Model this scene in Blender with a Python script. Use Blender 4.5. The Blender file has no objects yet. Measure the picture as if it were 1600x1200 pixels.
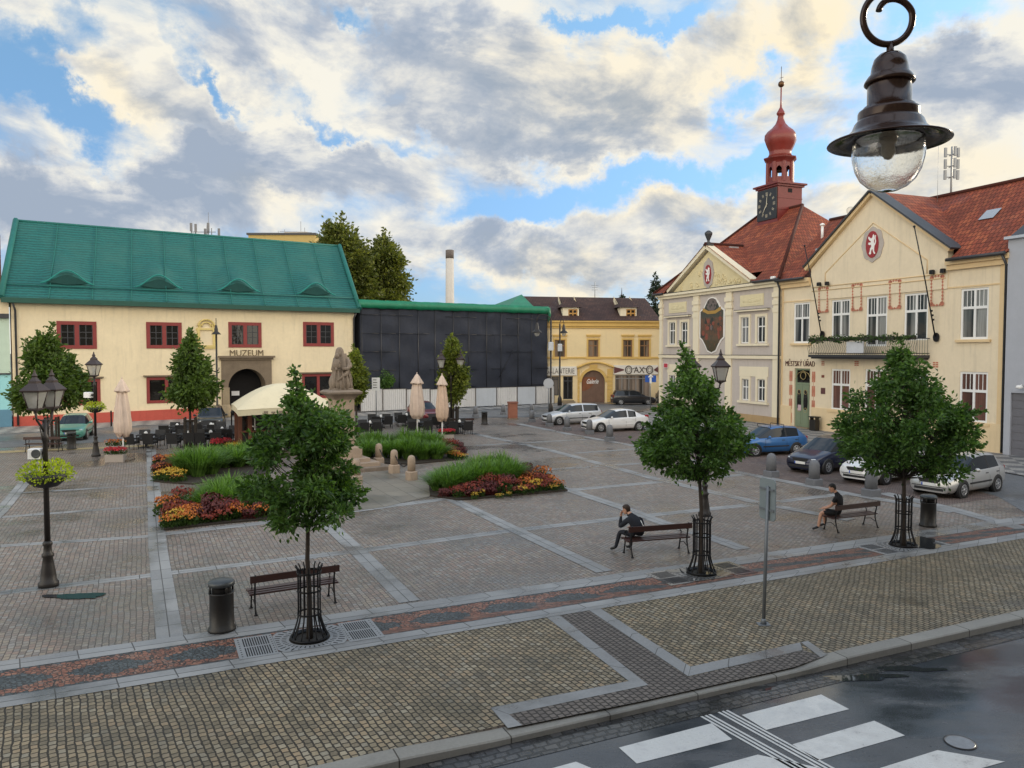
import bpy, bmesh, math, random
from math import sin, cos, pi, radians as R, atan2, sqrt, floor
from mathutils import Vector, Matrix
V = Vector
rnd = random.Random(11)
scene = bpy.context.scene
COL = scene.collection

# ------------------------------------------------------------------ camera and measuring
F = 1200.0; H = 5.3; PITCH = atan2(50, 1200)
cp, sp = cos(PITCH), sin(PITCH)
def ray(u, v):
    a = (u-800)/F; b = (600-v)/F
    return V((a, cp+b*sp, -sp+b*cp))
def G(u, v, z=0.0):
    d = ray(u, v); t = (z-H)/d.z
    return V((d.x*t, d.y*t, z))
def ZH(Y, v):
    b = (600-v)/F
    return H + Y*(b*cp-sp)/(cp+b*sp)
def AT(u, v, Y):
    d = ray(u, v); t = Y/d.y
    return V((d.x*t, Y, H+d.z*t))
cam_data = bpy.data.cameras.new('camera'); cam = bpy.data.objects.new('camera', cam_data); COL.objects.link(cam)
cam.location = (0, 0, H); cam.rotation_euler = (pi/2-PITCH, 0, 0)
cam_data.sensor_width = 36; cam_data.lens = 27.0; cam_data.clip_start = 0.1; cam_data.clip_end = 3000
scene.camera = cam

# ------------------------------------------------------------------ materials
def nodes(name):
    m = bpy.data.materials.new(name); m.use_nodes = True
    nt = m.node_tree; nt.nodes.clear()
    out = nt.nodes.new('ShaderNodeOutputMaterial')
    return m, nt, out
def N(nt, t, **k):
    n = nt.nodes.new(t)
    for a, b in k.items(): setattr(n, a, b)
    return n
def L(nt, a, b): nt.links.new(a, b)
def setv(n, **k):
    for a, b in k.items():
        n.inputs[a.replace('_', ' ')].default_value = b
def c4(c): return (c[0], c[1], c[2], 1)
def sc(c, f): return tuple(min(1, x*f) for x in c)
def ramp(nt, stops, interp='LINEAR'):
    r = N(nt, 'ShaderNodeValToRGB'); e = r.color_ramp; e.interpolation = interp
    while len(e.elements) < len(stops): e.elements.new(0.5)
    for el, (p, c) in zip(e.elements, stops): el.position = p; el.color = c4(c) if len(c) == 3 else c
    return r
def noise_n(nt, vec, scale, detail=3, rough=.55):
    n = N(nt, 'ShaderNodeTexNoise'); n.inputs['Scale'].default_value = scale
    n.inputs['Detail'].default_value = detail; n.inputs['Roughness'].default_value = rough
    L(nt, vec, n.inputs['Vector']); return n
def mixc(nt, fac, a, b, mode='MIX'):
    m = N(nt, 'ShaderNodeMix', data_type='RGBA', blend_type=mode)
    for s, x in ((m.inputs[0], fac), (m.inputs[6], a), (m.inputs[7], b)):
        if hasattr(x, 'is_linked') or hasattr(x, 'links'): L(nt, x, s)
        elif isinstance(x, (int, float)): s.default_value = x
        else: s.default_value = c4(x)
    return m.outputs[2]
def math_n(nt, op, a, b=None, c=None):
    m = N(nt, 'ShaderNodeMath', operation=op)
    for i, x in enumerate((a, b, c)):
        if x is None: continue
        if isinstance(x, (int, float)): m.inputs[i].default_value = x
        else: L(nt, x, m.inputs[i])
    return m.outputs[0]
def maprange(nt, x, a, b, c=0., d=1., smooth=False):
    m = N(nt, 'ShaderNodeMapRange')
    if smooth: m.interpolation_type = 'SMOOTHSTEP'
    for i, q in enumerate((a, b, c, d)): m.inputs[i+1].default_value = q
    L(nt, x, m.inputs[0]); return m.outputs[0]
MATS = {}
def mat(name, col, rough=.7, var=.12, vs=2.0, metal=0, bump=0, bs=30, spec=.5, coat=0, streak=0):
    if name in MATS: return MATS[name]
    m, nt, out = nodes(name)
    p = N(nt, 'ShaderNodeBsdfPrincipled'); L(nt, p.outputs[0], out.inputs[0])
    setv(p, Roughness=rough, Metallic=metal); p.inputs['Specular IOR Level'].default_value = spec
    p.inputs['Coat Weight'].default_value = coat; p.inputs['Coat Roughness'].default_value = .06
    g = N(nt, 'ShaderNodeNewGeometry')
    if var:
        n1 = noise_n(nt, g.outputs['Position'], vs, 5, .6)
        n2 = noise_n(nt, g.outputs['Position'], vs*9, 2)
        f = math_n(nt, 'MULTIPLY_ADD', n2.outputs[0], .35, math_n(nt, 'MULTIPLY', n1.outputs[0], .65))
        f = maprange(nt, f, .3, .7)
        col_o = mixc(nt, f, sc(col, 1-var), sc(col, 1+var*.7))
        if streak:
            mp = N(nt, 'ShaderNodeMapping'); mp.inputs['Scale'].default_value = (3, 3, .25); L(nt, g.outputs['Position'], mp.inputs[0])
            n3 = noise_n(nt, mp.outputs[0], 1.3, 4, .65)
            col_o = mixc(nt, maprange(nt, n3.outputs[0], .52, .8, 0, streak), col_o, sc(col, .45))
        L(nt, col_o, p.inputs['Base Color'])
    else: p.inputs['Base Color'].default_value = c4(col)
    if bump:
        nb = noise_n(nt, g.outputs['Position'], bs, 4)
        b = N(nt, 'ShaderNodeBump'); setv(b, Strength=bump, Distance=.02); L(nt, nb.outputs[0], b.inputs['Height'])
        L(nt, b.outputs[0], p.inputs['Normal'])
    MATS[name] = m; return m

def brick_mat(name, stops, mortar, w, h, msize=.012, rot=0., rough=(.35, .8), wet=.5, wetscale=.25, dist=.02, uv=False, bump=.5, offset=.5, big=.25, wetdark=.6, moss=None, spec=.5):
    """stones with a colour each, joints, damp patches"""
    m, nt, out = nodes(name)
    p = N(nt, 'ShaderNodeBsdfPrincipled'); L(nt, p.outputs[0], out.inputs[0])
    p.inputs['Specular IOR Level'].default_value = spec
    g = N(nt, 'ShaderNodeNewGeometry'); pos = g.outputs['Position']
    if uv:
        u = N(nt, 'ShaderNodeUVMap'); src = u.outputs[0]
    else:
        mp = N(nt, 'ShaderNodeMapping'); mp.inputs['Rotation'].default_value = (0, 0, rot); L(nt, pos, mp.inputs[0]); src = mp.outputs[0]
    if dist:
        nd = noise_n(nt, src, 1.3/max(w, .05)*.6, 2)
        nd2 = noise_n(nt, src, .55, 2)
        sub = N(nt, 'ShaderNodeVectorMath', operation='SUBTRACT'); L(nt, nd.outputs[1], sub.inputs[0]); sub.inputs[1].default_value = (.5, .5, .5)
        sca = N(nt, 'ShaderNodeVectorMath', operation='SCALE'); sca.inputs[3].default_value = dist; L(nt, sub.outputs[0], sca.inputs[0])
        sub2 = N(nt, 'ShaderNodeVectorMath', operation='SUBTRACT'); L(nt, nd2.outputs[1], sub2.inputs[0]); sub2.inputs[1].default_value = (.5, .5, .5)
        sca2 = N(nt, 'ShaderNodeVectorMath', operation='SCALE'); sca2.inputs[3].default_value = dist*2.2; L(nt, sub2.outputs[0], sca2.inputs[0])
        ad = N(nt, 'ShaderNodeVectorMath', operation='ADD'); L(nt, src, ad.inputs[0]); L(nt, sca.outputs[0], ad.inputs[1])
        ad2 = N(nt, 'ShaderNodeVectorMath', operation='ADD'); L(nt, ad.outputs[0], ad2.inputs[0]); L(nt, sca2.outputs[0], ad2.inputs[1])
        src = ad2.outputs[0]
    b = N(nt, 'ShaderNodeTexBrick'); L(nt, src, b.inputs['Vector'])
    b.offset = offset
    setv(b, Scale=1.0, Mortar_Size=msize, Mortar_Smooth=.3, Bias=0.0, Brick_Width=w, Row_Height=h)
    b.inputs['Color1'].default_value = (0, 0, 0, 1); b.inputs['Color2'].default_value = (1, 1, 1, 1); b.inputs['Mortar'].default_value = (.5, .5, .5, 1)
    r = ramp(nt, stops); L(nt, b.outputs[0], r.inputs[0])
    nbig = noise_n(nt, pos, .42, 7, .68); nsm = noise_n(nt, pos, 22, 3)
    col = mixc(nt, maprange(nt, nbig.outputs[0], .42, .64, 0, big*1.7), r.outputs[0], sc(stops[0][1], .75))
    col = mixc(nt, maprange(nt, nsm.outputs[0], .35, .75, 0, .3), col, sc(stops[-1][1], 1.15))
    if moss:
        nm = noise_n(nt, pos, .6, 6, .7)
        col = mixc(nt, maprange(nt, nm.outputs[0], .5, .72, 0, .65), col, moss)
    col = mixc(nt, b.outputs[1], col, mortar)
    nw = noise_n(nt, pos, wetscale, 6, .62)
    wf = maprange(nt, nw.outputs[0], .62-.3*wet, .80-.3*wet, 0, 1, True)
    dark = mixc(nt, 1.0, col, (wetdark,)*3, 'MULTIPLY')
    col = mixc(nt, wf, col, dark); L(nt, col, p.inputs['Base Color'])
    rr = maprange(nt, wf, 0, 1, rough[1], rough[0])
    L(nt, math_n(nt, 'ADD', rr, maprange(nt, b.outputs[1], 0, 1, 0, .12)), p.inputs['Roughness'])
    if bump:
        inv = math_n(nt, 'MULTIPLY_ADD', nsm.outputs[0], .4, math_n(nt, 'SUBTRACT', 1.0, b.outputs[1]))
        bb = N(nt, 'ShaderNodeBump'); setv(bb, Strength=bump, Distance=.015); L(nt, inv, bb.inputs['Height']); L(nt, bb.outputs[0], p.inputs['Normal'])
    MATS[name] = m; return m

def glass_mat(name, col=(.012, .014, .018), rough=.07, curtain=None, cs=18, amount=.6, cover=(.45, .6)):
    if name in MATS: return MATS[name]
    m, nt, out = nodes(name)
    p = N(nt, 'ShaderNodeBsdfPrincipled'); L(nt, p.outputs[0], out.inputs[0]); setv(p, Roughness=rough)
    p.inputs['Base Color'].default_value = c4(col)
    g = N(nt, 'ShaderNodeNewGeometry')
    nb = noise_n(nt, g.outputs['Position'], 2.2, 2)
    b = N(nt, 'ShaderNodeBump'); setv(b, Strength=.06, Distance=.1); L(nt, nb.outputs[0], b.inputs['Height']); L(nt, b.outputs[0], p.inputs['Normal'])
    if curtain:
        mp = N(nt, 'ShaderNodeMapping'); mp.inputs['Scale'].default_value = (1, 1, .04); L(nt, g.outputs['Position'], mp.inputs[0])
        nn = noise_n(nt, mp.outputs[0], cs, 3)
        n2 = noise_n(nt, mp.outputs[0], 1.7, 1)
        cc = mixc(nt, maprange(nt, nn.outputs[0], .3, .7), sc(curtain, .55), curtain)
        cc = mixc(nt, maprange(nt, n2.outputs[0], cover[0], cover[1], 0, amount), col, cc)
        L(nt, cc, p.inputs['Base Color'])
    MATS[name] = m; return m

def leaf_mat(name, dark, light, trans=.35, vs=9):
    if name in MATS: return MATS[name]
    m, nt, out = nodes(name)
    g = N(nt, 'ShaderNodeNewGeometry')
    n1 = noise_n(nt, g.outputs['Position'], vs, 2); n2 = noise_n(nt, g.outputs['Position'], .9, 2)
    f = math_n(nt, 'ADD', math_n(nt, 'MULTIPLY', g.outputs['Random Per Island'], .55), math_n(nt, 'MULTIPLY', n1.outputs[0], .45))
    f = math_n(nt, 'MULTIPLY_ADD', n2.outputs[0], .4, math_n(nt, 'SUBTRACT', f, .2))
    c = mixc(nt, maprange(nt, f, .2, .85), dark, light)
    p = N(nt, 'ShaderNodeBsdfPrincipled'); setv(p, Roughness=.45); p.inputs['Specular IOR Level'].default_value = .35; L(nt, c, p.inputs['Base Color'])
    t = N(nt, 'ShaderNodeBsdfTranslucent'); L(nt, mixc(nt, 1.0, c, (1.5, 1.6, .6), 'MULTIPLY'), t.inputs[0])
    ms = N(nt, 'ShaderNodeMixShader'); ms.inputs[0].default_value = trans
    L(nt, p.outputs[0], ms.inputs[1]); L(nt, t.outputs[0], ms.inputs[2]); L(nt, ms.outputs[0], out.inputs[0])
    MATS[name] = m; return m

# ------------------------------------------------------------------ mesh builder
class MB:
    def __init__(s, M=None):
        s.v = []; s.f = []; s.m = []; s.s = []; s.uv = []; s.M = M or Matrix()
    def add(s, pts, faces, mi=0, smooth=False, uvs=None):
        o = len(s.v); M = s.M
        s.v.extend([(M @ V(p))[:] for p in pts])
        for k, f in enumerate(faces):
            s.f.append([o+i for i in f]); s.m.append(mi); s.s.append(smooth)
            s.uv.append(uvs[k] if uvs else None)
    def poly(s, pts, mi=0, uv=None, smooth=False): s.add(pts, [list(range(len(pts)))], mi, smooth, [uv] if uv else None)
    def box(s, x0, x1, y0, y1, z0, z1, mi=0):
        if x0 > x1: x0, x1 = x1, x0
        if y0 > y1: y0, y1 = y1, y0
        if z0 > z1: z0, z1 = z1, z0
        p = [(x0,y0,z0),(x1,y0,z0),(x1,y1,z0),(x0,y1,z0),(x0,y0,z1),(x1,y0,z1),(x1,y1,z1),(x0,y1,z1)]
        s.add(p, [(0,3,2,1),(4,5,6,7),(0,1,5,4),(1,2,6,5),(2,3,7,6),(3,0,4,7)], mi)
    def bbox(s, x0, x1, y0, y1, z0, z1, b=.02, mi=0):
        """box with bevelled vertical and top edges"""
        ring = lambda i, z: [(x0+i+b, y0+i, z), (x1-i-b, y0+i, z), (x1-i, y0+i+b, z), (x1-i, y1-i-b, z), (x1-i-b, y1-i, z), (x0+i+b, y1-i, z), (x0+i, y1-i-b, z), (x0+i, y0+i+b, z)]
        s.loft([ring(0, z0), ring(0, z1-b), ring(b*.9, z1)], mi, True, False)
    def loft(s, rings, mi=0, cap=True, smooth=True, closed=True):
        n = len(rings[0]); o = len(s.v); M = s.M
        for r in rings: s.v.extend([(M @ V(p))[:] for p in r])
        for i in range(len(rings)-1):
            for j in range(n if closed else n-1):
                k = (j+1) % n
                s.f.append([o+i*n+j, o+i*n+k, o+(i+1)*n+k, o+(i+1)*n+j]); s.m.append(mi); s.s.append(smooth); s.uv.append(None)
        if cap and closed:
            s.f.append([o+j for j in range(n)][::-1]); s.m.append(mi); s.s.append(False); s.uv.append(None)
            q = o+(len(rings)-1)*n
            s.f.append([q+j for j in range(n)]); s.m.append(mi); s.s.append(False); s.uv.append(None)
    def prism(s, pts, z0, z1, mi=0):
        s.loft([[(x, y, z0) for x, y in pts], [(x, y, z1) for x, y in pts]], mi, True, False)
    def vprism(s, pts, y0, y1, mi=0):
        """polygon in the x-z plane given thickness along y"""
        s.loft([[(x, y0, z) for x, z in pts], [(x, y1, z) for x, z in pts]], mi, True, False)
    def tube(s, pts, r, n=8, mi=0, cap=True, smooth=True):
        pts = [V(p) for p in pts]
        if not isinstance(r, (list, tuple)): r = [r]*len(pts)
        rings = []; up = None
        for i, p in enumerate(pts):
            t = (pts[min(i+1, len(pts)-1)]-pts[max(i-1, 0)])
            if t.length < 1e-9: t = V((0, 0, 1))
            t.normalize()
            if up is None: up = V((0, 0, 1)) if abs(t.z) < .9 else V((1, 0, 0))
            a = t.cross(up)
            if a.length < 1e-4: a = t.cross(V((1, 0, 0)))
            a.normalize(); b = a.cross(t); up = b
            rings.append([p+(a*cos(2*pi*k/n)+b*sin(2*pi*k/n))*r[i] for k in range(n)])
        s.loft(rings, mi, cap, smooth)
    def lathe(s, prof, n=16, mi=0, c=(0, 0, 0), smooth=True, sx=1, sy=1, cap=True, ph=0):
        rings = [[(c[0]+r*cos(2*pi*k/n+ph)*sx, c[1]+r*sin(2*pi*k/n+ph)*sy, c[2]+z) for k in range(n)] for r, z in prof]
        s.loft(rings, mi, cap, smooth)
    def ball(s, c, r, n=10, mi=0, sz=1, sx=1, sy=1):
        k = 6
        s.lathe([(max(r*sin(pi*i/k), .002*r), -r*cos(pi*i/k)*sz) for i in range(k+1)], n, mi, c, True, sx, sy)
    def build(s, name, mats, parent=None, loc=None):
        me = bpy.data.meshes.new(name); me.from_pydata(s.v, [], s.f)
        if not isinstance(mats, (list, tuple)): mats = [mats]
        for m in mats: me.materials.append(m)
        me.polygons.foreach_set('material_index', s.m); me.polygons.foreach_set('use_smooth', s.s)
        if any(u for u in s.uv):
            ul = me.uv_layers.new(name='UVMap'); k = 0
            for p, u in zip(me.polygons, s.uv):
                for j in range(p.loop_total):
                    if u: ul.data[p.loop_start+j].uv = u[j]
        me.update()
        o = bpy.data.objects.new(name, me); COL.objects.link(o)
        if parent: o.parent = parent
        if loc: o.location = loc
        return o
def fixn(o):
    bm = bmesh.new(); bm.from_mesh(o.data); bmesh.ops.recalc_face_normals(bm, faces=bm.faces); bm.to_mesh(o.data); bm.free(); return o
def tag(o, label=None, cat=None, group=None, kind=None):
    if label: o['label'] = label
    if cat: o['category'] = cat
    if group: o['group'] = group
    if kind: o['kind'] = kind
    return o
def thing(name, label, cat, loc=(0, 0, 0), rz=0, group=None):
    o = bpy.data.objects.new(name, None); COL.objects.link(o); o.location = loc; o.rotation_euler = (0, 0, rz)
    o.empty_display_size = .3
    return tag(o, label, cat, group)
KIDS = {}
def copy_tree(o, parent=None):
    c = o.copy(); COL.objects.link(c)
    if parent: c.parent = parent
    for ch in list(o.children): copy_tree(ch, c)
    return c
def place(proto, used, loc, rz=0, label=None, group=None, s=None):
    """first call moves the original, later calls copy it with its parts"""
    o = proto if not used else copy_tree(proto)
    used.append(1)
    o.location = loc; o.rotation_euler = (0, 0, rz)
    if s: o.scale = (s, s, s)
    if label: o['label'] = label
    if group: o['group'] = group
    return o
FONTCACHE = {}
def text_mesh(txt, size, depth=.02, bold=0.0, shear=0, space=1.0):
    cu = bpy.data.curves.new('txt', 'FONT'); cu.body = txt; cu.size = size; cu.extrude = depth; cu.align_x = 'CENTER'; cu.align_y = 'CENTER'
    cu.offset = bold; cu.shear = shear; cu.space_character = space; cu.resolution_u = 3
    o = bpy.data.objects.new('txt', cu); COL.objects.link(o)
    dg = bpy.context.evaluated_depsgraph_get(); dg.update()
    me = bpy.data.meshes.new_from_object(o.evaluated_get(dg)); bpy.data.objects.remove(o); bpy.data.curves.remove(cu)
    return me
def lettering(name, txt, m, parent, x, y, z, w, h, depth=.015, bold=0, shear=0):
    """standing letters on a facade's local x-z plane, fitted to w x h"""
    me = text_mesh(txt, 1.0, .02, bold, shear)
    xs = [v.co.x for v in me.vertices]; ys = [v.co.y for v in me.vertices]
    sx = w/(max(xs)-min(xs)); sy = h/(max(ys)-min(ys)); cx = (max(xs)+min(xs))/2; cy = (max(ys)+min(ys))/2
    for v in me.vertices: v.co = V(((v.co.x-cx)*sx, -v.co.z*depth/.02, (v.co.y-cy)*sy))
    me.materials.clear(); me.materials.append(m)
    o = bpy.data.objects.new(name, me); COL.objects.link(o); o.parent = parent; o.location = (x, y, z)
    return o

class Fac:
    """a facade plane: x along it, y into the building, z up"""
    def __init__(s, P0, P1):
        s.P0 = V((P0[0], P0[1], 0)); d = V((P1[0]-P0[0], P1[1]-P0[1], 0)); s.W = d.length; s.d = d.normalized()
        s.n = V((-s.d.y, s.d.x, 0)); s.rz = atan2(s.d.y, s.d.x)
    def px(s, u, v, off=0):
        r = ray(u, v); o = V((0, 0, H)); q = s.P0+s.n*off
        t = (q-o).dot(s.n)/r.dot(s.n); p = o+r*t
        return ((p-s.P0).dot(s.d), p.z)
    def rect(s, u0, v0, u1, v1, off=0):
        a = s.px(u0, (v0+v1)/2, off)[0]; b = s.px(u1, (v0+v1)/2, off)[0]; um = (u0+u1)/2
        return (a, b, s.px(um, v1, off)[1], s.px(um, v0, off)[1])
    def world(s, x, y, z=0): return s.P0+s.d*x+s.n*y+V((0, 0, z))
def wall(mb, x0, x1, z0, z1, holes, y=0., t=.22, mi=0, ri=None):
    ri = mi if ri is None else ri
    xs = sorted({x0, x1, *[h[0] for h in holes], *[h[1] for h in holes]}); zs = sorted({z0, z1, *[h[2] for h in holes], *[h[3] for h in holes]})
    xs = [x for x in xs if x0 <= x <= x1]; zs = [z for z in zs if z0 <= z <= z1]
    for i in range(len(xs)-1):
        for j in range(len(zs)-1):
            cx = (xs[i]+xs[i+1])/2; cz = (zs[j]+zs[j+1])/2
            if any(h[0] < cx < h[1] and h[2] < cz < h[3] for h in holes): continue
            mb.poly([(xs[i], y, zs[j]), (xs[i+1], y, zs[j]), (xs[i+1], y, zs[j+1]), (xs[i], y, zs[j+1])], mi)
    for a, b, c, d in holes:
        for q in ([(a,y,c),(a,y,d),(a,y+t,d),(a,y+t,c)], [(b,y,c),(b,y+t,c),(b,y+t,d),(b,y,d)], [(a,y,c),(a,y+t,c),(b,y+t,c),(b,y,c)], [(a,y,d),(b,y,d),(b,y+t,d),(a,y+t,d)]):
            mb.poly(q, ri)
def roof_poly(mb, pts, mi=0):
    pts = [V(p) for p in pts]
    n = (pts[1]-pts[0]).cross(pts[2]-pts[0]).normalized()
    h = V((0, 0, 1)).cross(n)
    h = h.normalized() if h.length > 1e-5 else V((1, 0, 0))
    up = n.cross(h)
    mb.poly(pts, mi, [((p-pts[0]).dot(h), (p-pts[0]).dot(up)) for p in pts])
def window(parent, r, y, fm, gm, fw=.08, mull=1, trans=None, fd=.06, bars=(), glaze=None, sill=None, name='window'):
    """r = x0,x1,z0,z1; frame with mullions and its pane"""
    x0, x1, z0, z1 = r; m = MB()
    m.box(x0, x0+fw, y, y+fd, z0, z1); m.box(x1-fw, x1, y, y+fd, z0, z1)
    m.box(x0+fw, x1-fw, y, y+fd, z0, z0+fw); m.box(x0+fw, x1-fw, y, y+fd, z1-fw, z1)
    for k in range(mull):
        x = x0+(x1-x0)*(k+1)/(mull+1); m.box(x-fw*.55, x+fw*.55, y+.004, y+fd-.004, z0+fw, z1-fw)
    if trans is not None:
        z = z0+(z1-z0)*trans; xs = [x0+fw]+[x0+(x1-x0)*(k+1)/(mull+1) for k in range(mull)]+[x1-fw]
        m.box(x0+fw, x1-fw, y-.008, y+fd-.008, z-fw*.6, z+fw*.6)
    for (fx0, fz0, fx1, fz1) in bars:
        m.box(x0+(x1-x0)*fx0-.012, x0+(x1-x0)*fx1+.012, y+.012, y+fd-.012, z0+(z1-z0)*fz0-.012, z0+(z1-z0)*fz1+.012)
    f = m.build(name, fm, parent)
    g = MB(); g.box(x0+fw*.5, x1-fw*.5, y+fd*.5, y+fd*.5+.01, z0+fw*.5, z1-fw*.5); g.build('pane', gm, f)
    if sill:
        q = MB(); q.box(x0-.1, x1+.1, -.1, y, z0-.08, z0-.005); q.build('sill', sill, f)
    return f
# ------------------------------------------------------------------ sky, sun
SUN_AZ = R(62); SUN_EL = R(17)      # azimuth from +Y towards +X
def make_world():
    w = bpy.data.worlds.new('World'); scene.world = w; w.use_nodes = True
    nt = w.node_tree; nt.nodes.clear()
    out = N(nt, 'ShaderNodeOutputWorld')
    sky = N(nt, 'ShaderNodeTexSky', sky_type='NISHITA'); sky.sun_disc = False
    sky.sun_elevation = SUN_EL; sky.sun_rotation = SUN_AZ; sky.air_density = 1.0; sky.dust_density = .35; sky.ozone_density = 2.2; sky.altitude = 300
    bg = N(nt, 'ShaderNodeBackground'); bg.inputs[1].default_value = .15
    tc = N(nt, 'ShaderNodeTexCoord'); sep = N(nt, 'ShaderNodeSeparateXYZ'); L(nt, tc.outputs['Generated'], sep.inputs[0])
    az = math_n(nt, 'ARCTAN2', sep.outputs[0], sep.outputs[1])
    el = math_n(nt, 'ARCSINE', math_n(nt, 'MINIMUM', math_n(nt, 'MAXIMUM', sep.outputs[2], -.999), .999))
    L(nt, mixc(nt, maprange(nt, el, .0, .5), mixc(nt, 1.0, sky.outputs[0], (.42, .56, .95), 'MULTIPLY'), mixc(nt, 1.0, sky.outputs[0], (1.55, 1.72, 1.55), 'MULTIPLY')), bg.inputs[0])
    cv = N(nt, 'ShaderNodeCombineXYZ'); L(nt, az, cv.inputs[0]); L(nt, el, cv.inputs[1])
    P = cv.outputs[0]
    # cloud texture, stretched along the wind and compressed towards the horizon
    mp = N(nt, 'ShaderNodeMapping'); mp.inputs['Rotation'].default_value = (0, 0, R(24)); mp.inputs['Scale'].default_value = (1.0, 1.9, 1); L(nt, P, mp.inputs[0])
    def field(off):
        a = N(nt, 'ShaderNodeVectorMath', operation='ADD'); L(nt, mp.outputs[0], a.inputs[0]); a.inputs[1].default_value = off
        n = N(nt, 'ShaderNodeTexNoise'); n.inputs['Scale'].default_value = 5.2; n.inputs['Detail'].default_value = 9; n.inputs['Roughness'].default_value = .60
        n.inputs['Distortion'].default_value = .25
        L(nt, a.outputs[0], n.inputs['Vector']); return n.outputs[0]
    f0 = field((3.1, 1.7, 0)); f1 = field((3.1+.034, 1.7+.03, 0))
    # warped position for the big masses
    nw = N(nt, 'ShaderNodeTexNoise'); nw.inputs['Scale'].default_value = 7; nw.inputs['Detail'].default_value = 8; nw.inputs['Roughness'].default_value = .62; L(nt, P, nw.inputs['Vector'])
    wsub = N(nt, 'ShaderNodeVectorMath', operation='SUBTRACT'); L(nt, nw.outputs[1], wsub.inputs[0]); wsub.inputs[1].default_value = (.5, .5, .5)
    wsc = N(nt, 'ShaderNodeVectorMath', operation='SCALE'); wsc.inputs[3].default_value = .22; L(nt, wsub.outputs[0], wsc.inputs[0])
    wad = N(nt, 'ShaderNodeVectorMath', operation='ADD'); L(nt, P, wad.inputs[0]); L(nt, wsc.outputs[0], wad.inputs[1])
    zf = N(nt, 'ShaderNodeVectorMath', operation='MULTIPLY'); L(nt, wad.outputs[0], zf.inputs[0]); zf.inputs[1].default_value = (1, 1, 0)
    def blob(u, v, ru, rv, rot=0):
        d = ray(u, v).normalized(); a = atan2(d.x, d.y); e = math.asin(d.z)
        d2 = ray(u+ru*.5, v).normalized(); d3 = ray(u, v-rv*.5).normalized()
        m = N(nt, 'ShaderNodeMapping', vector_type='TEXTURE')
        m.inputs['Location'].default_value = (a, e, 0); m.inputs['Rotation'].default_value = (0, 0, R(rot))
        m.inputs['Scale'].default_value = (max(.02, abs(atan2(d2.x, d2.y)-a)*2), max(.01, abs(math.asin(d3.z)-e)*2), 1)
        L(nt, zf.outputs[0], m.inputs[0])
        ln = N(nt, 'ShaderNodeVectorMath', operation='LENGTH'); L(nt, m.outputs[0], ln.inputs[0])
        return maprange(nt, ln.outputs['Value'], 1.5, .0, 0, 1, True)
    def total(lst):
        s = None
        for (u, v, ru, rv, rot, k) in lst:
            b = math_n(nt, 'MULTIPLY', blob(u, v, ru, rv, rot), k)
            s = b if s is None else math_n(nt, 'ADD', s, b)
        return s
    cover = total([
        # masses of cloud
        (330, 120, 330, 90, -32, .16), (700, 110, 420, 130, -12, .3), (900, 190, 300, 80, 4, .28), (230, 300, 330, 70, 8, .24), (600, 320, 240, 55, -18, .2),
        (1040, 330, 170, 65, 22, .27), (950, 400, 260, 60, 0, .2), (1090, 60, 110, 50, 0, .24), (1260, 60, 110, 70, 0, .28), (1540, 130, 170, 130, 0, .3),
        (1400, 300, 330, 55, 0, .14), (60, 310, 260, 60, 0, .24), (350, 280, 260, 50, 6, .22), (620, 280, 200, 45, -14, .22), (250, 150, 190, 40, -35, .2), (390, 70, 150, 90, -20, .1), (1230, 190, 80, 60, 0, .12), (640, 390, 120, 40, 0, .2), (340, 360, 130, 45, 0, .28), (190, 110, 150, 45, -32, .18), (30, 30, 50, 40, 0, .15), (820, 400, 140, 30, -8, .2), (760, 60, 160, 70, -30, .15), (90, 95, 50, 25, -10, .3),
        # openings of blue
        (110, 160, 100, 45, -25, -.42), (60, 60, 60, 45, 0, -.40), (10, 120, 60, 45, 0, -.25), (120, 25, 60, 40, -40, -.35), (330, 95, 120, 20, -45, -.32), (400, 165, 110, 18, -35, -.3), (620, 225, 90, 20, 0, -.24), (330, 215, 120, 16, -10, -.2), (500, 200, 120, 16, -25, -.22), (565, 15, 50, 26, -20, -.42), (470, 170, 190, 26, -36, -.2), (700, 295, 70, 22, -25, -.16), (1010, 8, 130, 22, 0, -.36), (905, 20, 50, 25, 0, -.25),
        (1050, 272, 270, 36, 0, -.45), (1150, 130, 55, 38, 0, -.34), (790, 335, 140, 38, 10, -.36), (870, 330, 90, 40, 0, -.2), (1330, 290, 130, 30, 0, -.25), (1450, 40, 80, 50, 0, -.3), (690, 450, 130, 34, 0, -.2), (1350, 150, 60, 80, 0, -.2)])
    grey = total([(560, 20, 330, 70, 0, .35), (900, 215, 260, 45, 5, .6), (740, 170, 120, 60, 0, .35), (240, 290, 380, 50, 5, .75), (120, 330, 300, 60, 0, .5), (560, 330, 190, 30, -10, .5), (960, 345, 90, 40, 0, .6), (1080, 380, 100, 30, 0, .45), (1560, 120, 170, 70, 0, .75), (700, 440, 220, 50, 0, .6), (330, 20, 100, 60, 0, .2)])
    warm = total([(180, 120, 130, 50, -32, .5), (1000, 120, 330, 130, 0, .6), (1280, 70, 160, 120, 0, .8), (1000, 310, 160, 60, 0, .7), (1400, 290, 300, 70, 0, .7), (250, 130, 200, 90, 0, .25), (880, 430, 170, 40, 0, .6), (420, 330, 60, 40, 0, .3)])
    front = maprange(nt, sep.outputs[1], -.05, .3, 0, 1, True)
    dens = math_n(nt, 'ADD', math_n(nt, 'MULTIPLY_ADD', f0, 1.25, -.61), math_n(nt, 'MULTIPLY', math_n(nt, 'ADD', cover, .03), front))
    alpha = math_n(nt, 'MAXIMUM', maprange(nt, dens, -.20, .24, 0, 1, True), maprange(nt, sep.outputs[1], .2, -.15, 0, .92, True))
    thick = maprange(nt, dens, .02, .42)
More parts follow.
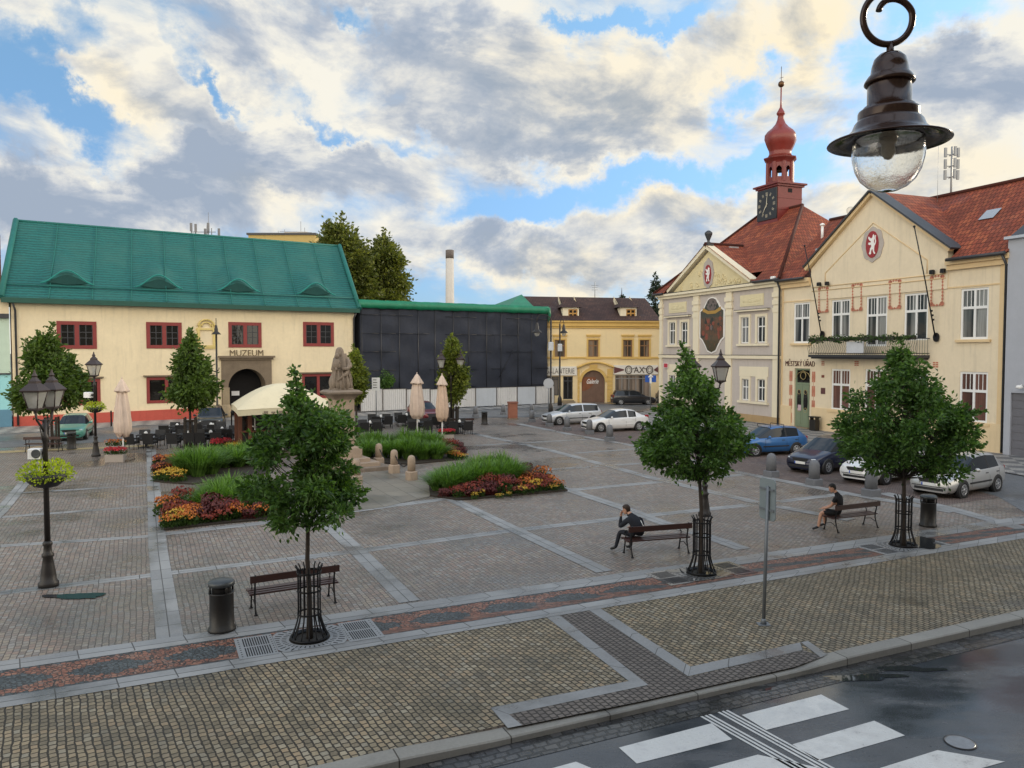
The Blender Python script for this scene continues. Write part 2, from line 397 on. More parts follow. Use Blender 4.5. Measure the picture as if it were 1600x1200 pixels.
    lit = maprange(nt, math_n(nt, 'SUBTRACT', f0, f1), -.13, .11)
    shade = math_n(nt, 'ADD', math_n(nt, 'MULTIPLY', lit, .95), math_n(nt, 'MULTIPLY_ADD', thick, -.55, math_n(nt, 'MULTIPLY_ADD', grey, -.46, .42)))
    shade = math_n(nt, 'ADD', shade, math_n(nt, 'MULTIPLY', warm, .22))
    rc = ramp(nt, [(0, (.38, .455, .57)), (.30, (.50, .555, .64)), (.58, (.73, .745, .75)), (.92, (.98, .945, .84))]); L(nt, shade, rc.inputs[0])
    ccol = mixc(nt, math_n(nt, 'MULTIPLY', math_n(nt, 'MINIMUM', warm, 1.0), .75), rc.outputs[0], mixc(nt, 1.0, rc.outputs[0], (1.1, .97, .74), 'MULTIPLY'))
    back0 = maprange(nt, sep.outputs[1], .25, -.2, 0, 1, True)
    ccol = mixc(nt, back0, ccol, (.74, .67, .55)); ccol = mixc(nt, maprange(nt, el, .5, .8, 0, .9, True), ccol, (.52, .60, .72))
    cb = N(nt, 'ShaderNodeBackground'); L(nt, ccol, cb.inputs[0])
    # glow added to the unseen sky behind the viewer to brighten the facades
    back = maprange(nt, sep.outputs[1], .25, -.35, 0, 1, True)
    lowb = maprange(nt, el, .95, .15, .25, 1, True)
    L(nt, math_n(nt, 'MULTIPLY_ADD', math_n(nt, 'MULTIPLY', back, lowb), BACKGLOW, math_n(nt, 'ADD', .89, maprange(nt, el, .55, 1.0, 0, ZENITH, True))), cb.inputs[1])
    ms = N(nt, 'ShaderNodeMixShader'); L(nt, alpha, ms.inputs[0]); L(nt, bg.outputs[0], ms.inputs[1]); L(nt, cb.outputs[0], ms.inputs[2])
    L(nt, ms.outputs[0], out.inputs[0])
BACKGLOW = 2.7; ZENITH = .4  # added boosts of unseen sky: behind for the facades, overhead for the ground
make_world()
sl = bpy.data.lights.new('sun', 'SUN'); sl.energy = 2.2; sl.angle = R(11); sl.color = (1, .84, .62)
so = bpy.data.objects.new('sun', sl); COL.objects.link(so)
sd = V((sin(SUN_AZ)*cos(SUN_EL), cos(SUN_AZ)*cos(SUN_EL), sin(SUN_EL)))
so.rotation_euler = sd.to_track_quat('Z', 'Y').to_euler(); so.location = (60, 30, 60)
vs_ = scene.view_settings; vs_.view_transform = 'Standard'; vs_.look = 'None'; vs_.exposure = .12; vs_.gamma = 1

# ------------------------------------------------------------------ ground
kA = G(624, 1188); kB = G(1600, 965.5)
kd = V((kB.x-kA.x, kB.y-kA.y, 0)).normalized(); kn = V((-kd.y, kd.x, 0)); KROT = atan2(kd.y, kd.x)
def K(s, o, z=0): p = kA+kd*s+kn*o; return (p.x, p.y, z)
def KS(p): return (V((p.x, p.y, 0))-kA).dot(kd)
qa = G(268, 995); qb = G(239, 756); QROT = atan2(qb.y-qa.y, qb.x-qa.x)
SETT_TAN = brick_mat('sett_tan', [(0, (0.137, 0.109, 0.0695)), (.3, (0.223, 0.176, 0.111)), (.55, (0.291, 0.231, 0.142)), (.75, (0.326, 0.231, 0.134)), (.88, (0.257, 0.227, 0.17)), (1, (0.377, 0.315, 0.213))], (0.036, 0.0302, 0.0205), .125, .105, .0135, -(KROT+R(97)), (.34, .7), .35, .3, .05, bump=.9, big=.33, moss=(.12, .10, .058))
SETT_PLAZA = brick_mat('sett_plaza', [(0, (0.152, 0.124, 0.105)), (.2, (0.221, 0.168, 0.134)), (.4, (0.29, 0.197, 0.151)), (.55, (0.213, 0.19, 0.172)), (.75, (0.305, 0.241, 0.172)), (.9, (0.267, 0.251, 0.236)), (1, (0.343, 0.299, 0.246))], (0.0991, 0.0838, 0.0703), .14, .11, .010, -QROT, (.18, .56), .6, .22, .05, bump=.6, big=.3)
SETT_RED = brick_mat('sett_red', [(0, (0.105, 0.075, 0.0638)), (.5, (0.173, 0.112, 0.0938)), (1, (0.21, 0.158, 0.131))], (0.0562, 0.0465, 0.0413), .16, .12, .014, R(30), (.3, .75), .4, .2, .04, bump=.5)
SETT_STREET = brick_mat('sett_street', [(0, (0.122, 0.128, 0.137)), (.5, (0.158, 0.166, 0.176)), (1, (0.194, 0.202, 0.209))], (0.0864, 0.0864, 0.0864), .14, .12, .012, R(20), (.3, .7), .5, .2, .03, bump=.35)
TACTILE = brick_mat('tactile_sett', [(0, (0.115, 0.0972, 0.0864)), (.5, (0.151, 0.126, 0.108)), (1, (0.18, 0.155, 0.133))], (0.0432, 0.0374, 0.0324), .11, .11, .015, -(KROT+R(90)), (.4, .8), .2, .3, .012, bump=.7)
GRANITE = brick_mat('granite_band', [(0, (0.232, 0.231, 0.228)), (.5, (0.283, 0.281, 0.274)), (1, (0.343, 0.339, 0.329))], (0.0858, 0.0826, 0.0775), .85, 3.0, .012, 0, (.22, .6), .55, .55, 0, uv=True, bump=.15, offset=0, big=.2, wetdark=.5)
KERBM = brick_mat('kerb_stone', [(0, (0.226, 0.215, 0.191)), (1, (0.312, 0.296, 0.261))], (0.0702, 0.0624, 0.0507), 1.6, 5.0, .012, 0, (.4, .8), .3, .5, 0, uv=True, bump=.3, offset=0, big=.3)
SLAB = brick_mat('sandstone_slab', [(0, (0.198, 0.172, 0.133)), (.5, (0.253, 0.218, 0.164)), (1, (0.272, 0.246, 0.207))], (0.0964, 0.0828, 0.0646), 1.1, .75, .012, -QROT, (.3, .7), .5, .3, .01, bump=.2)

def checker_mat():
    m, nt, out = nodes('mosaic_pavement'); p = N(nt, 'ShaderNodeBsdfPrincipled'); L(nt, p.outputs[0], out.inputs[0])
    g = N(nt, 'ShaderNodeNewGeometry'); mp = N(nt, 'ShaderNodeMapping'); mp.inputs['Rotation'].default_value = (0, 0, R(23)); L(nt, g.outputs['Position'], mp.inputs[0])
    ch = N(nt, 'ShaderNodeTexChecker'); ch.inputs['Scale'].default_value = 1.25; L(nt, mp.outputs[0], ch.inputs['Vector'])
    vo = N(nt, 'ShaderNodeTexVoronoi'); vo.inputs['Scale'].default_value = 11; L(nt, mp.outputs[0], vo.inputs['Vector'])
    c = mixc(nt, ch.outputs[1], (.155, .155, .16), (.39, .375, .35))
    c = mixc(nt, maprange(nt, vo.outputs['Distance'], .25, .6, 0, .5), c, (.12, .12, .12)); L(nt, c, p.inputs['Base Color']); setv(p, Roughness=.6)
    return m
CHECK = checker_mat()
def asphalt_mat():
    m, nt, out = nodes('wet_asphalt'); p = N(nt, 'ShaderNodeBsdfPrincipled'); L(nt, p.outputs[0], out.inputs[0])
    g = N(nt, 'ShaderNodeNewGeometry'); pos = g.outputs['Position']
    mp = N(nt, 'ShaderNodeMapping'); mp.inputs['Rotation'].default_value = (0, 0, -KROT); mp.inputs['Scale'].default_value = (.35, 1.0, 1); L(nt, pos, mp.inputs[0])
    nw = noise_n(nt, mp.outputs[0], .75, 7, .62); ng = noise_n(nt, pos, 75, 3, .7); nl = noise_n(nt, pos, 1.5, 5)
    wf = maprange(nt, nw.outputs[0], .32, .56, 0, 1, True)
    c = mixc(nt, maprange(nt, ng.outputs[0], .4, .7), (.05, .055, .062), (.105, .108, .115))
    c = mixc(nt, maprange(nt, nl.outputs[0], .4, .7, 0, .5), c, (.12, .125, .135))
    c = mixc(nt, wf, c, mixc(nt, 1.0, c, (.62, .64, .68), 'MULTIPLY')); L(nt, c, p.inputs['Base Color'])
    L(nt, maprange(nt, wf, 0, 1, .38, .10), p.inputs['Roughness'])
    b = N(nt, 'ShaderNodeBump'); L(nt, maprange(nt, wf, 0, 1, .35, .03), b.inputs['Strength']); b.inputs['Distance'].default_value = .01; L(nt, ng.outputs[0], b.inputs['Height']); L(nt, b.outputs[0], p.inputs['Normal'])
    return m
ASPHALT = asphalt_mat()
def lens_mat():
    """strip of small red and dark setts laid in pointed ovals (u along, v across in metres)"""
    m, nt, out = nodes('oval_mosaic'); p = N(nt, 'ShaderNodeBsdfPrincipled'); L(nt, p.outputs[0], out.inputs[0])
    uvn = N(nt, 'ShaderNodeUVMap'); sep = N(nt, 'ShaderNodeSeparateXYZ')
    vo = N(nt, 'ShaderNodeTexVoronoi'); vo.inputs['Scale'].default_value = 13; vo.inputs['Randomness'].default_value = .75; L(nt, uvn.outputs[0], vo.inputs['Vector'])
    dv = N(nt, 'ShaderNodeTexVoronoi', feature='DISTANCE_TO_EDGE'); dv.inputs['Scale'].default_value = 13; dv.inputs['Randomness'].default_value = .75; L(nt, uvn.outputs[0], dv.inputs['Vector'])
    L(nt, vo.outputs['Position'], sep.inputs[0])
    u = sep.outputs[0]; v = sep.outputs[1]
    s = math_n(nt, 'ABSOLUTE', math_n(nt, 'SINE', math_n(nt, 'MULTIPLY', u, pi/1.55)))
    av = math_n(nt, 'ABSOLUTE', v)
    lens = math_n(nt, 'LESS_THAN', av, math_n(nt, 'MULTIPLY_ADD', s, .34, -.04))
    edge = math_n(nt, 'GREATER_THAN', av, .515)
    sc_ = N(nt, 'ShaderNodeSeparateColor'); L(nt, vo.outputs['Color'], sc_.inputs[0])
    rc = ramp(nt, [(0, (.19, .07, .042)), (.5, (.29, .12, .072)), (.8, (.33, .16, .10)), (1, (.23, .14, .11))]); L(nt, sc_.outputs[0], rc.inputs[0])
    gc = ramp(nt, [(0, (.05, .06, .062)), (1, (.10, .115, .118))]); L(nt, sc_.outputs[1], gc.inputs[0])
    c = mixc(nt, math_n(nt, 'MAXIMUM', lens, edge), rc.outputs[0], gc.outputs[0])
    j = maprange(nt, dv.outputs['Distance'], .03, .12, 1, 0); c = mixc(nt, j, c, (.025, .022, .02)); L(nt, c, p.inputs['Base Color'])
    g = N(nt, 'ShaderNodeNewGeometry'); nw = noise_n(nt, g.outputs['Position'], .4, 4)
    L(nt, maprange(nt, nw.outputs[0], .4, .7, .65, .35), p.inputs['Roughness'])
    b = N(nt, 'ShaderNodeBump'); setv(b, Strength=.6, Distance=.012); L(nt, math_n(nt, 'SUBTRACT', 1.0, j), b.inputs['Height']); L(nt, b.outputs[0], p.inputs['Normal'])
    return m
LENS = lens_mat()

struct = lambda o: tag(o, kind='structure')
def sheet(name, px, m, z=.004):
    b = MB(); b.poly([tuple(G(u, v, z)) for u, v in px]); return struct(b.build(name, m))
# terrain and road lie lower than the square
b = MB(); b.poly([(-1500, -200, -.135), (1500, -200, -.135), (1500, 2500, -.135), (-1500, 2500, -.135)]); struct(b.build('ground', mat('earth', (.10, .10, .09), .9, .3, .2)))
b = MB(); b.poly([K(-70, -40, -.125), K(90, -40, -.125), K(90, .05, -.125), K(-70, .05, -.125)]); struct(b.build('road', ASPHALT))
# the square: one slab with its own thickness
b = MB(); b.loft([[K(-70, .30, z), K(90, .30, z), K(90, 110, z), K(-70, 110, z)] for z in (-.3, 0)], 0, True, False); struct(b.build('square', SETT_PLAZA))
# kerb, lowered at the crossing
sL0, sL1, sR1, sR0 = KS(G(624, 1188)), KS(G(775, 1152)), KS(G(1258, 1046)), KS(G(1335, 1026))
b = MB()
ss = [-70, sL0, sL1, sR1, sR0, 90]; hz = [.012, .012, -.028, -.028, .012, .012]
def kerb_run(s0, s1, h0, h1):
    k = max(1, int((s1-s0)/1.6)) if s1-s0 < 40 else 30
    for i in range(k):
        a, c = s0+(s1-s0)*i/k, s0+(s1-s0)*(i+1)/k; ha, hc = h0+(h1-h0)*i/k, h0+(h1-h0)*(i+1)/k
        o0, o1 = .0, .30
        P = [K(a,o0,-.3),K(c,o0,-.3),K(c,o0,hc-.02),K(a,o0,ha-.02),K(a,o0+.02,ha),K(c,o0+.02,hc),K(c,o1,hc),K(a,o1,ha)]
        b.poly([P[0],P[1],P[2],P[3]], 0, [(a,0),(c,0),(c,.2),(a,.2)]); b.poly([P[3],P[2],P[5],P[4]], 0, [(a,.2),(c,.2),(c,.23),(a,.23)]); b.poly([P[4],P[5],P[6],P[7]], 0, [(a,.23),(c,.23),(c,.5),(a,.5)])
        b.poly([P[7], P[6], K(c,o1,-.3), K(a,o1,-.3)], 0, [(a,.5),(c,.5),(c,.8),(a,.8)])
for i in range(5): kerb_run(ss[i], ss[i+1], hz[i], hz[i+1])
struct(b.build('kerb', KERBM))
# gutter of rough setts at the foot of the kerb
GUT = brick_mat('gutter_sett', [(0, (.035, .035, .037)), (.5, (.065, .065, .07)), (1, (.12, .115, .11))], (.03, .03, .03), .2, .13, .016, -KROT, (.06, .45), .9, .8, .09, bump=1.0)
b = MB(); b.poly([K(-70, -.46, -.119), K(90, -.46, -.119), K(90, -.002, -.119), K(-70, -.002, -.119)]); struct(b.build('gutter', GUT))
# zebra crossing and guide lines
def paint_mat():
    m, nt, out = nodes('worn_road_paint'); p = N(nt, 'ShaderNodeBsdfPrincipled'); L(nt, p.outputs[0], out.inputs[0]); g = N(nt, 'ShaderNodeNewGeometry'); pos = g.outputs['Position']
    a = noise_n(nt, pos, 3.5, 8, .75); c = noise_n(nt, pos, 45, 3, .7); f = math_n(nt, 'MULTIPLY_ADD', a.outputs[0], .6, math_n(nt, 'MULTIPLY', c.outputs[0], .4))
    L(nt, mixc(nt, maprange(nt, f, .57, .66, 0, .6), mixc(nt, maprange(nt, a.outputs[0], .35, .7), (.62, .62, .60), (.50, .50, .49)), (.12, .12, .125)), p.inputs['Base Color'])
    L(nt, maprange(nt, a.outputs[0], .4, .6, .22, .5), p.inputs['Roughness']); return m
PAINT = paint_mat()
b = MB()
for q in ([(967,1168),(995,1193),(1144,1155),(1112,1130)], [(1159,1117),(1197,1140.5),(1327,1108),(1283,1085)], [(1238,1163),(1277.5,1188),(1414,1149),(1366,1126)],
          [(1107,1200),(1165,1240),(1300,1204),(1184,1179)], [(1375,1200),(1420,1232),(1570,1190),(1465,1172)], [(780,1223),(830,1250),(960,1215),(900,1190)]):
    b.poly([tuple(G(u, v, -.120)) for u, v in q])
for (u0, v0, u1, v1) in ((1094,1113,1249,1200), (1120,1106,1291,1200)):
    A = G(u0, v0, -.120); B = G(u1, v1, -.120); B = B+(B-A)*.6; t = (B-A).normalized(); nn = V((-t.y, t.x, 0))
    for k in (-1, 0, 1):
        o = nn*k*.075; w = nn*.021
        b.poly([tuple(A+o-w), tuple(B+o-w), tuple(B+o+w), tuple(A+o+w)])
struct(b.build('crosswalk', PAINT))
# far side of the road, bottom right corner
# pavement along the kerb
b = MB(); U_low = [(0,1106),(300,1055),(560,1012.6),(850,965),(1000,938.5),(1100,921.5),(1375,876),(1600,841)]
lowA = G(*U_low[0], .004); lowB = G(*U_low[-1], .004); ld = (lowB-lowA).normalized()
b.poly([K(-70, .301, .004), K(90, .301, .004), tuple(lowB+ld*60), *[tuple(G(u, v, .004)) for u, v in U_low[::-1]], tuple(lowA-ld*50)]); struct(b.build('pavement', SETT_TAN))
def ribbon(mb, pl, pr, z, mi=0, vscale=1.0):
    """strip between two pixel lines with u along and v across in metres"""
    s = 0; nrm_ = vscale == 'norm'
    for i in range(len(pl)-1):
        a0, a1 = G(*pl[i], z), G(*pl[i+1], z); b0, b1 = G(*pr[i], z), G(*pr[i+1], z); l = ((a1-a0).length+(b1-b0).length)/2; w = (a0-b0).length; w1 = (a1-b1).length; vsc = 1.0
        if nrm_: w = w1 = 1.16
        mb.poly([tuple(b0), tuple(b1), tuple(a1), tuple(a0)], mi, [(s, -w/2*vsc), (s+l, -w1/2*vsc), (s+l, w1/2*vsc), (s, w/2*vsc)]); s += l
def lerp_line(pts, u):
    for (a, b_), (c, d) in zip(pts, pts[1:]):
        if u <= c or (c, d) == pts[-1]: return b_+(d-b_)*(u-a)/(c-a)
def ext(pts, ulo=-900, uhi=2500):
    (a, b_), (c, d) = pts[0], pts[-1]; m = (d-b_)/(c-a)
    return [(ulo, b_+m*(ulo-a))]+pts+[(uhi, d+m*(uhi-c))]
UT = [(0,1033),(1461,826)]; UB = [(0,1048),(1461,838)]; LT = [(0,1089),(1600,832)]; LB = [(0,1106),(1600,841)]
b = MB(); ribbon(b, ext(UT, -500, 1900), ext(UB, -500, 1900), .012); struct(b.build('granite_border', GRANITE))
b = MB(); ribbon(b, ext(LT, -500, 1900), ext(LB, -500, 1900), .012); struct(b.build('granite_edge', GRANITE))
b = MB(); ribbon(b, ext(UB, -500, 1900), ext(LT, -500, 1900), .008, 0, 'norm'); struct(b.build('mosaic_strip', LENS))
# L-shaped granite frames of the tactile approach
b = MB(); ribbon(b, [(915,944),(1090,1044),(1251,1004)], [(936,944),(1079,1057),(1255,1016)][:3], .016)
b2 = MB()
for q in ([(853,964),(982,1064),(1013,1070),(873,960)], [(918,952),(1075,1057),(1079,1041.5),(936,949)], [(1075,1057),(1255,1015.6),(1251,1003.5),(1079,1041.5)], [(1251,1003.5),(1282,1027.5),(1293,1022),(1262,1001)],
          [(766,1105.5),(795,1116),(1013,1070),(982,1064)], [(766,1105.5),(793,1137.5),(816,1133),(795,1116)]):
    P = [G(u, v, .009) for u, v in q]; l = (P[1]-P[0]).length; w = (P[3]-P[0]).length
    b2.poly([tuple(p) for p in P], 0, [(0, 0), (l, 0), (l, w), (0, w)])
struct(b2.build('granite_frame', GRANITE))
sheet('tactile_paving', [(873,959.5),(1012,1070),(795,1116),(816,1133.5),(1000,1096),(1240,1042.5),(1287,1026),(1255,1016),(1075,1058),(918,951)], TACTILE, .0065)
# bands of the square
def bands(name, lines, z):
    b = MB()
    for li, (pts, w) in enumerate(lines):
        P = [G(u, v, z+.0004*li) for u, v in pts]; s = 0
        for i in range(len(P)-1):
            d = (P[i+1]-P[i]); l = d.length; d.normalize(); n = V((-d.y, d.x, 0))*w/2
            b.poly([tuple(P[i]-n), tuple(P[i+1]-n), tuple(P[i+1]+n), tuple(P[i]+n)], 0, [(s, -w/2), (s+l, -w/2), (s+l, w/2), (s, w/2)]); s += l
    return struct(b.build(name, GRANITE))
bands('granite_bands', [([(-300,966),(0,926.6),(242,898),(462,872)], .34), ([(462,872),(577,858.5),(700,842),(794,829.5),(972,809.5),(1187,787)], .42), ([(1187,787),(1330,770)], .4),
    ([(-200,880),(0,853),(237,837.5)], .32), ([(240,836),(420,816),(560,797),(696,779.5),(887,766),(1040,752),(1200,738)], .45),
    ([(-100,818),(0,808),(231,790.6)], .32), ([(34,770),(230,758)], .32), ([(847,734),(1000,724)], .4), ([(744,696),(916,686.5)], .35), ([(900,708),(1040,698)], .35)], .003)
bands('granite_bands', [([(266,1000),(247,860),(240,760),(236,700)], .46), ([(640,940),(560,862),(505,812),(455,770)], .46), ([(945,893),(806,828),(700,777),(640,750)], .46), ([(1162,858),(1115,841),(1034,816),(972,792.5),(887,765),(800,738)], .48),
    ([(1330,812),(1187,786),(1106,767),(1022,747.5),(950,727.5),(856,702.5),(734,676)], .48), ([(1490,800),(1330,772),(1140,735),(1000,698),(894,679),(809,662)], .5), ([(-60,850),(0,800),(68,718)], .42), ([(1600,826),(1479,793),(1380,770)], .6)], .0085)
sheet('stone_terrace', [(470,775),(520,745),(600,735),(690,752),(670,776),(600,792),(540,800)], SLAB, .0125)
sheet('parking_bay', [(1480,789),(1330,770),(1140,733),(1000,696.5),(894,678),(820,662.5),(850,652),(960,654),(1010,674),(1180,692),(1300,707),(1420,737),(1560,777)], SETT_RED, .0055)
sheet('street', [(1900,880),(1600,800),(1560,776),(1420,736),(1300,706),(1180,691),(1010,673),(960,653.5),(845,651.5),(740,653),(560,663),(420,676),(0,700),(-300,720),(-300,690),(0,677),(350,656),(560,649),(855,634),(1000,630),(1030,634),(985,645),(975,650),(1000,665),(1100,668),(1230,687),(1330,700),(1480,723),(1600,744),(1900,800)], SETT_STREET, .007)
FOOT = sheet('footpath', [(1900,796),(1600,743),(1480,722),(1330,699),(1230,686),(1100,667),(1000,664),(976,650),(1020,640),(1031,637),(1216,661),(1571,706),(1900,750)], CHECK, .05)
sheet('museum_footpath', [(-300,692),(0,678),(350,657),(560,650),(700,642),(880,635),(880,629),(700,633),(560,640),(350,642),(20,660),(-300,676)], CHECK, .03)
sheet('sandstone_band', [(-60,713),(0,708),(130,702),(240,697),(240,694.5),(130,699.5),(0,705),(-60,710)], mat('sandstone_edge', (.42, .33, .17), .7, .3, 1.5), .0105)
# puddles
WATER = mat('puddle_water', (.03, .032, .034), .03, 0)
def puddle(u, v, ru, rv, seed, z=.0165):
    r = random.Random(seed); c = G(u, v, z); n = 40; a = [r.uniform(0, 6.28) for _ in range(4)]
    b = MB(); pts = []
    for k in range(n):
        t = 2*pi*k/n; f = 1+.22*sin(2*t+a[0])+.16*sin(3*t+a[1])+.10*sin(5*t+a[2])+.07*sin(9*t+a[3])
        p = G(u+ru*f*cos(t), v-rv*f*sin(t), z); pts.append(tuple(p))
    b.poly(pts); struct(b.build('puddle', WATER))
puddle(1440, 848, 30, 8, 5, .0235); puddle(1120, 896, 20, 5, 3, .0235); puddle(1060, 892, 16, 3, 8, .0235)
puddle(118, 931, 40, 5, 1); puddle(1350, 1058, 60, 5, 2, -.1165); puddle(1190, 1075, 22, 3, 6, -.1165); puddle(1420, 1045, 50, 4, 9, -.1165); puddle(350, 946, 20, 1.8, 11, .0125)
# ------------------------------------------------------------------ shared building materials
CREAM = mat('cream_plaster', (.78, .66, .45), .85, .09, .5, bump=.2, bs=25, streak=.3)
CREAM2 = mat('town_cream_plaster', (.76, .65, .475), .85, .08, .5, bump=.15, bs=25, streak=.3)
TRIM = mat('cream_trim', (.78, .70, .53), .8, .05, 1.0, streak=.1)
GREYPL = mat('lilac_grey_plaster', (.52, .465, .43), .85, .08, .6, bump=.12, bs=25, streak=.3)
YELLOW = mat('yellow_plaster', (.82, .655, .38), .85, .06, .6, streak=.12); YTRIM = mat('ochre_trim', (.68, .45, .14), .8, .1, 1.2, streak=.15)
REDW = mat('red_window_paint', (.23, .030, .028), .5, .12, 3); REDPL = mat('red_plinth', (.47, .085, .06), .8, .14, .8, streak=.2)
WHITEF = mat('white_window_paint', (.80, .80, .79), .45, .03); DARKM = mat('dark_sheet_metal', (.05, .052, .058), .45, .2, 1.5, metal=.3)
STONE = mat('sandstone', (.30, .235, .15), .85, .25, 1.5, bump=.3, bs=12, streak=.3); DSTONE = mat('brown_stone', (.19, .145, .10), .85, .25, 1.6, bump=.3, bs=14, streak=.3)
BLACK = mat('black_void', (.008, .007, .008), .9, 0); IRON = mat('black_iron', (.014, .014, .016), .42, .3, 6, metal=.4)
GL_D = glass_mat('dark_pane', (.012, .011, .010), .06); GL_C = glass_mat('curtained_pane', (.03, .035, .04), .1, (.36, .37, .38), 20, .75, (.40, .62)); GL_R = glass_mat('brown_blind_pane', (.03, .02, .02), .12, (.20, .10, .08), 9, .9, (.3, .5))
def tile_mat(name, stops, w=.26, h=.34):
    return brick_mat(name, stops, sc(stops[0][1], .35), w, h, .022, 0, (.45, .8), .2, .3, .012, uv=True, bump=1.0, offset=.5, big=.5, wetdark=.8)
TILE_RED = tile_mat('red_roof_tile', [(0, (.15, .028, .012)), (.5, (.275, .055, .023)), (1, (.37, .098, .036))], .26, .40)
TILE_BROWN = tile_mat('brown_roof_tile', [(0, (.040, .018, .016)), (.5, (.062, .028, .022)), (1, (.09, .045, .033))], .28, .4)
TILE_OLD = tile_mat('old_roof_tile', [(0, (.13, .05, .03)), (1, (.22, .09, .05))])
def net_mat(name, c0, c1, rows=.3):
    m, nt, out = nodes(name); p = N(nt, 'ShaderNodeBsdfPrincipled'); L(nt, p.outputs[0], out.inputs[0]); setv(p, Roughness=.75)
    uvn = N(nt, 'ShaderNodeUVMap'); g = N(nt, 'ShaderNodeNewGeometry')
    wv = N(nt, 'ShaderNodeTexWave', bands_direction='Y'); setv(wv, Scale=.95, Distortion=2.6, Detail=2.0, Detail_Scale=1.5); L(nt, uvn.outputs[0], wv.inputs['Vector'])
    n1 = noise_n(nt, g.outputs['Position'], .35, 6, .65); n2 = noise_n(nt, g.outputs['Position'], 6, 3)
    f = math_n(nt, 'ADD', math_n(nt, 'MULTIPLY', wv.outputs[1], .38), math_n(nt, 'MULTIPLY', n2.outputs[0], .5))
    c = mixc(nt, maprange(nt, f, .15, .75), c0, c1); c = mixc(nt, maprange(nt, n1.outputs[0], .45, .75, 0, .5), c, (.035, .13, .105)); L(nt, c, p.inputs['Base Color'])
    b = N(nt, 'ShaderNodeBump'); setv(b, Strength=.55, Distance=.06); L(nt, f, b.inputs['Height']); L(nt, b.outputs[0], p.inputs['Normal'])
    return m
NET = net_mat('green_roof_net', (.003, .052, .05), (.008, .145, .132)); NET2 = mat('green_net_fold', (.006, .13, .115), .7, .2, 3); TARP = mat('green_tarpaulin', (.005, .17, .085), .5, .3, 1.2, bump=.6, bs=2.5)

# ------------------------------------------------------------------ museum
FM = Fac(G(22, 667), G(555, 643))
mus = thing('museum', 'cream museum with red framed windows and a roof wrapped in green netting', 'museum', FM.P0, FM.rz)
W = FM.W; zE = (FM.px(15, 471)[1]+FM.px(555, 476)[1])/2
up = [FM.rect(*q) for q in ((88.5,502,151,545), (228.5,503.5,284,544.5), (356.8,503.5,408.5,543), (473.5,503.3,521.5,541.2))]
lo = [FM.rect(*q) for q in ((98,592,157,633), (229,589,291,629.5), (472,584,522,622))]
zu0 = sum(r[2] for r in up)/4; zu1 = sum(r[3] for r in up)/4
ARX0, ARX1 = FM.px(356.5, 620)[0], FM.px(415, 620)[0]; ARC = (ARX0+ARX1)/2; ARR = (ARX1-ARX0)/2; zSP = FM.px(386, 576)[1]-ARR
PX0, PX1 = FM.px(346, 600)[0], FM.px(424, 600)[0]; PZ = FM.px(385, 562)[1]
b = MB()
wall(b, 0, W, 0, zE, up+lo+[(PX0+.05, PX1-.05, -.1, PZ-.05)], 0, .25)
b.poly([(0,0,0),(0,0,zE),(0,12,zE),(0,12,0)]); b.poly([(W,0,0),(W,12,0),(W,12,zE),(W,0,zE)]); b.poly([(0,12,0),(0,12,zE),(W,12,zE),(W,12,0)])
zR = 15.2; Dr = 6.6
b.poly([(0,0,zE),(0,Dr,zR-.4),(0,12,zE)]); b.poly([(W,0,zE),(W,12,zE),(W,Dr,zR-.4)])
# painted corner quoins stand a little proud
for k in range(int((zE-1.6)/.62)):
    w_ = .95 if k % 2 else .7
    b.box(.02, w_, -.018, 0, 1.45+k*.62, 1.45+k*.62+.58); b.box(W-w_, W-.02, -.018, 0, 1.45+k*.62, 1.45+k*.62+.58)
b.build('wall', CREAM, mus)
b = MB(); zp0 = FM.px(100, 648)[1]
for x0, x1 in ((-.02, PX0-.02), (PX1+.02, W+.02)):
    hh = lambda x: zp0+(FM.px(552, 626)[1]-zp0)*x/W
    b.loft([[(x0, y, 0), (x1, y, 0), (x1, y, hh(x1)), (x0, y, hh(x0))] for y in (-.09, .02)], 0, True, False)
b.build('plinth', REDPL, mus)
bars3 = [(.12,.36,.88,.36), (.12,.63,.88,.63)]
for r in up:
    window(mus, r, -.05, REDW, GL_D, .26, 1, None, .16)
    x0, x1, z0, z1 = r; w2 = (x1-x0)/2
    q = MB()
    for xa, xb in ((x0+.26, x0+w2-.15), (x0+w2+.15, x1-.26)):
        q.box((xa+xb)/2-.03, (xa+xb)/2+.03, .005, .05, z0+.26, z1-.26)
        for t in (.36, .64): q.box(xa, xb, .008, .045, z0+.26+(z1-z0-.52)*t-.025, z0+.26+(z1-z0-.52)*t+.025)
        for (s0, s1) in ((xa, xa+.05), (xb-.05, xb)): q.box(s0, s1, .002, .052, z0+.26, z1-.26)
    q.build('glazing_bars', DARKM, mus)
for i, r in enumerate(lo):
    window(mus, r, -.04, REDW, GL_D, .22, 1, None, .16)
    q = MB(); q.box(r[0]-.22, r[1]+.22, -.22, 0, r[3]+.05, r[3]+.15); q.box(r[0]-.12, r[1]+.12, -.14, 0, r[3]+.0, r[3]+.05); q.build('window_hood', DSTONE, mus)
